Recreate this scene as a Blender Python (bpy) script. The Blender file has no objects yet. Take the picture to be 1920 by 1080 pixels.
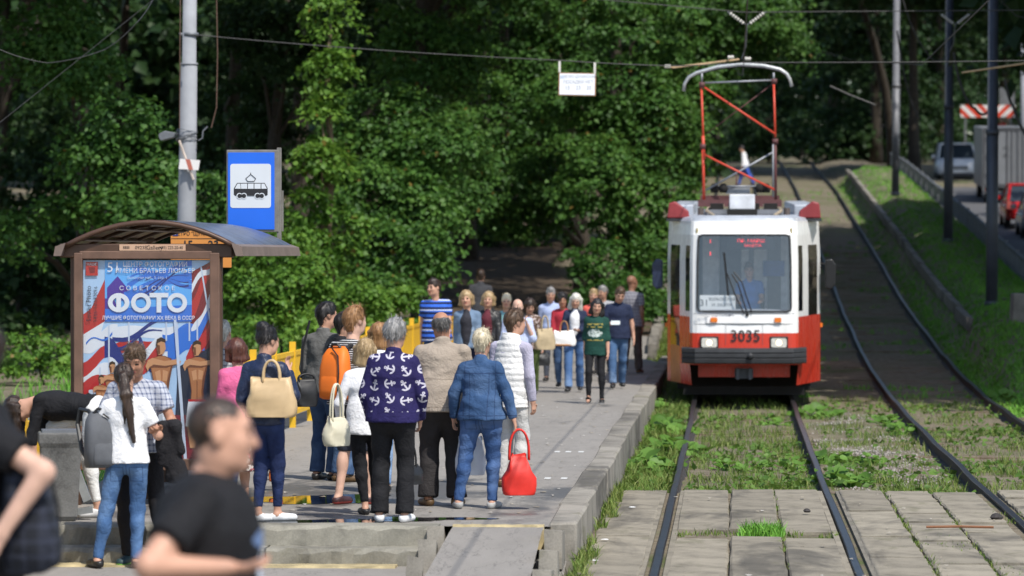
import bpy, math, random
import numpy as np
from mathutils import Vector, Matrix
R = math.radians
sc = bpy.context.scene
C = sc.collection

# ------------------------------------------------------------------ camera, sky, sun, exposure
F = 7200.0            # focal length in photo pixels (135 mm on a 36 mm sensor, 1920 px wide)
VX, VY = 1371.0, 478.0   # vanishing point of the tracks in the photo
CAMZ = 2.45
cam_d = bpy.data.cameras.new('camera'); cam = bpy.data.objects.new('camera', cam_d); C.objects.link(cam)
cam_d.sensor_width = 36; cam_d.lens = F / 1920 * 36
cam_d.clip_start = 0.5; cam_d.clip_end = 3000
cam.location = (0, 0, CAMZ)
cam.rotation_euler = (R(90) - math.atan((540 - VY) / F), 0, math.atan((VX - 960) / F))
cam_d.dof.use_dof = True; cam_d.dof.focus_distance = 36.5
cam_d.dof.aperture_fstop = 0.135 / 0.047
sc.camera = cam
w = bpy.data.worlds.new('World'); sc.world = w; w.use_nodes = True
SUN = Vector((0.40, -0.57, 1.0)).normalized()
sky = w.node_tree.nodes.new('ShaderNodeTexSky'); sky.sky_type = 'NISHITA'; sky.sun_disc = False
sky.sun_elevation = math.asin(SUN.z); sky.sun_rotation = math.atan2(SUN.x, SUN.y)
w.node_tree.links.new(sky.outputs[0], w.node_tree.nodes['Background'].inputs[0])
w.node_tree.nodes['Background'].inputs[1].default_value = 0.145
sl = bpy.data.lights.new('sun', 'SUN'); sl.energy = 3.95; sl.angle = R(0.5); sl.color = (1, 0.95, 0.87)
so = bpy.data.objects.new('sun', sl); C.objects.link(so); so.rotation_euler = SUN.to_track_quat('Z', 'Y').to_euler()
sc.view_settings.view_transform = 'Standard'; sc.view_settings.look = 'None'
sc.view_settings.gamma = 1; sc.view_settings.exposure = 0.33
try: sc.cycles.max_bounces = 6; sc.cycles.transparent_max_bounces = 6; sc.cycles.use_denoising = True
except Exception: pass

# ------------------------------------------------------------------ helpers
def X_at(px, Y): return (px - VX) / F * Y
def Z_at(py, Y): return CAMZ - (py - VY) / F * Y
def at(px, py, Y): return Vector((X_at(px, Y), Y, Z_at(py, Y)))
PLAT = 0.28
def plat_Y(py, plane=PLAT): return (CAMZ - plane) * F / (py - VY)

_prof = np.array([(-60, 0), (40, 0), (56, 0.02), (63, .07), (70, .2), (78, .45), (92, 1.12), (104, 1.88), (112, 2.42), (140, 4.12), (158, 5.2), (202, 7.3), (260, 9.2), (400, 12), (900, 18)])
def zt(Y): return np.interp(Y, _prof[:, 0], _prof[:, 1])
def zl(Y): return zt(np.asarray(Y) - 5) - .1

class E:
    """tiny expression wrapper over math nodes"""
    def __init__(s, nt, sock): s.nt, s.s = nt, sock
    def _op(s, op, *o):
        n = s.nt.nodes.new('ShaderNodeMath'); n.operation = op
        for i, v in enumerate((s,) + o):
            if isinstance(v, E): s.nt.links.new(v.s, n.inputs[i])
            else: n.inputs[i].default_value = v
        return E(s.nt, n.outputs[0])
    def __add__(s, o): return s._op('ADD', o)
    def __sub__(s, o): return s._op('SUBTRACT', o)
    def __mul__(s, o): return s._op('MULTIPLY', o)
    def __truediv__(s, o): return s._op('DIVIDE', o)
    def __lt__(s, o): return s._op('LESS_THAN', o)
    def __gt__(s, o): return s._op('GREATER_THAN', o)
    def abs(s): return s._op('ABSOLUTE')
    def mod(s, o): return s._op('FLOORED_MODULO', o)
    def floor(s): return s._op('FLOOR')
    def sin(s): return s._op('SINE')
    def cos(s): return s._op('COSINE')
    def sqrt(s): return s._op('SQRT')
    def max(s, o): return s._op('MAXIMUM', o)
    def min(s, o): return s._op('MINIMUM', o)

class MT:
    """material builder"""
    def __init__(s, name, rough=.7, metallic=0., spec=.5):
        s.m = bpy.data.materials.new(name); s.m.use_nodes = True
        s.nt = s.m.node_tree; s.b = s.nt.nodes['Principled BSDF']
        s.b.inputs['Roughness'].default_value = rough; s.b.inputs['Metallic'].default_value = metallic
        s.b.inputs['Specular IOR Level'].default_value = spec
        tc = s.nt.nodes.new('ShaderNodeTexCoord'); s.co = tc.outputs['Object']
    def xyz(s):
        n = s.nt.nodes.new('ShaderNodeSeparateXYZ'); s.nt.links.new(s.co, n.inputs[0])
        return [E(s.nt, o) for o in n.outputs]
    def noise(s, scale, detail=4, rough=.6, stretch=(1, 1, 1), dist=0.):
        mp = s.nt.nodes.new('ShaderNodeMapping'); mp.inputs['Scale'].default_value = stretch
        s.nt.links.new(s.co, mp.inputs[0])
        n = s.nt.nodes.new('ShaderNodeTexNoise'); n.inputs['Scale'].default_value = scale
        n.inputs['Detail'].default_value = detail; n.inputs['Roughness'].default_value = rough
        n.inputs['Distortion'].default_value = dist
        s.nt.links.new(mp.outputs[0], n.inputs['Vector'])
        return E(s.nt, n.outputs['Fac'])
    def ramp(s, fac, stops):
        n = s.nt.nodes.new('ShaderNodeValToRGB'); el = n.color_ramp.elements
        while len(el) < len(stops): el.new(.5)
        for e, (p, c) in zip(el, stops):
            e.position = p; e.color = (*c, 1) if not isinstance(c, float) else (c, c, c, 1)
        s.nt.links.new(fac.s, n.inputs[0]); return n.outputs[0]
    def mix(s, fac, a, b, mode='MIX'):
        n = s.nt.nodes.new('ShaderNodeMix'); n.data_type = 'RGBA'; n.blend_type = mode
        for i, v in ((0, fac), (6, a), (7, b)):
            if isinstance(v, E): s.nt.links.new(v.s, n.inputs[i])
            elif isinstance(v, (int, float)): n.inputs[i].default_value = v
            elif isinstance(v, tuple): n.inputs[i].default_value = (*v, 1)
            else: s.nt.links.new(v, n.inputs[i])
        return n.outputs[2]
    def color(s, c):
        if isinstance(c, tuple): s.b.inputs['Base Color'].default_value = (*c, 1)
        else: s.nt.links.new(c, s.b.inputs['Base Color'])
        return s
    def rough(s, r): s.nt.links.new(r.s if isinstance(r, E) else r, s.b.inputs['Roughness']); return s
    def bump(s, h, strength=.3, dist=.01):
        n = s.nt.nodes.new('ShaderNodeBump'); n.inputs['Strength'].default_value = strength; n.inputs['Distance'].default_value = dist
        s.nt.links.new(h.s, n.inputs['Height']); s.nt.links.new(n.outputs[0], s.b.inputs['Normal']); return s

_mc = {}
def sh(c, f): return tuple(min(1, x * f) for x in c)
def plain(name, c, rough=.6, metallic=0., var=.18, scale=8, spec=.5, bump=0.):
    if name in _mc: return _mc[name]
    t = MT(name, rough, metallic, spec)
    n = t.noise(scale, 5)
    t.color(t.ramp(n, [(.3, sh(c, 1 - var)), (.7, sh(c, 1 + var))]))
    if bump: t.bump(t.noise(scale * 8, 3), bump, .005)
    _mc[name] = t.m; return t.m
def glow(name, c, strength):
    if name in _mc: return _mc[name]
    t = MT(name); t.color(c); t.b.inputs['Emission Color'].default_value = (*c, 1); t.b.inputs['Emission Strength'].default_value = strength
    _mc[name] = t.m; return t.m

def tag(o, label=None, cat=None, group=None, kind=None):
    if label: o['label'] = label
    if cat: o['category'] = cat
    if group: o['group'] = group
    if kind: o['kind'] = kind
    return o
def empty(name, loc=(0, 0, 0), rz=0, parent=None):
    o = bpy.data.objects.new(name, None); C.objects.link(o); o.location = loc; o.rotation_euler = (0, 0, rz)
    o.empty_display_size = .1
    if parent: o.parent = parent
    return o
def link(name, me, mats, parent=None, smooth=False):
    if not isinstance(mats, (list, tuple)): mats = [mats]
    if not len(me.materials):
        for m in mats: me.materials.append(m)
    if smooth: me.polygons.foreach_set('use_smooth', [True] * len(me.polygons))
    o = bpy.data.objects.new(name, me); C.objects.link(o)
    if parent: o.parent = parent
    return o
def np_mesh(name, V, Fc, midx=None):
    """V (n,3), Fc (m,k) uniform polygons"""
    me = bpy.data.meshes.new(name); V = np.ascontiguousarray(V, np.float32); Fc = np.ascontiguousarray(Fc, np.int32)
    me.vertices.add(len(V)); me.vertices.foreach_set('co', V.ravel())
    m, k = Fc.shape
    me.loops.add(m * k); me.loops.foreach_set('vertex_index', Fc.ravel())
    me.polygons.add(m); me.polygons.foreach_set('loop_start', np.arange(0, m * k, k, dtype=np.int32))
    if midx is not None: me.polygons.foreach_set('material_index', np.asarray(midx, np.int32))
    me.update(calc_edges=True); return me

class MB:
    def __init__(s): s.v = []; s.f = []; s.mi = []; s.cur = 0
    def add(s, vs, fs, M=None):
        b = len(s.v)
        s.v += [tuple(M @ Vector(v)) if M else tuple(v) for v in vs]
        s.f += [tuple(i + b for i in f) for f in fs]; s.mi += [s.cur] * len(fs); return s
    def box(s, c, d, rot=None):
        x, y, z = d[0] / 2, d[1] / 2, d[2] / 2
        M = Matrix.Translation(c)
        if rot: M = M @ Matrix.Rotation(rot[2], 4, 'Z') @ Matrix.Rotation(rot[1], 4, 'Y') @ Matrix.Rotation(rot[0], 4, 'X')
        return s.add([(-x, -y, -z), (x, -y, -z), (x, y, -z), (-x, y, -z), (-x, -y, z), (x, -y, z), (x, y, z), (-x, y, z)],
                     [(3, 2, 1, 0), (4, 5, 6, 7), (0, 1, 5, 4), (1, 2, 6, 5), (2, 3, 7, 6), (3, 0, 4, 7)], M)
    def rings(s, rs, close=True, caps=True):
        n = len(rs[0]); b = len(s.v)
        for r in rs: s.v += [tuple(p) for p in r]
        for i in range(len(rs) - 1):
            for j in range(n if close else n - 1):
                k = (j + 1) % n
                s.f.append((b + i * n + j, b + i * n + k, b + (i + 1) * n + k, b + (i + 1) * n + j)); s.mi.append(s.cur)
        if caps:
            s.f.append(tuple(b + j for j in reversed(range(n)))); s.mi.append(s.cur)
            s.f.append(tuple(b + (len(rs) - 1) * n + j for j in range(n))); s.mi.append(s.cur)
        return s
    def tube(s, pts, r, n=8):
        pts = [Vector(p) for p in pts]; rs = []
        rr = r if isinstance(r, (list, tuple)) else [r] * len(pts)
        up = None
        for i, p in enumerate(pts):
            d = (pts[min(i + 1, len(pts) - 1)] - pts[max(i - 1, 0)])
            d = d.normalized() if d.length > 1e-9 else Vector((0, 0, 1))
            if up is None: up = d.orthogonal().normalized()
            u = (up - d * up.dot(d)); u = u.normalized() if u.length > 1e-6 else d.orthogonal().normalized()
            up = u; v = d.cross(u)
            rs.append([p + (u * math.cos(2 * math.pi * j / n) + v * math.sin(2 * math.pi * j / n)) * rr[i] for j in range(n)])
        return s.rings(rs)
    def prism(s, poly, d, M=None):
        """poly in XZ plane, extruded by d along +Y"""
        n = len(poly)
        vs = [(x, 0, z) for x, z in poly] + [(x, d, z) for x, z in poly]
        fs = [tuple(range(n)), tuple(reversed(range(n, 2 * n)))] + [((j + 1) % n, j, n + j, n + (j + 1) % n) for j in range(n)]
        return s.add(vs, fs, M)
    def build(s, name, mats, parent=None, smooth=False, bevel=0, loc=None):
        me = bpy.data.meshes.new(name); me.from_pydata(s.v, [], s.f)
        me.polygons.foreach_set('material_index', s.mi); me.update()
        o = link(name, me, mats, parent, smooth)
        if bevel:
            md = o.modifiers.new('bevel', 'BEVEL'); md.width = bevel; md.segments = 2; md.limit_method = 'ANGLE'
        if loc: o.location = loc
        return o

def text(name, s, loc, size, mat, parent=None, align='CENTER', sx=1., rot=(R(90), 0, 0), bold=0., ext=.0006):
    cu = bpy.data.curves.new(name, 'FONT'); cu.body = s; cu.size = size; cu.align_x = align; cu.align_y = 'CENTER'
    cu.extrude = ext; cu.offset = bold; cu.resolution_u = 2
    tmp = bpy.data.objects.new(name, cu); C.objects.link(tmp)
    me = bpy.data.meshes.new_from_object(tmp); bpy.data.objects.remove(tmp); bpy.data.curves.remove(cu); me.materials.clear(); me.materials.append(mat)
    o = bpy.data.objects.new(name, me); C.objects.link(o); o.location = loc; o.rotation_euler = rot; o.scale = (sx, 1, 1)
    if parent: o.parent = parent
    return o
# ------------------------------------------------------------------ ground materials
def mat_ground():
    t = MT('soil_grass', .95, spec=.1)
    a = t.noise(.5, 5); b = t.noise(9, 6); c = t.noise(60, 2)
    soil = t.ramp(b, [(.3, (.10, .085, .06)), (.55, (.20, .17, .125)), (.75, (.27, .24, .19))])
    grs = t.ramp(c, [(.3, (.04, .075, .012)), (.7, (.08, .13, .025))])
    t.color(t.mix(((a * .6 + b * .4 - .50) * 6).max(0.).min(.8), soil, grs)); t.bump(t.noise(40, 4), .6, .03); return t.m
def mat_asphalt(name, c, stains=False):
    t = MT(name, .9, spec=.25)
    a = t.noise(.6, 5, stretch=(1, .25, 1)); b = t.noise(140, 2); d = t.noise(5, 5, stretch=(1, .3, 1))
    col = t.ramp(a * .5 + d * .5, [(.3, sh(c, .78)), (.5, c), (.72, sh(c, 1.15))])
    col = t.mix(.35, col, t.ramp(b, [(.3, sh(c, .55)), (.7, sh(c, 1.35))]))
    if stains:   # damp patches round the puddles near the steps
        x, y, z = t.xyz()
        n = t.noise(1.1, 5, .65, (1.2, .5, 1))
        near = ((y - 34.2).abs() * -.20 + 1.0).max(0.) * ((x + 3.6).abs() * -.28 + 1.15).max(0.).min(1.)
        wet = ((n - .60) * 9. + near * 1.9).max(0.).min(1.)
        cr = t.noise(1.7, 6, .7, (1, .35, 1)); crack = ((cr - .5).abs() < .0045)
        col = t.mix(wet * .62, col, (.035, .035, .036)); col = t.mix(crack * .38, col, (.03, .03, .03))
        t.rough((wet * -.5) + .9)
    t.color(col); t.bump(b, .25, .004); return t.m
M_ground = mat_ground()
M_plat = mat_asphalt('platform_asphalt', (.255, .238, .215), True)
M_road = mat_asphalt('road_asphalt', (.17, .17, .17))
def mat_concrete(name, c, streak=(1, .8, 1)):
    t = MT(name, .9, spec=.2)
    a = t.noise(2.2, 6, .65, streak); b = t.noise(70, 3); g = t.noise(7, 5)
    oi = t.nt.nodes.new('ShaderNodeObjectInfo'); rnd = E(t.nt, oi.outputs['Random'])
    col = t.ramp(a, [(.32, sh(c, .28)), (.43, sh(c, .72)), (.54, c), (.8, sh(c, 1.3))])
    col = t.mix(.3, col, t.ramp(b, [(.3, sh(c, .6)), (.7, sh(c, 1.3))]))
    gp = t.nt.nodes.new('ShaderNodeNewGeometry'); old = t.co; t.co = gp.outputs['Position']
    oil = t.noise(.75, 5, .65, (1.3, .35, 1), .6); moss = t.noise(1.9, 5, .7, (1, .5, 1)); t.co = old
    col = t.mix(((oil - .53) * 6.).max(0.).min(.62), col, (.055, .052, .048)); col = t.mix(((moss - .58) * 7.).max(0.).min(.5), col, (.13, .125, .075))
    n = t.nt.nodes.new('ShaderNodeHueSaturation'); t.nt.links.new(col, n.inputs['Color']); t.nt.links.new((rnd * .28 + .84).s, n.inputs['Value'])
    t.color(n.outputs[0]); t.bump(g * .7 + b * .3, .5, .01); return t.m
M_conc = mat_concrete('slab_concrete', (.275, .245, .19))
M_kerb = mat_concrete('kerb_concrete', (.26, .24, .205), (1, 1, 1))
M_step = mat_concrete('step_stone', (.28, .265, .22), (1, 1, 1))
M_rail = plain('rail_steel', (.10, .095, .10), .32, .85, .3, 3)
M_railside = plain('rail_rust', (.035, .03, .028), .8, 0, .3, 6)
M_ballast = None

# ------------------------------------------------------------------ terrain
def smooth01(t): t = np.clip(t, 0, 1); return t * t * (3 - 2 * t)
def ground_z(x, y):
    z = zt(y) - .15
    L = x < -1.3
    zleft = np.where(x < -6.0, np.maximum(zl(y), .2) * np.clip((y - 26) / 8, 0, 1) - .02, zl(y) - .12)
    z = np.where(L, zleft, z)
    bank = np.interp(x, [4.4, 4.75, 4.95, 5.6, 6.9, 7.2, 7.5, 15, 18, 60], [0, .12, .58, .85, .75, .4, -.25, -.25, .2, 3])
    fade = smooth01((y - 58) / 22) * (1 - .8 * smooth01((y - 160) / 14))
    z = np.where(x > 4.4, z + bank * fade + .1 * smooth01((x - 4.4) / 1.5), z)
    z = np.where(x < -12, z + (-12 - x) * .05 * smooth01((y - 60) / 40), z)
    return z
xs = np.unique(np.concatenate([np.linspace(-250, -20, 14), np.linspace(-20, 20, 161), np.linspace(20, 250, 14), [-1.31, -1.29, 4.75, 4.95]]))
ys = np.unique(np.concatenate([np.linspace(-60, 24, 12), np.linspace(24, 130, 160), np.linspace(130, 260, 60), np.linspace(260, 900, 14)]))
gx, gy = np.meshgrid(xs, ys); gz = ground_z(gx, gy)
rg = np.random.default_rng(5); gz = gz + rg.normal(0, .012, gz.shape) * (np.abs(gx) < 15)
nx, ny = len(xs), len(ys)
ii = np.arange(nx * ny).reshape(ny, nx)
Q = np.stack([ii[:-1, :-1], ii[:-1, 1:], ii[1:, 1:], ii[1:, :-1]], -1).reshape(-1, 4)
o = link('ground', np_mesh('ground', np.stack([gx, gy, gz], -1).reshape(-1, 3), Q), M_ground, smooth=True); tag(o, kind='structure')

def strip(name, xy_list, mat, thick=.0, zf=None, parent=None, kind='structure'):
    """sheet made of rows (y, x0, x1, z)"""
    b = MB()
    for (y, x0, x1, z) in xy_list: b.v += [(x0, y, z), (x1, y, z)]
    for i in range(len(xy_list) - 1):
        b.f.append((2 * i, 2 * i + 1, 2 * i + 3, 2 * i + 2)); b.mi.append(0)
    o = b.build(name, mat, parent)
    if kind and not parent: tag(o, kind=kind)
    return o
# lower pavement in front of the steps, and the raised pavement the passers-by walk on close to the camera
strip('pavement', [(16.2, -40, -1.27, .0), (29, -40, -1.27, .0), (32, -40, -1.35, .0)], M_plat)
b = MB(); b.box((-6, 12.2, .06), (60, 8.4, .3)); o = b.build('sidewalk', M_plat, bevel=.02); tag(o, kind='structure')
strip('road', [(16.2, -1.27, 60, -.02), (27.5, -1.27, 60, -.02)], M_road)
# platform and the path it runs into
pl = MB()
rows = []
for y in np.concatenate([np.linspace(30.62, 72, 30), np.linspace(73.5, 87, 8)]):
    if y < 79: x0, x1 = -6.05, -1.44
    else:
        k = min(1, (y - 79) / 40); x0, x1 = -6.05 - 3.0 * k, -1.75 - 3.4 * smooth01((y - 90) / 25)
    z = max(PLAT, float(zl(y)) + .07)
    rows.append((y, x0, x1, z))
platform = strip('platform', rows, M_plat)
strip('woodland_path', [(y, -6.6 - 3.2 * min(1, (y - 87) / 40), -1.75 - 3.6 * float(smooth01((y - 90) / 25)), float(zl(y)) + .05) for y in np.linspace(86.6, 190, 50)], mat_asphalt('dirt_path', (.085, .062, .043)))
strip('slab_bed', [(y, -1.24, 6.3, -.045) for y in (26, 33, 40.25)], M_ground)
# left riser of the platform body under the steps
# path along the fence on the far side
strip('side_path', [(y, -10.5, -8.3, max(.2, float(zl(y))) + .03) for y in np.linspace(34, 72, 12)], M_plat)

# kerb stones along the platform edge, each its own block
random.seed(3)
def jblock(l, wdt, h, j=.008):
    b = MB(); b.box((0, 0, 0), (wdt, l, h)); b.v = [(x + random.uniform(-j, j), y + random.uniform(-j, j), z + random.uniform(-j, j)) for x, y, z in b.v]; return b
y = 30.7; k = 0
protos = []
for q in range(4):
    b = jblock(1, 1, 1, .0); me = bpy.data.meshes.new('kerb_stone'); b2 = jblock(2.46, .24, .52, .012); me.from_pydata(b2.v, [], b2.f); me.materials.append(M_kerb); protos.append(me)
while y < 80:
    o = bpy.data.objects.new('kerb_stone', protos[k % 4]); C.objects.link(o); o.parent = platform
    zz = max(PLAT, float(zl(y + 1.25)) + .07)
    o.location = (-1.355 + random.uniform(-.012, .012), y + 1.25, zz - .26 + .025 + random.uniform(-.008, .008)); o.rotation_euler = (0, random.uniform(-.012, .012), random.uniform(-.004, .004))
    md = o.modifiers.new('bevel', 'BEVEL'); md.width = .018; md.segments = 1
    y += 2.5; k += 1
# thin far kerb beside the path
y = 81.0
pr = jblock(2.9, .18, .4, .015); mef = bpy.data.meshes.new('kerb_stone'); mef.from_pydata(pr.v, [], pr.f); mef.materials.append(M_kerb)
while y < 118:
    o = bpy.data.objects.new('kerb_stone', mef); C.objects.link(o); o.parent = platform
    o.location = (-1.70 + random.uniform(-.03, .03), y + 1.5, float(zl(y + 1.5)) + .1); o.rotation_euler = (R(3), 0, R(.9)); y += 3
# steps at the near end, ramp and its cheek stones
steps = empty('platform_steps', (-4, 30.6, 0)); tag(steps, kind='structure')
def stepstone(x0, x1, y0, y1, z0, z1, nm='step_stone', mat=M_step, seed=0):
    rr = random.Random(seed); nX = 14
    b = MB(); rs = []
    for i in range(nX + 1):
        x = x0 + (x1 - x0) * i / nX; e = lambda a: rr.uniform(-a, a)
        rs.append([(x, y0 + e(.012), z0), (x, y0 + e(.014), z1 - .03 + e(.015)), (x, y0 + .025 + e(.014), z1 + e(.006)), (x, y1, z1 + e(.003)), (x, y1, z0)])
    b.rings(rs); o = b.build(nm, mat, None); o.parent = steps; o.matrix_parent_inverse = Matrix.Translation((4, -30.6, 0)); return o
xs_ = [-6.1, -4.83, -3.97, -2.32]
for i in range(3):
    stepstone(xs_[i] + .012, xs_[i + 1] - .012, 30.42, 30.80, .135, PLAT + .012, seed=i)
    stepstone(xs_[i] + .3 + .01, min(xs_[i + 1] + .3, -2.45) - .01, 30.10, 30.5, .0, .135, seed=i + 9)
M_yel = plain('faded_yellow_edge', (.38, .31, .17), .9, 0, .4, 5)
for k, (x0, x1) in enumerate([(-6, -4.3), (-4.29, -2.62)]): stepstone(x0, x1, 29.86, 30.12, -.05, .016, 'edge_strip', M_yel, k + 30)
strip('ramp', [(30.75, -2.22, -1.49, PLAT + .006), (30.2, -2.22, -1.49, .262), (28.2, -2.25, -1.47, .09), (26.8, -2.25, -1.47, .004)], M_plat)
stepstone(-2.22, -1.49, 30.55, 30.66, .1, PLAT + .014, 'edge_strip', M_yel, 41)
for k, (yy, zz) in enumerate([(30.38, .15), (29.75, .07), (28.7, .02)]):
    o = jblock(.62 if k else .5, .13, .28, .015).build('cheek_stone', M_kerb, steps); o.matrix_parent_inverse = Matrix.Translation((4, -30.6, 0)); o.location = (-2.33 - .02 * k, yy, zz); o.rotation_euler = (R(-9), R(4 * (k - 1)), R(3))
for k, (yy, zz) in enumerate([(30.1, .13), (29.2, .05), (28.2, -.02), (27.2, -.09)]):
    o = jblock(.9, .14, .3, .012).build('cheek_stone', M_kerb, steps); o.matrix_parent_inverse = Matrix.Translation((4, -30.6, 0)); o.location = (-1.385, yy, zz); o.rotation_euler = (R(-5), 0, R(1.5))

# puddles and road paint on the platform
def mat_water():
    t = MT('puddle_water', .02, spec=.5); t.color((.012, .012, .013)); t.b.inputs['IOR'].default_value = 1.5
    return t.m
M_water = mat_water()
def puddle(cx, cy, rx, ry, seed, label):
    rr = random.Random(seed); b = MB(); n = 40; ph = [rr.uniform(0, 6) for _ in range(4)]
    ring = []
    for i in range(n):
        a = 2 * math.pi * i / n; k = 1 + .22 * math.sin(2 * a + ph[0]) + .16 * math.sin(3 * a + ph[1]) + .1 * math.sin(5 * a + ph[2]) + .06 * math.sin(9 * a + ph[3])
        ring.append((cx + rx * k * math.cos(a), cy + ry * k * math.sin(a), PLAT + .004))
    b.v = ring; b.f = [tuple(range(n))]; b.mi = [0]
    o = b.build('puddle', M_water); tag(o, label, 'puddle', 'rain puddles on the platform')
puddle(X_at(590, 33.8), 33.9, .52, .75, 1, 'rain puddle mirroring the yellow fence behind the tan tote bag')
puddle(X_at(620, 31.05), 31.12, .75, .2, 2, 'narrow rain puddle along the top step near white slip-ons')
puddle(X_at(800, 31.4), 31.45, .42, .22, 4, 'dark shallow puddle between anchor sweater woman and ramp')
M_wline = plain('worn_white_paint', (.55, .55, .53), .85, 0, .3, 30)
for k, (px, py) in enumerate([(1000, 898), (1027, 898), (1058, 898), (1045, 848), (1066, 848), (1090, 848)]):
    yy = plat_Y(py); b = MB(); b.box((0, 0, 0), (.06, .25, .002)); o = b.build('paint_mark', M_wline, platform); o.location = (X_at(px, yy), yy, PLAT + .004)

# ------------------------------------------------------------------ tracks
def rail_profile(x):
    return [(x - .075, -.17), (x - .075, -.15), (x - .012, -.13), (x - .012, -.045), (x - .035, -.03), (x - .036, -.006), (x - .028, 0), (x + .028, 0), (x + .036, -.006), (x + .035, -.03), (x + .012, -.045), (x + .012, -.13), (x + .075, -.15), (x + .075, -.17)]
rail_ys = np.concatenate([np.linspace(20, 60, 30), np.linspace(62, 130, 60), np.linspace(133, 300, 50)])
def build_rail(x, nm, parent, seed):
    rr = np.random.default_rng(seed); b = MB(); wob = np.cumsum(rr.normal(0, .004, len(rail_ys))); wob -= np.linspace(wob[0], wob[-1], len(wob))
    rs = []
    for i, y in enumerate(rail_ys):
        dz = float(zt(y)) + .012 * math.sin(y * .8 + seed)* (1 if y > 42 else .2)
        rs.append([(px + wob[i], y, pz + dz) for px, pz in rail_profile(x)])
    b.rings(rs)
    # head faces polished, flanks rusty
    n = 14
    for i, f in enumerate(b.f[:-2]): b.mi[i] = 0 if (i % n) in (5, 6, 7) else 1
    return b.build(nm, [M_rail, M_railside], parent)
TRK = []
for nm, xc in (('near', .21), ('far', 3.45)):
    t = empty('tram_track', (0, 0, 0)); tag(t, kind='structure'); TRK.append(t)
    for k, s in enumerate((-.8, .8)): build_rail(xc + s, 'rail', t, k + int(xc * 10))
    # weathered timber sleepers showing through the ballast
    bsl = MB(); bsl.box((0, 0, 0), (2.5, .24, .12)); me = bpy.data.meshes.new('sleeper'); me.from_pydata(bsl.v, [], bsl.f)
    me.materials.append(plain('sleeper_wood', (.16, .12, .08), .95, 0, .35, 6))
    y = 41.2
    while y < (62 if nm == 'near' else 118):
        o = bpy.data.objects.new('sleeper', me); C.objects.link(o); o.parent = t
        o.location = (xc + random.uniform(-.03, .03), y, float(zt(y)) - .212 + random.uniform(-.02, .012)); o.rotation_euler = (0, random.uniform(-.01, .01), random.uniform(-.015, .015)); y += .68
# concrete crossing slabs, laid between and beside the rails
cross = empty('slab_crossing', (0, 30, 0)); tag(cross, kind='structure')
cols = [(-1.20, -.70, 1), (-.50, -.02, 0), (-.01, .44, 0), (.45, .91, 0), (1.11, 1.58, 1), (1.60, 2.06, 2), (2.08, 2.54, 2), (2.76, 3.2, 2), (3.22, 3.66, 2), (3.68, 4.14, 2), (4.36, 5.2, 2), (5.22, 6.1, 2)]
rs_ = random.Random(8)
lens = {}
for ci, (x0, x1, kind) in enumerate(cols):
    y = 26.0; ends = [26, 28.9, 33.55, 40.35] if kind == 0 else ([26, 29.2, 31.3, 33.6, 37, 40.3] if kind == 1 else [26 + 1.18 * i + rs_.uniform(-.12, .12) for i in range(13)])
    if kind == 2: ends[-1] = 40.3 + rs_.uniform(-.4, .2)
    for a, c in zip(ends, ends[1:]):
        y0, y1 = a, c
        if kind == 0 and c == 40.35: y0 = 34.3
        L = y1 - y0 - .035; W = x1 - x0
        n = 8; b = MB(); rr = []
        for i in range(n + 1):
            yy = -L / 2 + L * i / n; e = lambda q: rs_.uniform(-q, q)
            rr.append([(-W / 2 + e(.008), yy, -.14), (-W / 2 + .004 + e(.008), yy, -.012 + e(.006)), (-W / 2 + .02 + e(.006), yy, e(.003)), (W / 2 - .02 + e(.006), yy, e(.003)), (W / 2 - .004 + e(.008), yy, -.012 + e(.006)), (W / 2 + e(.008), yy, -.14)])
        b.rings(rr); o = b.build('slab', M_conc, cross); o.matrix_parent_inverse = Matrix.Translation((0, -30, 0))
        o.location = ((x0 + x1) / 2, (y0 + y1) / 2, -.006 + rs_.uniform(-.012, .008)); o.rotation_euler = (rs_.uniform(-.004, .004), rs_.uniform(-.012, .012), rs_.uniform(-.004, .004))
# rail-side concrete edge beams in the crossing
for x in (-.59 - .105, -.59 + .09, 1.01 - .09, 1.01 + .1):
    b = MB(); b.box((0, 0, 0), (.05, 14, .12)); o = b.build('edge_beam', M_conc, cross); o.matrix_parent_inverse = Matrix.Translation((0, -30, 0)); o.location = (x, 33.2, -.075)

# lawn kerb on the right, long low concrete line
lk = empty('lawn_kerb', (4.9, 79, 1)); tag(lk, 'low concrete kerb line dividing track side grass from lawn', 'kerb')
y = 79.5; km = jblock(3.9, .14, .26, .02); kme = bpy.data.meshes.new('kerb_piece'); kme.from_pydata(km.v, [], km.f); kme.materials.append(M_kerb)
while y < 162:
    o = bpy.data.objects.new('kerb_piece', kme); C.objects.link(o); o.parent = lk; o.matrix_parent_inverse = Matrix.Translation((-4.9, -79, -1))
    o.location = (4.93 + random.uniform(-.02, .02), y + 2, float(zt(y + 2)) + .50 + random.uniform(-.02, .02)); o.rotation_euler = (math.atan2(float(zt(y + 4) - zt(y)), 4) , 0, 0); y += 4
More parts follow.
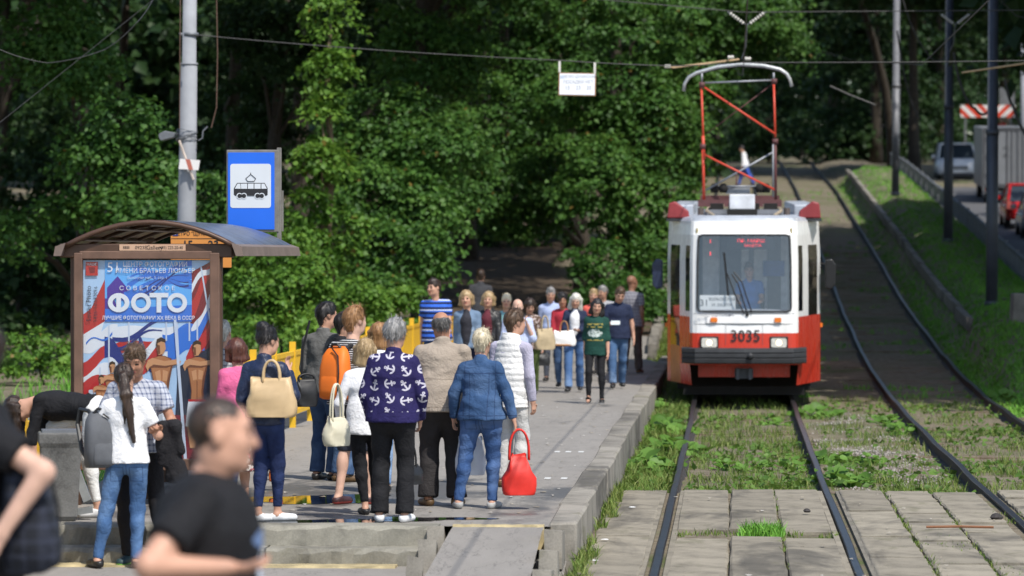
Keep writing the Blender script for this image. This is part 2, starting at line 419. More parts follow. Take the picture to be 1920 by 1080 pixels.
# road on the right with its low slatted parapet
strip('carriageway', [(y, 7.55, 15.5, float(zt(y)) - .22) for y in np.linspace(80, 260, 40)], mat_asphalt('dark_road', (.10, .10, .105)))
par = empty('road_barrier', (7.1, 90, 1)); tag(par, 'low grey slatted barrier between the lawn and the road', 'barrier')
M_gal = plain('galvanised_dark', (.16, .17, .185), .6, .3, .25, 5)
def pput(o): o.matrix_parent_inverse = Matrix.Translation((-7.1, -90, -1)); return o
y = 88.0
while y < 172:
    z0, z1 = float(zt(y)) + .5, float(zt(y + 4)) + .5
    b = MB(); b.tube([(7.1, y, z0 + .62), (7.1, y + 4, z1 + .62)], .05, 6); pput(b.build('top_rail', M_gal, par))
    b = MB(); b.tube([(7.1, y, z0 + .12), (7.1, y + 4, z1 + .12)], .035, 6); pput(b.build('bottom_rail', M_gal, par))
    b = MB(); b.box((7.1, y, z0 + .25), (.1, .12, .9)); pput(b.build('post', M_gal, par))
    if y < 125:
        for q in range(10):
            b = MB(); yy = y + .25 + q * .39; b.box((7.1, yy, float(np.interp(yy, [y, y + 4], [z0, z1])) + .37), (.04, .27, .46)); pput(b.build('slat', M_gal, par))
    else:
        b = MB(); b.box((7.1, y + 2, (z0 + z1) / 2 + .37), (.04, 3.7, .46), rot=(math.atan2(z1 - z0, 4), 0, 0)); pput(b.build('slat', M_gal, par))
    y += 4
# concrete block at the right edge
b = jblock(.8, 1.1, .75, .02); o = b.build('concrete_block', M_kerb, bevel=.03); o.location = (X_at(1895, 76) + .55, 76.5, float(zt(76)) + .93); tag(o, 'grey concrete block on the grass at the right edge', 'concrete block')
# ------------------------------------------------------------------ vegetation
def mat_leaf(name, c0, c1, c2, trans=.35, dead=0.):
    t = MT(name, .55, spec=.35)
    g = t.nt.nodes.new('ShaderNodeNewGeometry'); rnd = E(t.nt, g.outputs['Random Per Island'])
    big = t.noise(.45, 3)
    f = rnd * .55 + (big - .5) * 1.3 + .22
    col = t.ramp(f, [(.05, c0), (.5, c1), (.95, c2)])
    if dead: col = t.mix((rnd > (1 - dead)) * .8, col, (.22, .12, .03))
    t.color(col)
    tr = t.nt.nodes.new('ShaderNodeBsdfTranslucent'); mx = t.nt.nodes.new('ShaderNodeMixShader'); mx.inputs[0].default_value = trans
    hs = t.nt.nodes.new('ShaderNodeHueSaturation'); hs.inputs['Value'].default_value = 1.3; hs.inputs['Hue'].default_value = .485
    t.nt.links.new(col, hs.inputs['Color']); t.nt.links.new(hs.outputs[0], tr.inputs[0])
    out = t.nt.nodes['Material Output']
    t.nt.links.new(t.b.outputs[0], mx.inputs[1]); t.nt.links.new(tr.outputs[0], mx.inputs[2]); t.nt.links.new(mx.outputs[0], out.inputs[0])
    return t.m
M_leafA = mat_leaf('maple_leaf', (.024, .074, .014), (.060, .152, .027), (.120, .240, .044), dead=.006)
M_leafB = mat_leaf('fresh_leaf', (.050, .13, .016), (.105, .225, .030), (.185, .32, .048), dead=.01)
M_leafD = mat_leaf('leaf_painted_shade', (.012, .034, .010), (.025, .062, .016), (.045, .095, .022))  # darker copy of the leaf greens, the wood's shade put into the colour
M_bark = plain('bark', (.05, .040, .030), .95, 0, .4, 12, bump=.8)
M_barkL = plain('pale_bark', (.19, .14, .09), .95, 0, .4, 12, bump=.8)
def unit(a): return a / np.maximum(np.linalg.norm(a, axis=-1, keepdims=True), 1e-9)
def leaf_mesh(rng, pos, out, size, upb=.75, rnd=.55):
    """folded pointed leaves: 4 verts, 2 tris each"""
    n = len(pos); nor = unit(np.array([0, 0, 1.]) * upb + out * .45 + rng.normal(0, rnd, (n, 3)))
    d = unit(out + rng.normal(0, .8, (n, 3)) - np.array([0, 0, .35])); d = unit(d - nor * (d * nor).sum(1, keepdims=True)); s = np.cross(nor, d)
    L = size * rng.uniform(.65, 1.3, (n, 1)); W = L * rng.uniform(.34, .5, (n, 1)); fold = L * rng.uniform(.02, .16, (n, 1))
    v0 = pos; v2 = pos + d * L - nor * L * rng.uniform(0, .25, (n, 1)); m = pos + d * L * .42
    v1 = m + s * W + nor * fold; v3 = m - s * W + nor * fold
    V = np.stack([v0, v1, v2, v3], 1).reshape(-1, 3); b = np.arange(n)[:, None] * 4
    return V, np.concatenate([b + [[0, 1, 2]], b + [[0, 2, 3]]], 0)
def clump_points(rng, lobes, dens=1.):
    """lobes: (cx,cy,cz, rx,ry,rz, clusters, cluster_r, leaves) -> points, outward"""
    P, O = [], []
    for (cx, cy, cz, rx, ry, rz, nc, cr, nl) in lobes:
        nc = int(nc * dens)
        d = unit(rng.normal(0, 1, (nc, 3))); rad = rng.uniform(.45, 1.02, (nc, 1)) ** .6
        rad = rad * (1 + .22 * np.sin(d[:, :1] * 5 + d[:, 1:2] * 4 + cx) * np.cos(d[:, 2:] * 6 + cz))
        c = np.array([cx, cy, cz]) + d * rad * np.array([rx, ry, rz])
        n = rng.poisson(nl, nc); idx = np.repeat(np.arange(nc), n)
        crr = cr * rng.uniform(.6, 1.3, nc)[idx][:, None]
        off = rng.normal(0, .5, (len(idx), 3)) * np.array([1, 1, .33]); tilt = d[idx]
        off[:, 2] -= .35 * (off[:, :2] ** 2).sum(1) + .25 * (off[:, :2] * tilt[:, :2]).sum(1)
        P.append(c[idx] + off * crr); O.append(unit(d[idx] * .8 + off * .8))
    return np.concatenate(P), np.concatenate(O)
def limbs(b, base, tops, r0, rr):
    """tapered trunk and crooked limbs to the crown lobes"""
    base = Vector(base)
    top = max(tops, key=lambda t: t[2]); top = Vector(top)
    pts = [base.lerp(top, i / 7) + Vector((rr.uniform(-.12, .12), rr.uniform(-.12, .12), 0)) * (i > 0) for i in range(8)]
    # trunk rises upright then bends
    for i, p in enumerate(pts): k = i / 7; p.x = base.x + (top.x - base.x) * k ** 1.8 + rr.uniform(-.05, .05); p.y = base.y + (top.y - base.y) * k ** 1.8
    b.tube(pts, [r0 * (1.25 if i == 0 else 1) * (1 - .8 * i / 7) for i in range(8)], 9)
    for t in tops:
        t = Vector(t)
        if t == top: continue
        k = min(6, max(1, int(7 * (.75 * (t.z - base.z) / max(.1, top.z - base.z)))))
        s = pts[k]; m1 = s.lerp(t, .4) + Vector((0, 0, .25)); m2 = s.lerp(t, .75) + Vector((rr.uniform(-.2, .2), rr.uniform(-.2, .2), .2))
        b.tube([s, m1, m2, t], [r0 * .42 * (1 - k / 9), r0 * .3 * (1 - k / 9), r0 * .17, r0 * .06], 6)
def tree(name, label, base, lobes, leafmat, size, seed, r0=.2, group=None, bark=None, upb=.75, cat='tree', fine=True):
    rng = np.random.default_rng(seed); rr = random.Random(seed)
    e = empty(name, base); tag(e, label, cat, group)
    P, O = clump_points(rng, lobes)
    V, Fc = leaf_mesh(rng, P, O, size, upb)
    link('crown', np_mesh('crown', V - np.array(base), Fc), leafmat, e)
    b = MB(); limbs(b, (0, 0, -.3), [tuple(np.array(l[:3]) - np.array(base)) for l in lobes], r0, rr)
    b.build('trunk', bark or M_bark, e, True)
    return e
def plobe(px, py, Y, rpx, rpy, nc, cr, nl, ry=None):
    nl = nl * (1.75 if Y < 130 else 1.)
    p = at(px, py, Y); k = Y / F
    return (p.x, p.y, p.z, rpx * k, ry or rpx * k * .8, rpy * k, nc, cr, nl)
def gz1(x, y): return float(ground_z(np.array(x, float), np.array(y, float)))

def base_at(px, Y): x = X_at(px, Y); return (x, Y, gz1(x, Y))
GB = 'maples and limes along the woodland edge'
# right clump beside the tram: dense maple down to the ground
tree('maple_tree', 'dense bright maple with foliage to the ground left of the tram', base_at(1180, 97),
     [plobe(1200, 60, 97, 130, 110, 70, .42, 46), plobe(1215, 230, 96, 95, 110, 70, .42, 46), plobe(1215, 400, 95, 78, 100, 70, .4, 46), plobe(1120, 340, 94, 85, 85, 50, .4, 46),
      plobe(1160, 490, 93, 85, 55, 40, .38, 42), plobe(1090, 200, 96, 100, 90, 50, .42, 46), plobe(1205, 560, 92.5, 45, 40, 18, .3, 40), plobe(1120, 555, 92.5, 40, 25, 10, .3, 36),
      plobe(1130, -250, 99, 230, 200, 60, .8, 46)], M_leafA, .125, 11, .22, GB)
tree('maple_tree', 'tall leafy maple filling the middle behind the hanging route board', base_at(1095, 103),
     [plobe(960, 60, 101, 120, 110, 70, .45, 46), plobe(1040, 120, 100, 90, 110, 55, .45, 46), plobe(930, 230, 99, 120, 90, 70, .42, 46), plobe(1010, 330, 98, 80, 70, 45, .42, 42),
      plobe(900, 350, 97, 90, 55, 45, .42, 42), plobe(980, 410, 98, 70, 28, 22, .4, 36), plobe(960, -260, 103, 250, 210, 60, .8, 46)], M_leafA, .125, 12, .25, GB)
tree('maple_tree', 'spreading maple whose branches droop over the yellow fence', base_at(790, 84),
     [plobe(800, 100, 86, 110, 110, 70, .45, 46), plobe(720, 230, 84, 110, 80, 70, .42, 46), plobe(820, 280, 83, 100, 60, 55, .42, 44), plobe(700, 360, 82, 100, 70, 65, .4, 44),
      plobe(800, 380, 82, 80, 50, 45, .4, 42), plobe(730, 460, 81, 80, 55, 40, .38, 42), plobe(800, 470, 80, 48, 55, 26, .36, 40), plobe(700, 540, 79, 75, 45, 30, .36, 40), plobe(780, -240, 88, 250, 230, 60, .8, 46)], M_leafA, .12, 13, .24, GB)
tree('maple_tree', 'grey green tree behind the blue tram stop sign', base_at(500, 90),
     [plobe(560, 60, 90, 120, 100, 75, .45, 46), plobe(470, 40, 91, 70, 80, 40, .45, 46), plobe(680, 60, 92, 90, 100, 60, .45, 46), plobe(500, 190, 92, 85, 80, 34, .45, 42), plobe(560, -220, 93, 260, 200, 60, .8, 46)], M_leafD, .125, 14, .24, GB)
# ivy-clad trunk with fresh yellow green leaves
tree('ivy_covered_tree', 'slim pale trunk clothed in fresh yellow green leaves', base_at(612, 77),
     [plobe(612, 130, 77, 34, 50, 16, .3, 34), plobe(600, 220, 77, 34, 50, 14, .3, 32), plobe(618, 300, 77, 40, 40, 16, .3, 32), plobe(590, 290, 76.5, 40, 30, 12, .3, 30), plobe(575, 390, 76.5, 34, 50, 16, .3, 34),
      plobe(650, 430, 76.5, 30, 40, 10, .3, 30), plobe(600, 470, 76.5, 36, 40, 10, .3, 30), plobe(618, 30, 77.5, 40, 60, 10, .3, 28)], M_leafB, .115, 15, .15, None, M_barkL)
# bushes in the sun
def bush(label, px, Y, lobes, mat, size, seed, group='sunlit bushes at the woodland edge'):
    tree('bush', label, base_at(px, Y), lobes, mat, size, seed, .04, group, cat='bush')
bush('bright green bush right of the shelter behind the bun haired woman', 520, 71, [plobe(520, 470, 71, 65, 50, 42, .3, 36), plobe(480, 560, 70, 60, 60, 44, .3, 34), plobe(560, 540, 70, 60, 60, 40, .3, 34), plobe(520, 620, 69, 110, 40, 30, .3, 30)], M_leafB, .10, 21)
bush('low bright bush at the left edge beside the shelter post', 70, 66, [plobe(30, 680, 66, 45, 22, 14, .2, 26), plobe(95, 660, 66, 30, 34, 12, .2, 26), plobe(60, 640, 67, 22, 30, 8, .2, 24), plobe(5, 655, 67, 26, 40, 10, .2, 24), plobe(115, 690, 65, 30, 18, 8, .18, 24)], M_leafB, .09, 22)
bush('leafy bush at the path edge behind the bald walker', 1200, 88, [plobe(1195, 560, 88, 45, 40, 26, .3, 34), plobe(1140, 555, 89, 55, 35, 24, .3, 34)], M_leafA, .11, 23)
bush('rounded bush behind the grey jacket man and the fence', 640, 74, [plobe(650, 560, 74, 80, 50, 44, .3, 34), plobe(740, 575, 75, 60, 40, 30, .3, 32), plobe(690, 620, 73, 100, 30, 26, .3, 30)], M_leafB, .10, 24)
# dim sprays on the left
tree('lime_tree', 'dark tree with half lit leaf sprays behind the lamp pole', base_at(150, 80),
     [plobe(90, 60, 74, 110, 80, 50, .45, 44), plobe(140, 130, 73, 90, 40, 24, .42, 40), plobe(225, 230, 72, 85, 45, 30, .42, 40), plobe(160, 290, 72, 80, 40, 26, .42, 40), plobe(270, 320, 72, 70, 45, 26, .42, 40),
      plobe(240, 390, 71, 90, 40, 30, .42, 40), plobe(120, 380, 72, 50, 35, 14, .4, 36), plobe(0, 430, 72, 60, 60, 20, .42, 40), plobe(380, 370, 73, 40, 70, 16, .4, 36), plobe(150, -260, 78, 300, 200, 70, .9, 46)], M_leafA, .12, 16, .26, GB)
# overhanging limb above the pantograph, woodland at the end of the tracks
tree('lime_tree', 'tall tree arching over the tracks behind the pantograph', base_at(1225, 126),
     [plobe(1400, 30, 122, 130, 60, 60, .55, 44), plobe(1300, 120, 121, 60, 110, 50, .55, 44), plobe(1450, 90, 124, 80, 50, 30, .55, 42), plobe(1290, 260, 120, 24, 130, 34, .45, 40), plobe(1340, -160, 126, 230, 140, 50, 1., 44)], M_leafA, .16, 17, .26, GB)
DK = 'shady trees at the far end of the tracks'
far = [(1340, 225, 250, M_leafD), (1440, 235, 120, M_leafD), (1560, 215, 60, M_leafD), (1640, 205, 80, M_leafD), (1760, 215, 60, M_leafD), (1880, 220, 70, M_leafD), (1500, 260, 150, M_leafD), (1980, 190, 80, M_leafD)]
lab = ['dark tree seen through the pantograph frame', 'dark tree where the rails vanish into shade', 'shaded tree just left of the pale pole', 'shaded tree behind the pale pole top', 'shaded tree above the white car', 'shaded tree above the red and white board', 'deep shadowed tree between the wires at the far end', 'dark tree at the upper right edge']
for k, (px, Y, py, m) in enumerate(far):
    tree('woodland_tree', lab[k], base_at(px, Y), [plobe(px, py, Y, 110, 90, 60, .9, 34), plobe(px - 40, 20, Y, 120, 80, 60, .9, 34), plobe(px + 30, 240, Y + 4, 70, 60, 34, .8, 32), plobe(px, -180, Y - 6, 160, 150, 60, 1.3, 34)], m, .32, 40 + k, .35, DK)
# tall crowns above the picture that shade the wood, the lawn and the far tracks (they stand along the road and in the wood)
def big_tree(label, x, y, h, rad, seed, zc=None, n=170, group='tall trees that shade the stop', base=None, hz=None, size=.6):
    bx_, by_ = base or (x, y); z = gz1(bx_, by_); zc = zc or h * .66
    tree('tall_tree', label, (bx_, by_, z), [(x, y, z + zc, rad, rad, hz or h * .30, n, 1.5, 26 if size > .5 else 60)] + ([] if hz else [(x + rad * .4, y + rad * .3, z + zc * .85, rad * .7, rad * .7, h * .2, n // 2, 1.4, 26)]), M_leafD, size, seed, .3, group)
k = 0
for (x, y, h, rad, zc, bx_, by_) in [(-14.5, 66, 17, 4.0, 12, -17, 64), (-12, 71, 18, 3.6, 13, -17.5, 70), (-17, 73, 18, 5, 12, -19, 73), (-4.2, 84.5, 16, 3.2, 11.6, -9.2, 89), (-3, 105, 16, 4, 13.5, -11.5, 107), (-5, 113, 17, 4.5, 13, -11.8, 114), (-4, 123, 17, 5, 13, -12.5, 124)]:
    big_tree('tall woodland tree on the left whose crown closes over the path', x, y, h, rad, 160 + k, zc, 150, group='tall trees over the wood', base=(bx_, by_), hz=2.6, size=.34); k += 1
for (x, y, h, rad, zc) in [(-22, 80, 19, 6, 12), (-13, 84, 19, 5, 13), (-20, 95, 20, 6, 12), (-11, 98, 20, 5, 14), (-15, 110, 20, 6, 12), (-8, 116, 20, 5, 13), (-25, 112, 20, 7, 11), (-18, 130, 20, 7, 11), (-8, 136, 20, 6, 12), (-30, 135, 20, 8, 10), (-14, 155, 20, 7, 11), (-5, 165, 20, 6, 12)]:
    big_tree('tall woodland tree on the left whose crown closes over the path', x, y, h, rad, 60 + k, max(zc, 12.5), 150, group='tall trees over the wood', hz=3.6, size=.34, base=(X_at(-90, y), y) if 0 < VX + x * F / y < 430 else None); k += 1
for (x, y, h, rad, zc) in [(10.6, 61.8, 17, 4.0, 12.0), (10.6, 67.5, 17, 4.2, 12), (10.4, 73.5, 17, 4.3, 12), (10.6, 79.5, 18, 4.4, 12.5), (10.5, 86, 18, 4.4, 12), (10.6, 92.5, 18, 4.4, 12.5), (10.6, 99, 18, 4.4, 12), (10.8, 106, 18, 4.6, 12), (11, 113, 18, 4.6, 12.5), (11.2, 119, 18, 4.4, 12.5), (19, 70, 19, 5.5, 12), (20, 85, 19, 5.5, 12), (20, 100, 19, 6, 12), (21, 116, 19, 6, 12), (21, 132, 20, 6, 12), (22, 150, 20, 6, 13), (14.5, 172, 20, 6, 14), (8.5, 180, 20, 5.5, 14), (20, 190, 20, 7, 13), ]:
    big_tree('tall roadside tree on the right above the lawn and the road', x, y, h, rad, 90 + k, zc, group='tall trees along the road', size=.6 if y < 125 else .38, n=170 if y < 125 else 320); k += 1
for (x, y, h, rad, zc, bx_, by_) in [(3.5, 187, 20, 5.5, 14.5, 8.2, 196), (-2, 180, 20, 5, 13.5, -7, 184)]:
    big_tree('tall tree whose crown arches over the far end of the tracks', x, y, h, rad, 190 + k, zc, 240, group='tall trees along the road', base=(bx_, by_), size=.38); k += 1
# undergrowth added to darken the wood below the crowns, shade in its leaf colour
for q, (px, py, Y, lb) in enumerate([(20, 560, 88, 'dark shrub added for shade at the far left edge'), (110, 520, 92, 'dark shrub added for shade left of the shelter roof'), (210, 560, 95, 'dark shrub added for shade behind the shelter'), (330, 540, 90, 'dark shrub added for shade behind the lamp pole foot'), (430, 440, 96, 'dark shrub added for shade behind the blue stop sign'), (60, 330, 104, 'dark sapling added for shade in the wood at upper left'), (400, 250, 106, 'dark sapling added for shade right of the lamp pole'), (1000, 440, 124, 'dark sapling added for shade above the shady path'), (880, 430, 122, 'dark sapling added for shade left above the shady path')]):
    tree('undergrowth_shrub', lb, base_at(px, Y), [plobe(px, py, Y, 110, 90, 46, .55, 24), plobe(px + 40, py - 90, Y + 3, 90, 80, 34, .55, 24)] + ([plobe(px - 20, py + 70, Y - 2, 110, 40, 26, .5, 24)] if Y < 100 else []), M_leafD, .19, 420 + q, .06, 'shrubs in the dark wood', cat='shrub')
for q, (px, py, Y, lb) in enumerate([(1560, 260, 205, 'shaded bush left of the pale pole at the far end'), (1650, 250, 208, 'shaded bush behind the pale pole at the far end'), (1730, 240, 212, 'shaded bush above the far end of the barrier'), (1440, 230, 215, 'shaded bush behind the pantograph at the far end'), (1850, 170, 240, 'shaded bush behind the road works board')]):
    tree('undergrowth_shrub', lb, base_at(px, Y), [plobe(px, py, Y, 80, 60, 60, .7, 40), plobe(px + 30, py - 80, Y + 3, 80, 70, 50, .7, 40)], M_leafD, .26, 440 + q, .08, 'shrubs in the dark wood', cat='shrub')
# far-off wood that closes the view
rng = np.random.default_rng(77); lob = []
for i in range(60):
    px = -150 + 2200 * i / 59; Y = 150 + 60 * rng.random() if px < 1300 else 275 + 30 * rng.random()
    if 1300 > px > 820: Y = 165 + 20 * rng.random()
    for py in (30, 180, 330):
        if py == 330 and px > 1480: continue
        lob.append(plobe(px, py + rng.uniform(-50, 50), Y, 90, 95, 26, 1.2, 26))
P_, O_ = clump_points(rng, lob); V_, F_ = leaf_mesh(rng, P_, O_, .6, .5)
o = link('distant_woodland', np_mesh('distant_woodland', V_, F_), M_leafD); tag(o, 'dark far-off wood closing the view behind the trees', 'woodland', kind='stuff')
# trunks standing in the dark of the wood
for k, (px, Y, r0) in enumerate([(-10, 112, .16), (215, 118, .17), (420, 100, .18), (690, 108, .2), (860, 118, .2), (1075, 125, .22), (900, 135, .25)]):
    x, yy, z = base_at(px, Y); b = MB(); rr = random.Random(k)
    b.tube([(0, 0, -.3), (.1 * rr.uniform(-1, 1), 0, 3), (.3 * rr.uniform(-1, 1), .1, 7), (.5 * rr.uniform(-1, 1), .2, 13)], [r0 * 1.2, r0, r0 * .8, r0 * .4], 9)
    for q in range(4):
        h = 3 + q * 2; a = rr.uniform(0, 6.28); b.tube([(0, 0, h), (math.cos(a) * .9, math.sin(a) * .9, h + .8), (math.cos(a) * 2.2, math.sin(a) * 2.2, h + 1.3)], [r0 * .4, r0 * .25, .02], 6)
    e = empty('shade_tree', (x, yy, z)); b.build('trunk', M_bark, e, True)
    rng2 = np.random.default_rng(300 + k); P2, O2 = clump_points(rng2, [(0, 0, 11, 3.5, 3.5, 3, 50, 1.2, 24)]); V2, F2 = leaf_mesh(rng2, P2, O2, .5)
    link('crown', np_mesh('crown', V2, F2), M_leafD, e); tag(e, ['dim trunk in the dark wood nearest the left edge', 'dim trunk in the dark wood between left edge and lamp pole', 'dim trunk in the dark wood just right of the lamp pole', 'dim trunk deep behind the leaves right of the ivy covered tree', 'dim trunk standing left of the shady path', 'dim trunk standing right of the shady path', 'dim trunk standing at the far end of the shady path'][k], 'tree', 'trunks in the dark wood')

# ------------------------------------------------------------------ grass
def mat_grass(name, c0, c1, c2):
    t = MT(name, .6, spec=.25); g = t.nt.nodes.new('ShaderNodeNewGeometry'); rnd = E(t.nt, g.outputs['Random Per Island'])
    t.color(t.ramp(rnd * .7 + t.noise(.8, 3) * .5 - .1, [(.1, c0), (.5, c1), (.9, c2)])); return t.m
M_g1 = mat_grass('meadow_grass', (.055, .11, .014), (.11, .175, .028), (.23, .25, .075))
M_g2 = mat_grass('lawn_grass', (.07, .21, .020), (.12, .30, .032), (.18, .38, .05))
def grass_mesh(rng, P, hmin, hmax, wd):
    n = len(P); a = rng.uniform(0, 2 * np.pi, n); h = rng.uniform(hmin, hmax, (n, 1)) * rng.uniform(.6, 1.2, (n, 1))
    s = np.stack([np.cos(a), np.sin(a), 0 * a], 1) * wd * rng.uniform(.6, 1.4, (n, 1)); b = rng.uniform(0, 2 * np.pi, n)
    bend = np.stack([np.cos(b), np.sin(b), 0 * b], 1) * h * rng.uniform(.1, .8, (n, 1)); up = np.array([0, 0, 1.])
    V = np.stack([P - s, P + s, P + s * .7 + bend * .35 + up * h * .6, P - s * .7 + bend * .35 + up * h * .6, P + bend + up * h * .95], 1).reshape(-1, 3)
    i = np.arange(n)[:, None] * 5
    return V, np.concatenate([i + [[0, 1, 2]], i + [[0, 2, 3]], i + [[3, 2, 4]]], 0)
def vnoise(x, y, s, seed=0):
    return np.sin(x * s * 1.7 + 3 * np.sin(y * s * .9 + seed)) * np.sin(y * s * 1.3 + 2 * np.sin(x * s * 1.1 + seed * 2)) * .5 + .5
rng = np.random.default_rng(9)
def gpatch(name, label, n, x0, x1, y0, y1, hmin, hmax, wd, mat, keep=None, cat='grass', tuft=.05, per=5):
    m = n // per; x = np.repeat(rng.uniform(x0, x1, m), per) + rng.normal(0, tuft, m * per)
    # spread evenly over the picture rather than over the ground
    u = rng.uniform(0, 1, m); y = 1 / (1 / y1 + (1 / y0 - 1 / y1) * u) if y1 / y0 < 4 else y0 + (y1 - y0) * u
    y = np.repeat(y, per) + rng.normal(0, tuft, m * per)
    k = np.ones(len(x), bool)
    if keep is not None: k = keep(x, y)
    x, y = x[k], y[k]; P = np.stack([x, y, np.where(y < 40.25, -.035, ground_z(x, y) - .01)], 1)
    V, Fc = grass_mesh(rng, P, hmin, hmax, wd)
    o = link(name, np_mesh(name, V, Fc), mat); tag(o, label, cat, kind='stuff')
offrail = lambda x: (np.abs(x + .59) > .09) & (np.abs(x - 1.01) > .09) & (np.abs(x - 2.65) > .09) & (np.abs(x - 4.25) > .09)
gpatch('track_grass', 'sparse grass and weeds growing between and beside the rails', 40000, -1.2, 4.6, 40.6, 66, .04, .16, .005, M_g1, lambda x, y: offrail(x) & (vnoise(x, y, 1.1, 1) + .35 * vnoise(x, y, 3.3, 4) > .74 - .18 * ((x > -.5) & (x < 1))))
gpatch('verge_grass', 'taller grass strip between the platform kerb and the rail', 9000, -1.22, -.68, 40.2, 95, .06, .22, .006, M_g1, lambda x, y: vnoise(x, y, 1.6, 9) > .22)
gpatch('far_track_grass', 'low shaded grass along the far track', 16000, 1.2, 4.6, 66, 160, .04, .14, .009, M_g2, lambda x, y: offrail(x) & (vnoise(x, y, .7, 1) > .74) | (x > 4.35))
gpatch('lawn', 'green lawn on the bank right of the tracks', 42000, 4.4, 7.0, 60, 165, .05, .13, .011, M_g2)
gpatch('fence_grass', 'tall bright grass behind the yellow fence', 16000, -11, -6.1, 34, 84, .15, .55, .010, M_g2, lambda x, y: (x > -8.2) | (x < -10.6) | (y > 60))
gpatch('path_grass', 'sunny grass on both sides of the far kerb', 7000, -1.68, -1.0, 80, 135, .08, .25, .010, M_g1)
gpatch('joint_grass', 'small grass tufts sprouting from the slab joints', 26000, -.5, 5, 29.5, 40.3, .02, .07, .005, M_g1, lambda x, y: ((np.abs(x - 1.59) < .035) | (np.abs(x - 2.07) < .035) | (np.abs(x - 3.21) < .04) | (np.abs(x - .445) < .02) | (np.abs(y - 33.95) < .28) & (x < .95)) & (vnoise(x, y, 2.2, 2) > .35), tuft=.02)
gpatch('gap_grass', 'bushy green grass clump in the slab gap between the rails', 900, .1, .42, 33.6, 34.3, .06, .15, .006, M_g2, tuft=.03)
gpatch('slab_weeds', 'thin weeds spreading over the right slabs', 7000, 1.6, 4.2, 29.5, 40.2, .015, .05, .005, M_g1, lambda x, y: vnoise(x, y, 1.9, 6) * vnoise(x, y, .8, 3) > .42, tuft=.05)
gpatch('kerb_grass', 'weedy grass at the foot of the platform kerb', 6000, -1.22, -1.0, 27.5, 40.5, .04, .16, .005, M_g1, lambda x, y: (vnoise(x, y, 1.3, 3) > .45) & (x < -1.05 - .1 * vnoise(x, y, 2, 5)), tuft=.02)
# gravel between the tracks
nst = 5200; gxv = rng.uniform(1.15, 2.55, nst); gyv = rng.uniform(40.5, 62, nst); kk = vnoise(gxv, gyv, .9, 7) > .4; gxv, gyv = gxv[kk], gyv[kk]
c0 = np.stack([gxv, gyv, ground_z(gxv, gyv)], 1); r_ = rng.uniform(.008, .026, (len(c0), 1))
oct_ = np.array([(1, 0, 0), (-1, 0, 0), (0, 1, 0), (0, -1, 0), (0, 0, .8), (0, 0, -.8)]); fo = np.array([(0, 2, 4), (2, 1, 4), (1, 3, 4), (3, 0, 4), (2, 0, 5), (1, 2, 5), (3, 1, 5), (0, 3, 5)])
V = (c0[:, None] + oct_[None] * r_[:, None] * rng.uniform(.6, 1.3, (len(c0), 6, 1))).reshape(-1, 3); Fc = (np.arange(len(c0))[:, None, None] * 6 + fo[None]).reshape(-1, 3)
o = link('gravel', np_mesh('gravel', V, Fc), mat_grass('gravel_stone', (.16, .14, .12), (.28, .25, .22), (.42, .39, .36))); tag(o, 'loose grey brown gravel between the two tracks', 'gravel', kind='stuff')
# small-leaved ground weeds matted over the track bed
nW = 9000; wx = rng.uniform(-1.2, 4.5, nW); wy = 1 / (1 / 64 + (1 / 40.5 - 1 / 64) * rng.random(nW)); kk = offrail(wx) & (vnoise(wx, wy, 1.5, 11) * .6 + vnoise(wx, wy, .55, 8) * .6 + .35 * (wx < -.6) > .73); wx, wy = wx[kk], wy[kk]
P_ = np.stack([wx, wy, ground_z(wx, wy) + rng.uniform(.01, .10, len(wx))], 1); an_ = rng.uniform(0, 6.28, len(wx)); V_, F_ = leaf_mesh(rng, P_, np.stack([np.cos(an_), np.sin(an_), 0 * an_ + .3], 1), .085, .9, .4)
M_gw = mat_leaf('ground_weed_leaf', (.05, .11, .016), (.09, .18, .026), (.15, .26, .045), .3)
o = link('ground_weeds', np_mesh('ground_weeds', V_, F_), M_gw); tag(o, 'low leafy weeds matted over the track bed', 'weeds', kind='stuff')
# broad-leaved weeds
M_weed = mat_leaf('burdock_leaf', (.06, .13, .018), (.10, .21, .03), (.16, .30, .05), .3)
weeds = [(1215, 880, .34, 26, 'big burdock clump at the foot of the platform kerb'), (1245, 812, .36, 30, 'large light green burdock clump beside the verge grass'), (1205, 800, .26, 20, 'burdock clump against the kerb further up'), (1262, 850, .3, 26, 'burdock clump close to the left rail'), (1232, 775, .24, 20, 'burdock clump in the verge near the tram shadow'), (1582, 905, .24, 26, 'broad leaved weed clump right of the red streaked rail'), (1560, 868, .22, 22, 'yellow green weed just right of the nearer rail'),
         (1420, 885, .16, 16, 'low weed in the middle between the nearer rails'), (1360, 880, .15, 14, 'small weed left of middle between the nearer rails'), (1480, 880, .15, 14, 'small weed next to the inside of the right rail'), (1530, 785, .26, 22, 'leafy weed right of the tram front by the rail'), (1450, 800, .17, 14, 'weed tuft in front of the tram bumper'), (1660, 800, .22, 18, 'weed patch between the two tracks'), (1690, 815, .18, 14, 'weed beside the far track rail'), (1880, 765, .25, 18, 'leafy weed by the far rail near the right edge'), (1630, 870, .16, 12, 'low weed on the gravel between the tracks')]
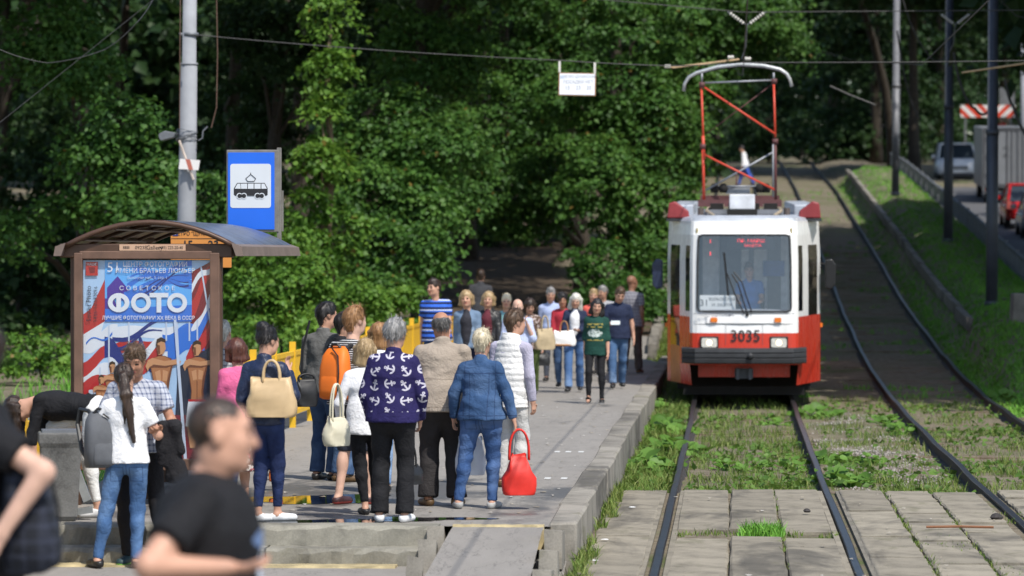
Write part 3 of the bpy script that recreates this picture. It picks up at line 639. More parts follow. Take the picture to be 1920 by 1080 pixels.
for k, (px, py, s, n, lb) in enumerate(weeds):
    yy = (CAMZ + .13) * F / (py - VY); x = X_at(px, yy); rr = np.random.default_rng(500 + k)
    n = int(n * 1.5); a = rr.uniform(0, 6.28, n); rad = rr.uniform(.02, 1, n) ** .7 * s * 1.45
    P = np.stack([np.cos(a) * rad, np.sin(a) * rad * 1.3, rr.uniform(.03, .22, n) * (1.2 - rad / s * .6)], 1)
    O = unit(np.stack([np.cos(a), np.sin(a), 0 * a], 1) + rr.normal(0, .2, (n, 3)))
    # round leaves: 8-gon fans
    nor = unit(np.array([0, -.25, 1.]) + rr.normal(0, .3, (n, 3))); d = unit(O - nor * (O * nor).sum(1, keepdims=True)); sd = np.cross(nor, d); L = rr.uniform(.5, 1., (n, 1)) * s * .52
    ang = np.linspace(0, 2 * np.pi, 10)[:-1]; prof = .62 + .38 * np.abs(np.cos(ang / 2))
    ring = P[:, None] + (d[:, None] * (np.cos(ang) * prof)[None, :, None] + sd[:, None] * (np.sin(ang) * .8 * prof)[None, :, None]) * L[:, None] + nor[:, None] * (.10 * L[:, None] * np.cos(ang * 2)[None, :, None])
    V = np.concatenate([P[:, None] + nor[:, None] * -.03, ring], 1).reshape(-1, 3); nb = 10
    Fc = np.concatenate([np.arange(n)[:, None] * nb + [[0, 1 + j, 1 + (j + 1) % 9]] for j in range(9)], 0)
    e = empty('weed', (x, yy, gz1(x, yy))); tag(e, lb, 'weed', 'weeds on the track bed')
    link('leaves', np_mesh('leaves', V, Fc), M_weed, e, True)
    b = MB()
    for i in range(min(n, 12)): b.tube([(0, 0, 0), tuple(P[i] * .6), tuple(P[i])], .005, 4)
    b.build('stems', M_g2, e)
# ------------------------------------------------------------------ tram stop shelter
M_brown = plain('brown_paint', (.085, .045, .028), .45, .2, .25, 5)
M_brown2 = plain('brown_paint_light', (.15, .085, .058), .5, .1, .25, 5)
M_roofT = plain('roof_sheet_top', (.13, .15, .20), .32, .4, .35, 3)
M_roofU = plain('roof_sheet_under', (.16, .075, .03), .4, .2, .4, 3)
M_gut = plain('gutter_brown', (.20, .15, .125), .55, .2, .2, 5)
M_white = plain('white_paint', (.78, .78, .77), .45, 0, .05, 4)
M_black = plain('black_paint', (.012, .012, .013), .45, 0, .3, 5)
M_ink = plain('black_ink', (.015, .015, .018), .7, 0, .1, 5)
SY = 33.05
def glassmat(name, tint, refl=.12, clear=.8):
    t = MT(name); nt = t.nt
    tr = nt.nodes.new('ShaderNodeBsdfTransparent'); tr.inputs[0].default_value = (*tint, 1)
    gl = nt.nodes.new('ShaderNodeBsdfGlossy'); gl.inputs['Roughness'].default_value = .03
    fr = nt.nodes.new('ShaderNodeLayerWeight'); fc = E(nt, fr.outputs['Facing'])
    mx = nt.nodes.new('ShaderNodeMixShader'); nt.links.new((fc * fc * fc * fc * fc * .9 + (.03 + refl)).s, mx.inputs[0])
    nt.links.new(tr.outputs[0], mx.inputs[1]); nt.links.new(gl.outputs[0], mx.inputs[2]); nt.links.new(mx.outputs[0], nt.nodes['Material Output'].inputs[0]); return t.m
M_glass = glassmat('shelter_glass', (.75, .8, .8), .02)
def sx(px): return X_at(px, SY)
def sz(py): return Z_at(py, SY)
sh_o = Vector((sx(270), SY, PLAT))
shel = empty('tram_shelter', sh_o); tag(shel, 'brown tram stop shelter with arched roof and poster end wall', 'shelter')
def sp(b, name, mat, **k):
    o = b.build(name, mat, shel, **k); o.matrix_parent_inverse = Matrix.Translation(-sh_o); return o
SL = 3.9
for px, yy in ((134, SY), (403, SY), (134, SY + SL), (134, SY + SL / 2)):
    b = MB(); b.box((sx(px), yy + .02, (PLAT + 2.5) / 2 - .02), (.085, .085, 2.5 - PLAT)); sp(b, 'post', M_brown, bevel=.006)
# frame of the poster box
fx0, fx1, fz0, fz1 = sx(146), sx(393), sz(862), sz(487)
for c, d in (((fx0 - .02, SY - .03, (fz0 + fz1) / 2), (.075, .13, fz1 - fz0 + .12)), ((fx1 + .035, SY - .03, (fz0 + fz1) / 2), (.085, .13, fz1 - fz0 + .12)), (((fx0 + fx1) / 2, SY - .03, fz1 + .04), (fx1 - fx0 + .02, .122, .07)), (((fx0 + fx1) / 2, SY - .03, fz0 - .05), (fx1 - fx0 + .02, .122, .10))):
    b = MB(); b.box(c, d); sp(b, 'poster_frame', M_brown2, bevel=.008)
b = MB(); b.box(((fx0 + fx1) / 2, SY + .03, (fz0 + fz1) / 2), (fx1 - fx0, .05, fz1 - fz0)); sp(b, 'back_panel', M_brown)
b = MB(); b.box((sx(270), SY - .02, sz(470)), (sx(440) - sx(112), .12, .12)); sp(b, 'end_beam', M_brown, bevel=.01)
b = MB(); b.box((sx(270), SY + SL, sz(470)), (sx(440) - sx(112), .1, .1)); sp(b, 'end_beam', M_brown, bevel=.01)
# arched roof
ax0, ax1, az0, az1 = sx(112), sx(447), sz(463), sz(414)
def arch(t): return (ax0 + (ax1 - ax0) * t, az0 + (az1 - az0) * (1 - (2 * t - 1) ** 2))
nseg = 20
for k in range(6):     # six curved sheets side by side along the shelter
    ya, yb = SY - .12 + k * (SL + .3) / 6 + .008, SY - .12 + (k + 1) * (SL + .3) / 6 - .008
    b = MB()
    b.cur = 0; ring = [[(arch(i / nseg)[0], y, arch(i / nseg)[1] + .012) for i in range(nseg + 1)] for y in (ya, yb)]; b.rings(ring, False, False)
    b.cur = 1; ring = [[(arch(i / nseg)[0], y, arch(i / nseg)[1] - .006) for i in range(nseg, -1, -1)] for y in (ya, yb)]; b.rings(ring, False, False)
    sp(b, 'roof_sheet', [M_roofT, M_roofU], smooth=True)
for k in range(5):
    y = SY - .13 + k * (SL + .32) / 4
    b = MB(); b.tube([(arch(i / 12)[0], y, arch(i / 12)[1] - .012) for i in range(13)], .024, 6); sp(b, 'roof_rib', M_brown, smooth=True)
for t in (.12, .3, .5, .7, .88):
    b = MB(); x, z = arch(t); b.tube([(x, SY - .1, z - .03), (x, SY + SL + .1, z - .03)], .016, 6); sp(b, 'purlin', M_brown)
for x, nm in ((sx(106), 'gutter'), (sx(450), 'gutter')):
    b = MB(); s = -1 if x < sx(270) else 1
    b.prism([(x - s * .07, sz(455)), (x + s * .02, sz(462)), (x + s * .035, sz(480)), (x - s * .03, sz(480))], SL + .5, Matrix.Translation((0, SY - .18, 0))); sp(b, nm, M_gut)
# glass back wall and bench
for k in range(2):
    b = MB(); y0 = SY + .1 + k * SL / 2; b.box((sx(134), y0 + SL / 4 - .03, 1.45), (.012, SL / 2 - .2, 1.6)); sp(b, 'pane', M_glass)
for k in range(3):
    b = MB(); b.box((sx(134) + .25 + k * .13, SY + SL / 2, PLAT + .45), (.1, SL - .8, .04)); sp(b, 'bench_plank', M_brown2, bevel=.006)
for q in (.7, SL - .7):
    b = MB(); b.box((sx(134) + .35, SY + q, PLAT + .22), (.35, .06, .42)); sp(b, 'bench_leg', M_brown)
# poster with flat print
M = {}
def ink(n, c): return plain('print_' + n, c, .22, 0, .06, 3)
INK = dict(sky=ink('sky', (.42, .60, .82)), blue=ink('blue', (.035, .17, .62)), lblue=ink('light_blue', (.12, .42, .85)), navy=ink('navy', (.02, .035, .20)), violet=ink('violet', (.07, .03, .30)), red=ink('red', (.48, .028, .03)), dred=ink('dark_red', (.20, .012, .025)), white=ink('white', (.74, .76, .80)), pale=ink('pale', (.55, .62, .74)), tan=ink('tan', (.42, .17, .07)), tan2=ink('tan_light', (.58, .29, .14)), brown=ink('shadow_brown', (.17, .06, .03)), hair=ink('hair', (.05, .025, .015)), dark=ink('dark', (.02, .025, .05)), grey=ink('grey', (.45, .48, .52)))
b = MB(); pc = Vector((sx(270), SY - .03, sz(675)))
b.box((0, 0, 0), (fx1 - fx0 - .005, .012, fz1 - fz0 - .005)); poster = sp(b, 'poster', INK['sky']); poster.location = pc
lay = [0]
def pol(name, col, pts):
    lay[0] += 1; b = MB()
    y = -.0065 - lay[0] * .00012
    b.v = [((px - 270) / F * SY, y, -(py - 675) / F * SY) for px, py in pts]; b.f = [tuple(range(len(pts)))]; b.mi = [0]
    # orient towards the viewer
    o = b.build(name, INK[col], poster); return o
def wav(px0, py0, px1, py1, w0, w1, amp, ph, n=10):
    """wavy ribbon between two points: a stripe of a flying flag"""
    top, bot = [], []
    for i in range(n + 1):
        t = i / n; x = px0 + (px1 - px0) * t; y = py0 + (py1 - py0) * t + amp * math.sin(t * 6 + ph); wd = w0 + (w1 - w0) * t
        top.append((x, y - wd / 2)); bot.append((x, y + wd / 2 + amp * .3 * math.sin(t * 4 + ph)))
    return top + bot[::-1]
random.seed(12)
pol('print', 'dred', [(355, 510), (393, 490), (393, 700), (350, 640)])
pol('flag', 'red', [(150, 610), (195, 515), (195, 590), (170, 640), (150, 660)])
pol('flag', 'white', [(150, 600), (170, 585), (196, 575), (180, 640), (150, 640)])
pol('flag', 'red', [(150, 590), (190, 560), (196, 600), (150, 628)])
for k, (a, bq, c, d, w_, col) in enumerate([(150, 650, 215, 620, 26, 'white'), (150, 690, 220, 650, 30, 'red'), (170, 640, 330, 615, 28, 'white'), (205, 665, 340, 632, 26, 'red'), (200, 690, 330, 660, 30, 'white'), (215, 715, 300, 668, 30, 'red'), (150, 720, 215, 690, 36, 'white'), (190, 650, 240, 690, 40, 'navy'), (255, 650, 285, 690, 34, 'navy'), (235, 680, 300, 640, 22, 'white'), (300, 640, 365, 620, 30, 'blue'), (310, 660, 380, 640, 36, 'blue'), (345, 690, 393, 610, 40, 'red'), (355, 640, 393, 560, 34, 'white'), (350, 640, 393, 590, 26, 'blue'), (355, 580, 393, 505, 36, 'red'), (350, 545, 393, 500, 16, 'white'), (150, 735, 230, 700, 30, 'red'), (160, 760, 215, 740, 40, 'pale'), (205, 640, 300, 605, 8, 'navy'), (215, 650, 300, 618, 6, 'navy'), (150, 775, 200, 760, 30, 'lblue'), (155, 648, 205, 625, 5, 'blue'), (240, 700, 290, 668, 26, 'red')]):
    pol('flag', col, wav(a, bq, c, d, w_, w_ * .7, 7, k * 1.3))
for (x0, y0, x1, y1) in [(197, 610, 197, 800), (235, 600, 235, 790), (306, 590, 306, 640), (325, 590, 340, 850), (372, 500, 392, 620), (365, 600, 365, 650), (350, 590, 350, 640), (180, 690, 180, 790)]:
    pol('flag_pole', 'pale', [(x0, y0), (x0 + 3, y0), (x1 + 3, y1), (x1, y1)])
# blue title panel with its printed folds
pol('title_panel', 'lblue', [(191, 488), (356, 488), (356, 604), (191, 604)])
pol('print', 'violet', [(191, 560), (191, 604), (225, 604), (208, 560)]); pol('print', 'violet', [(195, 540), (215, 518), (240, 548), (250, 560), (195, 560)])
for k in range(7): pol('print', 'blue', wav(215 + k * 6, 560 - k * 9, 356, 520 - k * 3 + 8 * (k % 3), 5 + 5 * (k % 2), 10, 9, k * .9))
for k in range(4): pol('print', 'navy', wav(245 + 8 * k, 560 - 12 * k, 350, 505 + 9 * k, 2, 3, 7, k))
pol('print', 'blue', [(191, 580), (356, 572), (356, 604), (191, 604)])
# athletes
def athlete(cx, top, s, face=1):
    q = lambda pts: [(cx + x * s, top + y * s) for x, y in pts]
    pol('figure', 'brown', q([(-25, 62), (-21, 44), (-5, 38), (8, 38), (24, 44), (27, 60), (20, 95), (16, 125), (18, 150), (-17, 150), (-15, 125), (-19, 95)]))
    pol('figure', 'tan', q([(-24, 60), (-19, 44), (-5, 39), (6, 39), (20, 45), (23, 60), (14, 95), (11, 125), (13, 150), (-15, 150), (-13, 125), (-17, 95)]))
    pol('figure', 'tan2', q([(-14, 75), (-2, 70), (0, 95), (-10, 98)])); pol('figure', 'tan2', q([(4, 70), (16, 74), (13, 96), (3, 95)]))
    pol('figure', 'brown', q([(-1, 98), (1, 98), (1, 150), (-1, 150)]))
    pol('figure', 'tan2', q([(-36, 62), (-31, 48), (-20, 43), (8, 50), (34, 46), (46, 50), (44, 56), (10, 61), (-18, 58), (-27, 64), (-31, 74)])); pol('figure', 'brown', q([(-30, 68), (-18, 58), (10, 61), (42, 56), (12, 66), (-16, 65)]))
    pol('figure', 'tan2', q([(-9, 6), (2, 2), (9, 8), (11, 22), (4, 34), (-6, 36), (-10, 22)])); pol('figure', 'brown', q([(-10, 12), (-3, 14), (-2, 34), (-8, 34)]))
    pol('figure', 'hair', q([(-12, 14), (-10, 0), (0, -5), (10, 0), (11, 8), (0, 5), (-8, 9), (-10, 20)]))
    pol('figure', 'white', q([(-22, 148), (22, 148), (28, 190), (30, 215), (-30, 215), (-26, 180)])); pol('figure', 'red', q([(-22, 146), (22, 146), (22, 152), (-22, 152)])); pol('figure', 'grey', q([(-4, 160), (2, 160), (6, 214), (-12, 214)]))
    pol('figure', 'tan2', q([(-26, 215), (-2, 215), (-4, 270), (-18, 270)])); pol('figure', 'tan', q([(4, 215), (28, 215), (24, 270), (8, 270)]))
pol('print', 'dark', [(330, 690), (393, 650), (393, 862), (320, 862)]); pol('print', 'dred', [(148, 780), (393, 780), (393, 862), (148, 862)])
pol('print', 'pale', [(150, 790), (210, 770), (240, 862), (150, 862)])
athlete(205, 681, .55); athlete(184, 706, .45); athlete(160, 740, .4); athlete(366, 642, .74); athlete(298, 637, .82)
pol('flag_pole', 'pale', [(322, 600), (327, 600), (347, 862), (341, 862)])
T = lambda s, px, py, size, col='white', **k: text('lettering', s, ((px - 270) / F * SY, -.0065 - .00012 * (lay[0] + 8), -(py - 675) / F * SY), size, INK[col], poster, **k)
def ring(cx, cy, rx, ry, wx, wy, n=28):
    o_ = [(cx + rx * math.cos(2 * math.pi * i / n), cy + ry * math.sin(2 * math.pi * i / n)) for i in range(n + 1)]; i_ = [(cx + (rx - wx) * math.cos(2 * math.pi * i / n), cy + (ry - wy) * math.sin(2 * math.pi * i / n)) for i in range(n + 1)]
    pol('lettering', 'white', o_ + i_[::-1])
ring(217.5, 568, 20.5, 18, 9, 8); pol('lettering', 'white', [(213, 550), (222, 550), (222, 586), (213, 586)])
ring(260, 568, 19, 18.5, 8.5, 8); ring(328.5, 568, 19, 18.5, 8.5, 8)
pol('lettering', 'white', [(276, 549.5), (312, 549.5), (312, 558), (276, 558)]); pol('lettering', 'white', [(289.5, 558), (298.5, 558), (298.5, 586.5), (289.5, 586.5)])
T('С О В Е Т С К О Е', 272, 541, .052, sx=1.13)
T('ЛУЧШИЕ ФОТОГРАФИИ XX ВЕКА В СССР', 274, 597, .046, sx=.86, bold=.0006)
T('ИМЕНИ БРАТЬЕВ ЛЮМЬЕР', 287, 508, .058, sx=.9); T('ЦЕНТР ФОТОГРАФИИ', 287, 496, .058, sx=.9)
T('51', 208, 502, .12); T('Болотная наб., 3, стр. 1', 272, 521, .032, 'pale')
T('Soviet Photo', 161, 570, .06, 'dark', rot=(R(90), R(-90), 0)); T('14.05–10.09.2016', 174, 571, .043, 'dark', rot=(R(90), R(-90), 0))
pol('stamp', 'red', [(155, 491), (178, 491), (178, 517), (155, 517)]); T('НАШЕ', 166.5, 496, .03); pol('print', 'dred', [(160, 501), (173, 501), (172, 512), (163, 513)])
b = MB(); b.box(((fx0 + fx1) / 2, SY - .062, (fz0 + fz1) / 2), (fx1 - fx0 - .01, .004, fz1 - fz0 - .01)); sp(b, 'glazing', glassmat('poster_glass', (.95, .96, .97), .0))
# company strip above the poster
M_strip = plain('strip_cream', (.52, .33, .22), .6, 0, .06)
b = MB(); b.box((sx(283), SY - .088, sz(464)), (.575, .008, .055)); o = sp(b, 'name_strip', M_strip)
for tx, px, size, kk in (('0923В', 262, .042, 1.), ('Gallery', 287, .052, .95), ('(495) 225-20-40', 318, .038, .85)):
    text('lettering', tx, (sx(px), SY - .0935, sz(464.5)), size, M_ink, o, sx=kk)
for q in range(9):
    bb = MB(); bb.box((sx(228 + q * 1.4), SY - .093, sz(464)), (.0025 if q % 3 else .0045, .001, .025)); bb.build('bar', M_ink, o)
# ------------------------------------------------------------------ lamp pole with wiring, orange timetable, stop sign
M_pole = plain('pole_grey', (.27, .28, .30), .75, 0, .16, 2, .2)
PY = 58.0; pb = base_at(343, PY)
pole = empty('overhead_wire_pole', pb); tag(pole, 'tall pale grey tapered pole behind the shelter carrying a small floodlight', 'pole')
b = MB(); px_ = [(343, 790, 19), (345, 420, 17.5), (350, 120, 15.5), (350, 119, 13.5), (355, -300, 12)]
b.tube([at(a, c, PY) - Vector(pb) for a, c, r in px_], [r * PY / F for a, c, r in px_], 16); b.build('shaft', M_pole, pole, True)
b = MB(); b.tube([at(341, 122, PY) - Vector(pb), at(350.5, 116, PY) - Vector(pb)], .135, 16); b.v = [tuple(Vector(v)) for v in b.v]
b = MB(); c_ = at(350, 118, PY) - Vector(pb); b.tube([c_ - Vector((0, 0, .015)), c_ + Vector((0, 0, .015))], .134, 16); b.build('collar', M_pole, pole, True)
b = MB(); c_ = at(353, 62, PY) - Vector(pb); b.tube([c_ - Vector((0, 0, .025)), c_ + Vector((0, 0, .025))], .122, 16); b.box(c_ + Vector((-.14, 0, 0)), (.06, .06, .05)); b.build('clamp', M_gal, pole, True)
b = MB(); c_ = at(310, 254, PY - .15) - Vector(pb); b.prism([(-.13, -.02), (-.10, -.07), (.10, -.02), (.13, .05), (-.04, .08), (-.13, .03)], .22, Matrix.Translation(c_ - Vector((0, .11, 0)))); b.build('floodlight', M_gal, pole, bevel=.01)
b = MB(); b.tube([at(331, 262, PY - .2) - Vector(pb), at(358, 336, PY - .2) - Vector(pb)], .02, 6); b.build('bracket', plain('pale_rust', (.5, .42, .36), .8, 0, .3), pole)
M_rw = MT('red_white_plate', .6); x_, y_, z_ = M_rw.xyz(); M_rw.color(M_rw.mix((x_ + z_ * .3).abs() < .035, (.7, .68, .66), (.42, .12, .08))); 
b = MB(); b.add([(-.16, 0, -.07), (.14, 0, -.09), (.165, 0, .06), (-.14, 0, .085), (-.16, .008, -.07), (.14, .008, -.09), (.165, .008, .06), (-.14, .008, .085)], [(0, 1, 2, 3), (7, 6, 5, 4), (0, 4, 5, 1), (1, 5, 6, 2), (2, 6, 7, 3), (3, 7, 4, 0)]); b.build('red_white_plate', M_rw.m, pole, loc=at(350, 307, PY - .24) - Vector(pb))
for k in range(7):
    b = MB(); c_ = at(345, 243 + k * 3.2, PY) - Vector(pb); r_ = .15 + .008 * (k % 3)
    b.tube([c_ + Vector((math.cos(a * .5236) * r_, math.sin(a * .5236) * r_, .02 * math.sin(a + k))) for a in range(13)], .006, 4); b.build('wire_wrap', M_gal, pole)
b = MB(); b.tube([at(368, 262, PY - .1) - Vector(pb), at(375, 258, PY - .1) - Vector(pb), at(376, 245, PY - .1) - Vector(pb), at(385, 236, PY - .1) - Vector(pb)], .012, 5); b.build('hook', M_gal, pole)
b = MB(); b.tube([at(334, -40, PY - .1) - Vector(pb), at(333, 60, PY - .15) - Vector(pb), at(332, 240, PY - .15) - Vector(pb)], .008, 4); b.tube([at(402, -20, PY) - Vector(pb), at(404, 100, PY) - Vector(pb), at(402, 200, PY) - Vector(pb), at(392, 238, PY) - Vector(pb)], .009, 4); b.build('cable', plain('rusty_cable', (.12, .07, .05), .9), pole)
# orange timetable board on its own post behind the shelter
OY = 38.6
M_or = plain('timetable_orange', (.62, .25, .055), .5, 0, .06, 3)
ob = base = Vector((X_at(372, OY), OY, PLAT)); tt = empty('timetable_board', ob); tag(tt, 'orange route timetable board seen under the shelter roof', 'timetable')
def oz(px, py): return at(px, py, OY) - ob
b = MB(); c_ = oz(372.5, 467); b.box(c_, (115 * OY / F, .03, 70 * OY / F)); b.build('panel', M_or, tt, bevel=.004)
b = MB(); b.box(oz(372, 700) + Vector((0, .05, 0)), (.05, .05, 2.0)); b.build('post', M_gal, tt)
fr_ = c_ + Vector((0, -.017, 0))
b = MB(); b.box(oz(324, 438) + Vector((0, -.018, 0)), (.055, .003, .045)); ii_ = b.build('tram_symbol', INK['navy'], tt)
text('lettering', 'Т', oz(324, 438) + Vector((0, -.021, 0)), .045, M_white, tt)
text('lettering', 'МЕТРО "ЩУКИНСКАЯ"', oz(370, 438) + Vector((0, -.019, 0)), .058, M_ink, tt, sx=.85); 
text('lettering', '15     23', oz(372, 459) + Vector((0, -.019, 0)), .11, M_ink, tt, bold=.002)
b = MB(); b.box(oz(372, 447) + Vector((0, -.018, 0)), (.6, .002, .004)); b.build('rule', M_ink, tt)
# tram stop sign
GY = 37.4
go = Vector((X_at(521, GY), GY, PLAT)); sg = empty('tram_stop_sign', go); tag(sg, 'blue tram stop sign with white tram pictogram on grey post', 'sign')
def gp(px, py, dy=0): return at(px, py, GY) - go + Vector((0, dy, 0))
kx = GY / F
M_sblue = plain('sign_blue', (.012, .13, .68), .35, 0, .05, 2); M_swhite = plain('sign_white', (.60, .63, .66), .45, 0, .05, 2); M_sframe = plain('sign_frame', (.20, .19, .17), .6, .3, .25)
b = MB(); b.box(gp(471, 357.5), (99 * kx, .06, 155 * kx)); b.build('frame', M_sframe, sg, bevel=.006)
b = MB(); b.box(gp(468.5, 357.5, -.034), (88 * kx, .012, 145 * kx)); b.build('face', M_sblue, sg)
def rrect(b, c, w_, h_, r, y0, y1, n=5):
    ring = []
    for q, (sx_, sy_) in enumerate([(1, 1), (-1, 1), (-1, -1), (1, -1)]):
        for i in range(n + 1): a = math.pi / 2 * (q + i / n); ring.append((c.x + sx_ * (w_ / 2 - r) + r * math.cos(a), c.z + sy_ * (h_ / 2 - r) + r * math.sin(a)))
    b.prism(ring[::-1], y1 - y0, Matrix.Translation((0, c.y + y0, 0)))
b = MB(); rrect(b, gp(467.5, 348, -.043), 77 * kx, 83 * kx, 5 * kx, 0, .004); b.build('pictogram_field', M_swhite, sg)
pk = lambda x, y, d=0: gp(380 + x / 4.156, 260 + y / 4.154, -.0455 - d)   # zoom coordinates of the pictogram
def flat(name, pts, mat, d): b = MB(); b.v = [pk(x, y, d) for x, y in pts]; b.f = [tuple(range(len(pts)))]; b.mi = [0]; return b.build(name, mat, sg)
flat('tram_silhouette', [(232, 385), (258, 342), (475, 342), (498, 385), (498, 435), (488, 443), (242, 443), (232, 432)], M_ink, 0)
for pts in ([(239, 387), (261, 348), (283, 348), (286, 388)], [(289, 388), (287, 348), (337, 348), (337, 388)], [(343, 388), (343, 348), (388, 348), (388, 388)], [(394, 388), (394, 348), (443, 348), (443, 388)], [(449, 388), (449, 348), (472, 348), (492, 387)]): flat('tram_window', pts, M_swhite, .0012)
for cx in (277, 312, 418, 452):
    for r_, m_, d_ in ((24, M_swhite, .0014), (17, M_ink, .0024)): flat('tram_wheel', [(cx + r_ * math.cos(a * .3927), 444 + r_ * math.sin(a * .3927)) for a in range(16)], m_, d_)
flat('tram_underbody', [(332, 428), (398, 428), (394, 443), (336, 443)], M_ink, .003)
for (a, c) in (((340, 330), (326, 308)), ((326, 308), (365, 275)), ((365, 275), (404, 308)), ((404, 308), (392, 330)), ((340, 330), (392, 330)), ((365, 262), (365, 276))):
    b = MB(); b.tube([pk(*a), pk(*c)], .0035, 4); b.build('pantograph_line', M_ink, sg)
for pts in ([(240, 118), (300, 108), (312, 120), (240, 126)], [(342, 118), (480, 124), (486, 134), (345, 132)], [(498, 130), (520, 122), (540, 136)]): flat('paint_chip', pts, M_white, -.0095)
b = MB(); b.box(gp(520.5, 369, .01), (.042, .06, 186 * kx)); b.build('post', M_sframe, sg, bevel=.004)
b = MB(); b.box(gp(526, 395, .03), (.02, .04, .4)); b.build('bracket', M_sframe, sg)
# ------------------------------------------------------------------ yellow fence along the back of the platform
M_fy = plain('fence_yellow', (.72, .42, .015), .55, 0, .14, 3)
FX = -5.95
fenc = empty('yellow_fence', (FX, 45, PLAT)); tag(fenc, 'yellow painted slatted fence along the back of the platform', 'fence')
sl_me = bpy.data.meshes.new('slat'); bb = MB(); bb.box((0, 0, 0), (.03, .115, .74)); sl_me.from_pydata(bb.v, [], bb.f); sl_me.materials.append(M_fy)
def fput(o): o.parent = fenc; o.matrix_parent_inverse = Matrix.Translation((-FX, -45, -PLAT)); return o
y = 28.0; kf = 0
while y < 76:
    z = PLAT - .02 if y > 30.6 else .0
    if 32 < y < 38: y += 2.0; continue
    FX2 = FX if y < 35 else -5.5; z = z - (.2 if y < 35 else 0)
    b = MB(); b.box((FX2, y, z + .55), (.075, .075, 1.10)); fput(b.build('post', M_fy))
    for h in (.2, .9): b = MB(); b.box((FX2 + (.001 if h < .5 else 0), y + 1.0, z + h * 1.06), (.05, 1.93, .055)); fput(b.build('rail', M_fy))
    for q in range(11):
        o = bpy.data.objects.new('slat', sl_me); C.objects.link(o); fput(o); o.location = (FX2, y + .17 + q * .166, z + .60)
    y += 2.0
# ------------------------------------------------------------------ litter bin and broken planks by the shelter
M_bin = mat_concrete('bin_concrete', (.16, .16, .155), (1, 1, 1))
bx, by = X_at(104, 31.1), 31.1
b = MB(); b.rings([[(sx_ * w_, sy_ * w_, z) for sx_, sy_ in ((-1, -1), (1, -1), (1, 1), (-1, 1))] for z, w_ in ((0, .11), (.04, .135), (.60, .165), (.64, .178), (.72, .178), (.73, .15), (.55, .14))], caps=True)
bn = empty('litter_bin', (bx, by, PLAT)); tag(bn, 'square grey concrete litter bin beside the shelter', 'bin'); b.build('body', M_bin, bn, bevel=.012); bn.rotation_euler = (0, 0, R(12))
b = MB(); b.box((0, 0, .735), (.30, .30, .02)); b.build('inner_liner', M_gal, bn)
bp = empty('broken_bench_plank', (X_at(160, 31.2), 31.2, PLAT)); tag(bp, 'broken grey steel plank leaning against the litter bin', 'plank')
M_plk = plain('plank_grey', (.21, .22, .22), .7, .2, .25, 4)
b = MB(); p0, p1 = at(157, 945, 31.2), at(118, 842, 31.35); b.tube([p0 - bp.location, p1 - bp.location], .045, 4); b.build('beam', M_plk, bp)
b = MB(); b.box(at(146, 962, 31.2) - bp.location, (.17, .1, .05), rot=(0, R(-8), .2)); b.build('foot', M_plk, bp)
# ------------------------------------------------------------------ overhead wires
M_wire = plain('wire_dark', (.05, .05, .05), .6, .3)
M_ins = plain('insulator', (.62, .60, .54), .4, 0, .1)
def wire(name, label, pts, r=.012, mat=None, cat='wire', group='overhead wires', sag=0., n=12):
    P = [Vector(p) for p in pts]; Q_ = []
    for a, c in zip(P, P[1:]):
        for i in range(n): t = i / n; Q_.append(a.lerp(c, t) - Vector((0, 0, sag * 4 * t * (1 - t))))
    Q_.append(P[-1]); b = MB(); b.tube(Q_, r, 5); o = b.build(name, mat or M_wire); tag(o, label, cat, group); return o
WY = 58.0
wire('span_wire', 'long span wire from the grey pole across the stop holding the route board', [at(365, 63, WY), at(700, 92, WY), at(1050, 113, WY), at(1260, 124, WY), at(1390, 118, WY), at(1930, 116, WY)], .0075, sag=.01)
wire('span_wire', 'upper span wire crossing above the pantograph', [at(1080, -5, 66), at(1395, 24, 66), at(1960, 22, 66)], .008)
wire('contact_wire', 'contact wire running along above the nearer track', [(.21, 8, 5.78), (.21, 70, 5.72), (.21, 110, 7.6), (.21, 160, 10.6), (.21, 220, 13)], .010)
wire('contact_wire', 'contact wire running along above the far track', [(3.45, 8, 5.8), (3.45, 70, 5.9), (3.45, 110, 8.0), (3.45, 160, 11), (3.45, 220, 13)], .010)
wire('guy_wire', 'thin wire slanting across the dark trees at upper left', [at(-20, 235, 50), at(290, -10, 52)], .004)
wire('cable', 'drooping cable with tape ends at upper left', [at(-20, 85, 50), at(80, 115, 50), at(190, 90, 51), at(250, 40, 51), at(285, -10, 52)], .006, sag=.03)
wire('stay_rod', 'wooden stay rod left of the pantograph', [at(1246, 124, 64), at(1262, 127, 64.2), at(1385, 112, 65)], .018, plain('stay_tan', (.42, .30, .17), .7))
wire('stay_rod', 'wooden stay rod near the right pale pole', [at(1800, 138, 66), at(1925, 120, 66)], .018, plain('stay_tan', (.42, .30, .17), .7))
wire('drop_wire', 'slanting wire from stay rod left of the pale pole', [at(1555, 162, 72), at(1590, 178, 72), at(1640, 198, 72)], .015)
wire('drop_wire', 'curved wire hanging right of the pale pole', [at(1680, 60, 90), at(1700, 170, 90), at(1725, 225, 90)], .02, sag=.1)
wire('drop_wire', 'curved wire hanging left of the middle dark pole', [at(1690, 0, 85), at(1735, 100, 85), at(1770, 108, 85)], .015, sag=.15)
wire('drop_wire', 'coiled dark cable hanging between the two dark poles', [at(1785, 100, 85), at(1800, 165, 85), at(1825, 205, 85), at(1850, 210, 85)], .03, sag=.1)
wire('drop_wire', 'coiled dark cable right of the nearest dark pole', [at(1880, 150, 80), at(1895, 200, 80), at(1925, 260, 80)], .03, sag=.1)
wire('drop_wire', 'thin wire at the upper right corner', [at(1868, 0, 80), at(1900, 32, 80), at(1930, 40, 80)], .012)
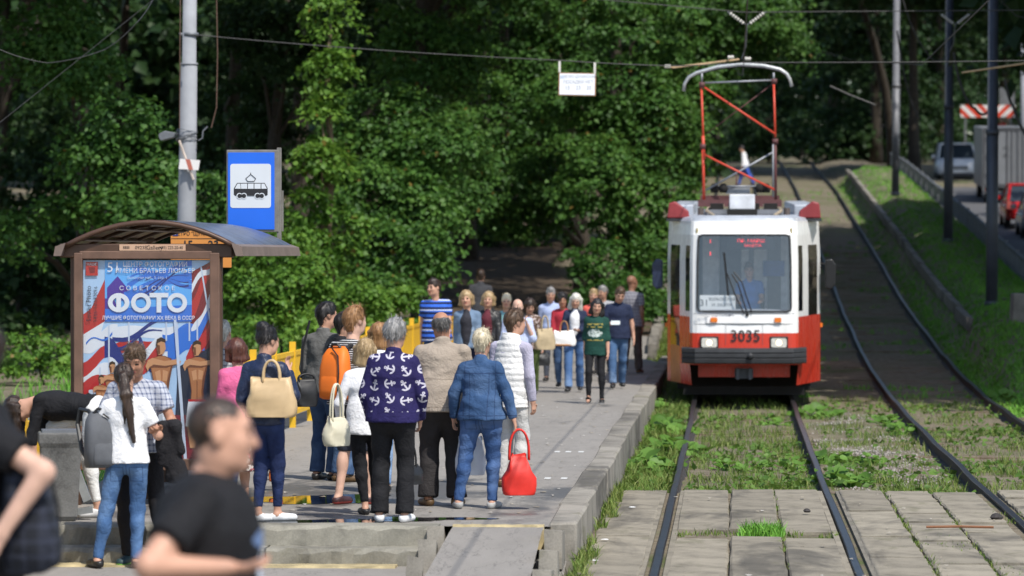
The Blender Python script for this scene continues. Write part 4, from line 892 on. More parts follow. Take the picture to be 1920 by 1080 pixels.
def vins(label, px, py, Y, s=1.):
    e = empty('wire_insulator', at(px, py, Y)); tag(e, label, 'insulator', 'insulators on the overhead wires'); k = Y / F * s
    for q in (-1, 1):
        for i in range(6):
            b = MB(); c0 = Vector((q * (6 + i * 4.5) * k, 0, (3 + i * 3.4) * k)); c1 = c0 + Vector((q * 3 * k, 0, 2.3 * k)); b.tube([c0, (c0 + c1) / 2, c1], [.02, .034, .02], 8); b.build('disc', M_ins, e, True)
        b = MB(); b.tube([(0, 0, 0), (q * 36 * k, 0, 25 * k)], .012, 5); b.build('rod', M_gal, e)
    b = MB(); b.tube([(0, 0, 0), (-2 * k, .2, -40 * k), (-10 * k, .4, -62 * k)], .012, 5); b.build('hanger', M_gal, e)
vins('white V shaped insulators above the pantograph', 1400, 48, 66)
vins('white V shaped insulators between the dark poles', 1788, 48, 82, .8)
for px, py, yy, lb in ((1252, 125, 64, 'small white insulator at left end of the stay rod'), (1370, 108, 64.8, 'small white insulator over the contact wire left'), (1402, 111, 64.8, 'small white insulator over the contact wire right')):
    e = empty('wire_insulator', at(px, py, yy)); tag(e, lb, 'insulator', 'insulators on the overhead wires')
    for i in range(3): b = MB(); b.tube([((i - 1.5) * .035, 0, 0), ((i - 1) * .035, 0, 0), ((i - .5) * .035, 0, 0)], [.02, .035, .02], 8); b.build('disc', M_ins, e, True)
# hanging route board
RB = at(1082.5, 158, WY); rb = empty('hanging_route_board', RB); tag(rb, 'white route board hanging from the span wire', 'sign')
kb = WY / F
b = MB(); b.box((0, 0, 0), (70 * kb, .02, 43 * kb), rot=(0, R(1.2), 0)); b.build('frame', plain('board_frame', (.34, .2, .11), .7), rb)
b = MB(); b.box((0, -.012, 0), (66 * kb, .006, 39.5 * kb), rot=(0, R(1.2), 0)); b.build('board', plain('board_white', (.86, .88, .92), .4, 0, .03), rb)
for q, x in ((0, -33), (1, 33)):
    b = MB(); b.box((x * kb, 0, (33 - 3 * q) * kb), (.035, .03, .17)); b.build('hanger', M_ins, rb)
M_faint = plain('faded_print', (.33, .35, .42), .7)
for s_, x, z, sz_ in (('МЕТРО ЩУКИНСКАЯ', 4, 14, .055), ('ПОСАДКИ НЕТ', 2, 4, .068), ('15    23    30', 2, -7, .085)): text('lettering', s_, (x * kb, -.0165, z * kb), sz_, M_faint, rb, sx=.9)
b = MB(); b.box((-28 * kb, -.0165, 14 * kb), (.06, .002, .05)); b.build('tram_symbol', INK['pale'], rb)
# ------------------------------------------------------------------ poles on the lawn
M_dpole = plain('pole_blue_grey', (.075, .085, .105), .5, .2, .2, 2)
for lb, px, py, Y, wpx, top, mt in (('nearest dark steel pole on the lawn', 1856, 566, 82, 22, -420, M_dpole), ('middle dark steel pole on the lawn', 1775, 449, 106, 17, -320, M_dpole), ('pale topped steel pole at the far end of the lawn', 1677, 362, 130, 14, -260, plain('pole_mid_grey', (.16, .165, .18), .5, .2)), ('pale pole at the right edge behind the road board', 1914, 300, 150, 11, -200, M_pole)):
    p0 = at(px, py, Y); e = empty('street_pole', p0 - Vector((0, 0, .1))); tag(e, lb, 'pole', 'steel poles along the lawn'); b = MB(); k = Y / F
    e1 = at(px + 4, top, Y) - p0
    b.tube([(0, 0, 0), tuple(e1 * .33), tuple(e1 * .3301), tuple(e1)], [wpx / 2 * k * 1.02, wpx / 2 * k, wpx / 2 * k * .9, wpx / 2 * k * .75], 14); b.build('shaft', mt, e, True)
    b = MB(); b.tube([tuple(e1 * .325), tuple(e1 * .335)], wpx / 2 * k * 1.12, 14); b.build('collar', mt, e, True)
    b = MB(); b.tube([(0, 0, .02), (0, 0, .12)], wpx / 2 * k * 1.25, 14); b.build('base_sleeve', mt, e, True)
# red and white road board with its legs, grey panel behind
BY = 205.; kb = BY / F; bc = at(1849, 210, BY)
rbd = empty('road_works_board', (bc.x, BY, gz1(bc.x, BY))); tag(rbd, 'red and white chevron road works board on two posts', 'sign')
o0 = rbd.location
t = MT('chevron_board', .5); x_, y_, z_ = t.xyz(); t.color(t.mix(((x_.abs() - z_ * 1.0).mod(.62) < .31), (.72, .71, .70), (.60, .05, .02)))
b = MB(); b.box((0, 0, 0), (102 * kb, .04, 23 * kb)); b.build('board', t.m, rbd, loc=bc - o0)
b = MB()
for s in (-1, 1):
    b = MB(); b.box((s * 42 * kb, .05, (bc.z - o0.z) / 2), (.1, .1, bc.z - o0.z)); b.build('post', M_gal, rbd)
b = MB(); b.box(at(1884, 193, BY + .2) - o0, (28 * kb, .04, 54 * kb)); b.build('grey_panel', M_gal, rbd)
# ------------------------------------------------------------------ tram
def tram_paint(name, c, dirt):
    t = MT(name, .3); n = t.noise(1.6, 4); st = t.noise(7, 5, .7, (1, 1, .18)); sp_ = t.noise(45, 3)
    x, y, z = t.xyz(); low = ((z * -.55) + 1.1).max(0.).min(1.)
    col = t.ramp(n, [(.3, sh(c, .93)), (.7, sh(c, 1.04))]); g_ = ((st - .5) * 3.).max(0.).min(1.) * (low * .55 + .12)
    col = t.mix(g_, col, dirt); col = t.mix((sp_ > .68) * low * .5, col, dirt); t.color(col); t.rough(g_ * .5 + .26); t.bump(n, .06, .05); return t.m
M_tw = tram_paint('tram_white', (.80, .80, .79), (.34, .30, .25)); M_tr = tram_paint('tram_red', (.56, .036, .016), (.22, .07, .04))
M_td = plain('tram_dark_red', (.26, .035, .04), .4, 0, .2, 4); M_tg = plain('tram_roof_grey', (.38, .41, .46), .5, .1, .2, 3)
M_rub = plain('bumper_rubber', (.028, .03, .034), .65, 0, .25, 6); M_und = plain('underframe_black', (.012, .011, .010), .9, 0, .3, 5)
M_or2 = plain('door_orange', (.42, .13, .03), .4, 0, .2, 4); M_int = plain('tram_interior', (.20, .22, .26), .7, 0, .15, 2)
TY = 62.6; tro = Vector((.21, TY, float(zt(TY)) - .03))
tram = empty('tram', tro); tag(tram, 'red and white tram with raised pantograph on the nearer track', 'tram'); tram.rotation_euler = (R(1.1), 0, 0)
def tp(b, name, mat, parent=None, **k): return b.build(name, mat, parent or tram, **k)
half = [(.0, .0), (.38, .012), (.70, .045), (.765, .06), (.84, .10), (.885, .17), (.96, .45), (.99, .57), (1.06, .85), (1.22, 1.50), (1.275, 1.75), (1.275, 15.0)]
plan = [(-x, y) for x, y in half[:0:-1]] + half       # left rear -> front -> right rear
NP = len(plan)
ZL = [.28, .62, .90, 1.14, 1.40, 1.49, 1.62, 2.35, 2.56, 2.735, 2.86, 2.96]
def pt(i, z):
    x, y = plan[i]; fr = max(0, 1 - y / 1.75)
    lean = (max(0, z - 1.0) * .10 + max(0, z - 2.74) * .35) * fr - (max(0, .9 - z) * -.10) * fr
    pinch = 1 - max(0, z - 2.3) * .035 - (max(0, .62 - z) * .12 * fr)
    return (x * pinch, y + lean, z)
b = MB(); idx = {}
for k, z in enumerate(ZL):
    for i in range(NP): idx[i, k] = len(b.v); b.v.append(pt(i, z))
mid = len(half) - 1
def seg(name): return name
open_front = lambda i: mid - 3 <= i < mid + 3          # |x| < .765
glass_cells = {'windscreen': [], 'quarter_window': [], 'door_window': [], 'side_window': []}
for k in range(len(ZL) - 1):
    z0, z1 = ZL[k], ZL[k + 1]
    for i in range(NP - 1):
        xm = (plan[i][0] + plan[i + 1][0]) / 2; ym = (plan[i][1] + plan[i + 1][1]) / 2
        q = (idx[i, k], idx[i + 1, k], idx[i + 1, k + 1], idx[i, k + 1])
        right = xm > 0
        if open_front(i) and z0 >= 1.48 and z1 <= 2.74: glass_cells['windscreen'].append(q); continue
        if abs(xm) < .9 and z1 <= .63: continue
        if .885 < abs(xm) < .975 and .17 <= ym < .5 and z0 >= 1.48 and z1 <= 2.6: glass_cells['quarter_window'].append(q); continue
        if 1.06 < abs(xm) < 1.23 and .85 <= ym < 1.5:
            lo = 1.4 if right else .9
            if z0 >= lo - .01 and z1 <= 2.6: glass_cells['door_window'].append(q); continue
            if not right and z1 <= .91: b.cur = 2; b.f.append(q); b.mi.append(2); continue
        if ym > 2 and z0 >= 1.61 and z1 <= 2.36: glass_cells['side_window'].append(q); continue
        lim = 1.14 if ym < .2 else 1.40
        b.f.append(q); b.mi.append(1 if z1 <= lim + .01 else 0)
shell = tp(b, 'body_shell', [M_tw, M_tr, M_or2])
M_wind = glassmat('tram_windscreen', (.88, .9, .92), .12); M_dkg = glassmat('tram_dark_glass', (.30, .31, .32), .04)
gl_parts = [(nm, [f for f in cells if sgn is None or (b.v[f[0]][0] > 0) == sgn]) for nm, cells in glass_cells.items() for sgn in ((None,) if nm == 'windscreen' else (True, False))]
for nm, cells in gl_parts:
    g = MB(); g.v = list(b.v); g.f = cells; g.mi = [0] * len(cells)
    used = sorted({v for f in cells for v in f}); mp = {v: n for n, v in enumerate(used)}; g.v = [b.v[v] for v in used]; g.f = [tuple(mp[v] for v in f) for f in cells]
    tp(g, nm, M_wind if nm == 'windscreen' else M_dkg)
# rubber surround of the windscreen
fr = MB(); P4 = []
def fpt(x, z):
    y = float(np.interp(abs(x), [p[0] for p in half[:6]], [p[1] for p in half[:6]])); fr_ = 1 - y / 1.75
    return Vector((x * (1 - max(0, z - 2.3) * .035), y + (max(0, z - 1.0) * .10 + max(0, z - 2.74) * .35) * fr_ - .008, z))
ring = []
rr_ = .07
for cx, cz, a0 in ((.695, 2.665, 0), (-.695, 2.665, 90), (-.695, 1.56, 180), (.695, 1.56, 270)):
    for i in range(5): a = R(a0 + i * 22.5); ring.append(fpt(cx + rr_ * math.cos(a), cz + rr_ * math.sin(a)))
# add mid points so that it follows the bowed glass
dense = []
for a, c in zip(ring, ring[1:] + ring[:1]):
    nst = max(1, int((c - a).length / .1)); dense += [fpt(a.x + (c.x - a.x) * i / nst, a.z + (c.z - a.z) * i / nst) for i in range(nst)]
fr.tube(dense + [dense[0], dense[1]], .016, 6); tp(fr, 'windscreen_seal', M_rub, smooth=True)
# white corner fillets
# roof
rf = MB(); outl = [pt(i, ZL[-1]) for i in range(NP)]
lv = [outl] + [[((x) * s, (y - 7) * s2 + 7, z + dz) for x, y, z in outl] for s, s2, dz in ((.96, .996, .05), (.80, .985, .09))]
rf.rings(lv, close=True, caps=False); n0 = len(rf.v); rf.f.append(tuple(range(n0 - NP, n0))); rf.mi.append(0)
tp(rf, 'roof', M_tg)
b = MB(); pw = [Vector(pt(i, 2.96)) for i in range(mid - 5, mid + 6)]
b.rings([[p + Vector((0, 0, -.1)) for p in pw], [p + Vector((0, -.004, -.004)) for p in pw], [p + Vector((0, .10, .045)) for p in pw]], False, False); tp(b, 'roof_front_edge', M_tw, smooth=True)
# red roof fairings at both shoulders
for s in (-1, 1):
    b = MB(); M2 = Matrix.Translation((0, 1.05, 0))
    poly = [(s * .90, 3.00), (s * 1.27, 3.00), (s * 1.24, 3.25), (s * 1.14, 3.28), (s * .92, 3.12)]
    b.prism(poly if s < 0 else poly[::-1], .5, M2); tp(b, 'roof_fairing', M_td, bevel=.02)
    b = MB(); b.box((s * 1.08, 1.25, 2.972), (.40, .45, .045)); tp(b, 'fairing_trim', M_rub)
    b = MB(); b.box((s * 1.05, 8, 3.12), (.42, 11.5, .20)); tp(b, 'roof_housing', M_tg, bevel=.03)
# front details, on the face plane
def face(x, z, d=0): p = fpt(x, z); return p + Vector((0, .008 - d, 0))
b = MB(); prof = [(.0, .64), (-.06, .66), (-.07, .72), (-.05, .735), (-.07, .75), (-.07, .80), (-.05, .815), (-.07, .83), (-.06, .885), (.0, .90)]
b.rings([[(x, float(np.interp(abs(x), [0, .8, 1.02], [-.05, .0, .28])) + dy, z) for dy, z in prof] + [(x, .35, .90), (x, .35, .64)] for x in (-1.02, -.92, -.8, -.4, 0, .4, .8, .92, 1.02)]); tp(b, 'bumper', M_rub)
b = MB(); b.tube([(.10, -.10, .775), (.10, -.16, .775)], .05, 12); tp(b, 'towing_eye', M_rub, smooth=True)
for s in (-1, 1):
    hx = s * .565; p = face(hx, .985)
    hl = MB(); hl.box(p + Vector((0, .03, 0)), (.30, .12, .20)); hl = tp(hl, 'headlight', M_black, bevel=.01)
    g = MB(); rrect(g, p + Vector((0, -.035, 0)), .25, .15, .03, 0, .012); g.build('lens', plain('headlight_glass', (.62, .60, .54), .15, 0, .3, 30), hl)
    g = MB(); g.tube([p + Vector((0, -.038, 0)), p + Vector((0, -.034, 0))], .045, 12); g.build('bulb', glow('headlight_bulb', (1, .80, .5), 2.2), hl)
    g = MB(); p = face(s * .52, 1.355); rrect(g, p + Vector((.03, -.03, 0)), .11, .075, .015, -.02, .02); tp(g, 'turn_signal', plain('signal_orange', (.75, .19, .02), .3))
    g = MB(); g.box(Vector(pt(mid + s * (len(half) - 2), 1.2)) + Vector((s * .02, .3, 0)), (.05, .1, .07)); tp(g, 'side_marker', plain('signal_orange', (.75, .19, .02), .3))
    g = MB(); p = face(s * .78, 2.80); g.box(p, (.03, .03, .09)); tp(g, 'marker_light', plain('marker_amber', (.35, .28, .10), .5))
b = MB(); b.rings([[(x, face(x, z).y - (.028 if .08 < t < .92 else .0), z) for z in (1.30, 1.31, 1.40, 1.41)] for t, x in ((0, -.64), (.1, -.60), (.5, 0), (.9, .60), (1, .64))], False, False); tp(b, 'nose_panel', M_tw, smooth=False)
text('number', '3035', face(.02, 1.085, .013), .27, M_ink, tram, sx=.92, bold=.002)
text('lettering', 'Мосгортранс', face(-.46, 1.445, .03), .10, plain('grey_print', (.25, .27, .32), .6), tram, sx=.95)
for z_s, xa in ((1.285, .80), (1.455, .82)):
    b = MB(); b.tube([face(-xa + 2 * xa * i / 16, z_s, .004) for i in range(17)], .004, 4); tp(b, 'panel_seam', plain('seam_dark', (.10, .10, .10), .8))
for x_s in (-.3, .3):
    b = MB(); b.tube([face(x_s, .95, .006), face(x_s, 1.28, .006)], .0035, 4); tp(b, 'panel_seam', plain('seam_dark', (.10, .10, .10), .8))
# wipers
b = MB(); b.tube([face(.0, 1.46, .02), face(-.14, 1.75, .04), face(-.27, 2.10, .03)], .012, 5); b.tube([face(-.33, 2.45, .03), face(-.26, 1.75, .03)], .018, 5); tp(b, 'wiper', M_black)
b = MB(); b.tube([face(.05, 1.46, .02), face(-.10, 1.95, .05), face(-.2, 2.1, .05)], .012, 5); b.tube([face(.13, 1.47, .03), face(-.04, 1.98, .04), face(-.17, 2.14, .04)], .011, 5); tp(b, 'wiper', M_black)
b = MB(); b.tube([face(.05, 1.44, .0), face(.05, 1.44, .05)], .03, 8); tp(b, 'wiper_pivot', M_black)
# underside
b = MB(); b.box((0, .75, .55), (1.5, .5, .30)); tp(b, 'valance', M_tr)
b = MB(); b.box((0, 4, .42), (2.2, 5.6, .5)); tp(b, 'underframe', M_und)
b = MB(); b.box((0, .55, .46), (.30, .25, .16)); b.box((-.1, .4, .46), (.05, .2, .18)); b.box((.1, .4, .46), (.05, .2, .18)); tp(b, 'coupler', plain('coupler_steel', (.10, .11, .13), .6, .4))
b = MB(); b.prism([(-.94, .62), (-.86, .62), (-.80, .40), (-.98, .30), (-1.02, .62)], .3, Matrix.Translation((0, .2, 0))); 
b = MB(); b.box((0, .9, .16), (2.0, .10, .14)); tp(b, 'lifeguard_board', M_und)
for s in (-1, 1):
    b = MB(); b.tube([(s * .8 - .06, 2.6, .33), (s * .8 + .06, 2.6, .33)], .35, 20); tp(b, 'wheel', M_railside, smooth=False)
    # mirror on bracket
    q = Vector((s * 1.27, 1.6, 2.25)); b = MB(); b.tube([q, q + Vector((s * .12, -.06, -.02))], .012, 5); mr = tp(b, 'mirror', M_black)
    b = MB(); b.prism([(s * .0, -.24), (s * .10, -.27), (s * .17, -.2), (s * .18, .15), (s * .11, .24), (0, .22)][::(1 if s < 0 else -1)], .14, Matrix.Translation(q + Vector((s * .08, -.12, -.17)))); b.build('mirror_housing', M_black if s > 0 else plain('mirror_navy', (.02, .03, .07), .4), mr, bevel=.02)
# interior: floor, dashboard, rear partition with pale uprights, seat
b = MB(); b.box((0, 3.9, .85), (2.2, 4.0, .06)); tp(b, 'floor', M_int)
b = MB(); b.box((0, .55, 1.36), (1.5, .5, .3)); tp(b, 'dashboard', plain('dash_grey', (.24, .26, .29), .6), bevel=.05)
b = MB(); b.box((0, 2.05, 1.9), (2.2, .05, 2.1)); tp(b, 'cab_partition', plain('cab_dark', (.16, .175, .21), .7))
for x, w_ in ((-.55, .28), (.02, .12), (.28, .22), (.68, .12)):
    b = MB(); b.box((x, 2.0, 2.05), (w_, .04, 1.3)); tp(b, 'partition_panel', plain('cab_pale', (.82, .84, .88), .6))
b = MB(); b.box((.5, 1.93, 2.15), (.36, .03, .26)); tp(b, 'blue_notice', plain('notice_blue', (.04, .12, .45), .6))
b = MB(); b.box((.12, 1.35, 1.45), (.46, .12, .8)); b.box((.12, 1.15, 1.12), (.46, .45, .12)); tp(b, 'driver_seat', M_black, bevel=.03)
b = MB(); c_ = face(-.43, 1.635, -.05); b.box(c_, (.58, .01, .24)); pl_ = tp(b, 'route_plate', M_white)
text('lettering', '31', c_ + Vector((-.22, -.008, -.01)), .15, M_ink, pl_); 
for s_, z in (('ВОЙКОВСКАЯ', .05), ('М. ЗАЦЕПА', -.04)): text('lettering', s_, c_ + Vector((.07, -.008, z)), .065, M_ink, pl_, sx=.95)
M_led = glow('led_red', (1, .03, .03), 1.1)
b = MB(); b.box((.12, .34, 2.60), (.75, .04, .20)); lp = tp(b, 'destination_display', M_black)
for s_, x, z, sz_ in (('ПР. МАРШ.', .12, 2.635, .075), ('ЗАЦЕПА', .14, 2.56, .06)): text('lettering', s_, (x, .315, z), sz_, M_led, lp, sx=1.2)
for z in (2.63, 2.43): b = MB(); b.box((-.55, .32, z), (.015, .01, .06)); tp(b, 'display_digit', M_led)
# roof gear
b = MB(); b.box((-.03, 1.2, 3.27), (.42, .4, .25)); tp(b, 'roof_box', plain('roof_box_white', (.62, .64, .68), .5, 0, .2, 5), bevel=.015)
b = MB(); b.box((-.03, 1.2, 3.09), (.5, .6, .1)); tp(b, 'roof_box_base', M_und)
for s in (-1, 1):
    b = MB(); b.tube([(s * .5, .8, 3.05), (s * .62, 1.3, 3.12), (s * .6, 2.4, 3.15), (s * .35, 3.0, 3.2)], .025, 6); tp(b, 'roof_cable', plain('hose_tan', (.34, .28, .2), .8))
    for yy in (1.6, 2.1, 2.6):
        b = MB(); b.tube([(s * .72, yy, 3.0), (s * .72, yy, 3.16)], .05, 10); tp(b, 'roof_insulator', plain('insulator_dark', (.10, .08, .07), .5))
b = MB(); b.box((0, 2.2, 3.1), (1.4, 1.2, .08)); tp(b, 'resistor_tray', plain('tray_grey', (.2, .21, .23), .6, .3)); 
for x in (-.45, -.15, .15, .45): b = MB(); b.box((x, 2.0, 3.19), (.22, .8, .1)); tp(b, 'resistor', M_und)
# pantograph: z measured in the photo at the frame's own depth
PGY = 3.6
pg = tp(MB(), 'pantograph', M_td)
def pv(px, py, dy=0):
    Y = TY + PGY + dy; return Vector((X_at(px, Y) - tro.x, PGY + dy, Z_at(py, Y) - tro.z - .07))
M_pr = plain('pantograph_red', (.56, .06, .03), .5, 0, .15); M_pd = plain('pantograph_dark', (.10, .035, .035), .6, 0, .2); M_pg2 = plain('pantograph_grey', (.28, .30, .33), .5, .4)
def bar(name, a, c, r, m, dy0=0, dy1=None): b = MB(); b.tube([pv(*a, dy0), pv(*c, dy0 if dy1 is None else dy1)], r * .72, 7); b.build(name, m, pg, True)
b = MB(); b.box((pv(1387, 381)), (156 * .0092, .12, .12)); b.build('base_beam', M_pd, pg)
b = MB(); b.box((pv(1387, 374, .9)), (150 * .0092, .12, .10)); b.build('base_beam', M_pd, pg)
bar('lower_arm', (1320, 376), (1318, 280), .035, M_pr); bar('lower_arm', (1454, 376), (1453, 262), .035, M_pd)
bar('knee_tube', (1320, 300), (1318, 255), .04, M_pr); bar('lower_strut', (1449, 370), (1449, 268), .022, M_pg2, .3)
bar('upper_arm', (1319, 270), (1315, 157), .028, M_pr, 0, .25); bar('upper_arm', (1453, 258), (1450, 152), .028, M_pr, 0, .25)
bar('brace', (1316, 162), (1453, 252), .026, M_pr, .2, 0); bar('brace', (1447, 160), (1325, 252), .012, M_pd, .4, .3)
bar('brace', (1322, 291), (1452, 356), .026, M_pr); bar('brace', (1324, 357), (1448, 287), .024, M_pg2, .2)
bar('cross_tube', (1315, 157), (1450, 152), .022, M_pg2, .25)
for px, py in ((1318, 275), (1453, 266), (1316, 160), (1451, 154)): b = MB(); c_ = pv(px, py); b.tube([c_ - Vector((.05, 0, 0)), c_ + Vector((.05, 0, 0))], .05, 10); b.build('joint', M_pd, pg, True)
for px in (1340, 1356, 1424, 1436): b = MB(); c_ = pv(px, 362, .3); b.tube([c_, c_ + Vector((0, 0, .08)), c_ + Vector((0, 0, .16))], [.06, .09, .04], 10); b.build('base_insulator', M_und, pg, True)
b = MB(); b.box(pv(1383, 358, .5), (.42, .3, .12)); b.build('spring_box', M_pg2, pg)
bar('spring_rod', (1345, 350), (1420, 350), .02, M_pg2, .3); bar('damper', (1380, 372), (1381, 320), .015, M_pd, .5)
b = MB(); b.tube([pv(*p, .25) for p in ((1282, 172), (1284, 158), (1292, 146), (1306, 138), (1345, 127), (1388, 122), (1432, 125), (1462, 132), (1474, 140), (1480, 150), (1484, 164))], .030, 8); b.build('collector_bow', plain('bow_grey', (.48, .50, .51), .45, .4), pg, True)
b = MB(); b.tube([pv(*p, .45) for p in ((1300, 142), (1345, 131), (1388, 126), (1432, 129), (1462, 136))], .02, 8); b.build('collector_strip', M_und, pg, True)
for px in (1316, 1450): bar('head_spring', (px, 156), (px, 138), .025, M_pg2, .25)
# passengers compartment rear window glow is left to daylight through the side windows
# ------------------------------------------------------------------ vehicles on the road
M_tyre = plain('tyre', (.02, .02, .02), .9); M_rim = plain('rim', (.35, .36, .38), .35, .7)
M_cglass = plain('car_glass', (.03, .04, .05), .08, 0, .1)
def wheel(parent, x, y, r):
    b = MB(); s = 1 if x > 0 else -1; b.tube([(x - .1, y, r), (x - .085, y, r), (x + .085, y, r), (x + .1, y, r)], [r * .9, r, r, r * .9], 18); wobj = b.build('wheel', M_tyre, parent, True)
    b = MB(); b.tube([(x + s * .085, y, r), (x + s * .112, y, r)], [r * .62, r * .55], 14); b.build('rim', M_rim, wobj)
def car(name, label, loc, rz, W, L, H, paint, hood=.9, gz_=.25, suv=True):
    """front towards local -Y"""
    e = empty(name, loc, rz); tag(e, label, 'car', 'vehicles on the road')
    w2 = W / 2; belt = H * .60
    secs = [(-L / 2, .62, .42, H * .40), (-L / 2 + .12, .94, .30, H * .50), (-L / 2 + .95, 1., .28, belt), (0, 1., .28, belt + .02), (L / 2 - .5, 1., .28, belt + .04), (L / 2 - .08, .95, .32, belt), (L / 2, .8, .45, belt * .8)]
    b = MB(); rs = []
    for y, k, z0, z1 in secs:
        x = w2 * k; zm = z0 + (z1 - z0) * .55
        rs.append([(-x * .92, y, z0), (-x, y, z0 + .12), (-x * 1.0, y, zm), (-x * .93, y, z1 - .03), (-x * .75, y, z1 + .02), (x * .75, y, z1 + .02), (x * .93, y, z1 - .03), (x, y, zm), (x, y, z0 + .12), (x * .92, y, z0)])
    b.rings(rs); b.build('body', paint, e, True)
    # cabin: glass band and roof
    cab = [(-L / 2 + 1.05, belt), (-L / 2 + 1.75, H - .05), (L / 2 - .75, H - .03), (L / 2 - .12, belt + .02)]
    b = MB(); rs = []
    for y, z in cab: kx_ = .90 if z < H * .8 else .76; rs.append([(-w2 * kx_, y), (w2 * kx_, y)])
    vs = [(x, y, z) for (y, z), r in zip(cab, rs) for (x, _) in r]
    b.add(vs, [(0, 1, 3, 2), (4, 5, 7, 6), (0, 2, 4, 6), (1, 7, 5, 3)]); b.build('windows', M_cglass, e)
    b = MB(); y0, y1 = cab[1][0] - .04, cab[2][0] + .06; b.box((0, (y0 + y1) / 2, H - .03), (w2 * 1.54, y1 - y0, .07)); b.build('roof', paint, e, bevel=.03)
    for s in (-1, 1):
        for (ya, za), (yb, zb), r in ((cab[0], cab[1], .035), (cab[3], cab[2], .05)):
            b = MB(); b.tube([(s * w2 * .9, ya, za), (s * w2 * .765, yb, zb)], r, 6); b.build('pillar', paint, e)
        b = MB(); b.box((s * w2 * .72, -L / 2 + .13, H * .45), (.34, .12, .16), rot=(0, 0, s * .35)); hl = b.build('headlight', plain('car_lamp', (.7, .72, .75), .15), e, bevel=.03)
        b = MB(); b.prism([(s * w2 * .72, belt * .72), (s * w2 * .97, belt * .75), (s * w2 * .93, belt * 1.12), (s * w2 * .80, belt * 1.02)][::(1 if s < 0 else -1)], .1, Matrix.Translation((0, L / 2 - .07, 0))); b.build('tail_light', plain('tail_lamp', (.55, .12, .10), .2), e)
        b = MB(); b.box((s * (w2 + .11), -L / 2 + 1.45, belt + .08), (.2, .1, .15)); b.build('mirror', paint, e, bevel=.03)
        for yy in (-L / 2 + .85, L / 2 - .8): wheel(e, s * (w2 - .11), yy, .34)
    b = MB(); b.box((0, -L / 2 + .02, H * .37), (w2 * 1.0, .1, .16)); b.build('grille', plain('grille_grey', (.22, .23, .25), .4, .5), e, bevel=.02)
    b = MB(); b.box((0, -L / 2 + .06, .30), (w2 * 1.5, .14, .16)); b.build('front_bumper', plain('bumper_dark', (.05, .05, .055), .6), e, bevel=.03)
    b = MB(); b.box((0, L / 2 - .02, .45), (w2 * 1.7, .12, .26)); b.build('rear_bumper', paint, e, bevel=.04)
    b = MB(); b.box((0, -L / 2 - .02, .45), (.5, .02, .11)); b.build('number_plate', M_white, e)
    return e
def rz_(x, y): return float(zt(y)) - .21
M_carw = plain('car_paint_white', (.70, .72, .75), .2, 0, .03); M_carr = plain('car_paint_red', (.42, .012, .012), .2, 0, .05); M_carg = plain('car_paint_silver', (.45, .47, .5), .25, .4, .05)
yS = 176; x_ = X_at(1789, yS); c = car('suv', 'white off-road car driving towards the camera beside the barrier', (x_, yS, rz_(x_, yS)), R(-1), 1.86, 4.6, 1.70, M_carw); c.rotation_euler = (R(2.4), 0, R(-1))
yS = 132; x_ = X_at(1873, yS) + .88; c = car('hatchback', 'red hatchback seen from behind at the right edge', (x_, yS, rz_(x_, yS)), R(180), 1.72, 3.9, 1.48, M_carr); c.rotation_euler = (R(-2.6), 0, R(180))
yS = 126; x_ = X_at(1905, yS) + .85; c = car('hatchback', 'silver car cut off by the right edge below the red one', (x_, yS, rz_(x_, yS)), R(180), 1.72, 3.9, 1.46, M_carg); c.rotation_euler = (R(-2.6), 0, R(180))
# grey box truck
yT = 149.; xT = X_at(1838, yT) + 1.25
tk = empty('box_truck', (xT, yT, rz_(xT, yT))); tag(tk, 'grey box truck with closed rear doors ahead of the red car', 'truck', 'vehicles on the road'); tk.rotation_euler = (R(2.8), 0, 0)
M_tk = plain('truck_box_grey', (.21, .22, .235), .5, .1, .12, 2); M_tkd = plain('truck_trim', (.10, .105, .115), .5, .3)
b = MB(); b.box((0, 2.6, 1.75), (2.5, 5.2, 2.3)); b.build('cargo_box', M_tk, tk, bevel=.03)
for x in (-1.2, 1.2): b = MB(); b.box((x, -.02, 1.75), (.12, .06, 2.3)); b.build('corner_post', M_tkd, tk)
for z in (.66, 2.86): b = MB(); b.box((0, -.022, z), (2.3, .06, .12)); b.build('door_frame', M_tkd, tk)
for s in (-1, 1):
    b = MB(); b.box((s * .56, -.012, 1.76), (1.08, .03, 2.06)); dr = b.build('rear_door', M_tk, tk, bevel=.01)
    for q in (.12, .3): b = MB(); b.tube([(s * q, -.05, .7), (s * q, -.05, 2.8)], .025, 6); b.build('lock_rod', M_tkd, dr)
    for z in (1.1, 1.8, 2.5): b = MB(); b.box((s * 1.08, -.04, z), (.14, .03, .08)); b.build('hinge', M_tkd, dr)
    b = MB(); b.box((s * .95, -.02, .5), (.3, .06, .12)); b.build('tail_light', plain('tail_lamp', (.55, .12, .10), .2), tk)
    for yy in (.9, 5.6): wheel(tk, s * 1.0, yy, .42)
text('lettering', '2', (-.35, -.035, 1.95), .55, M_tkd, tk)
b = MB(); b.box((0, 3.0, .5), (.9, 6.4, .2)); b.build('chassis', M_und, tk)
b = MB(); b.box((0, 6.2, 1.4), (2.1, 1.7, 1.7)); b.build('cab', M_carw, tk, bevel=.1)
b = MB(); b.box((0, -.04, .42), (2.3, .06, .1)); b.build('under_run_bar', M_tkd, tk)
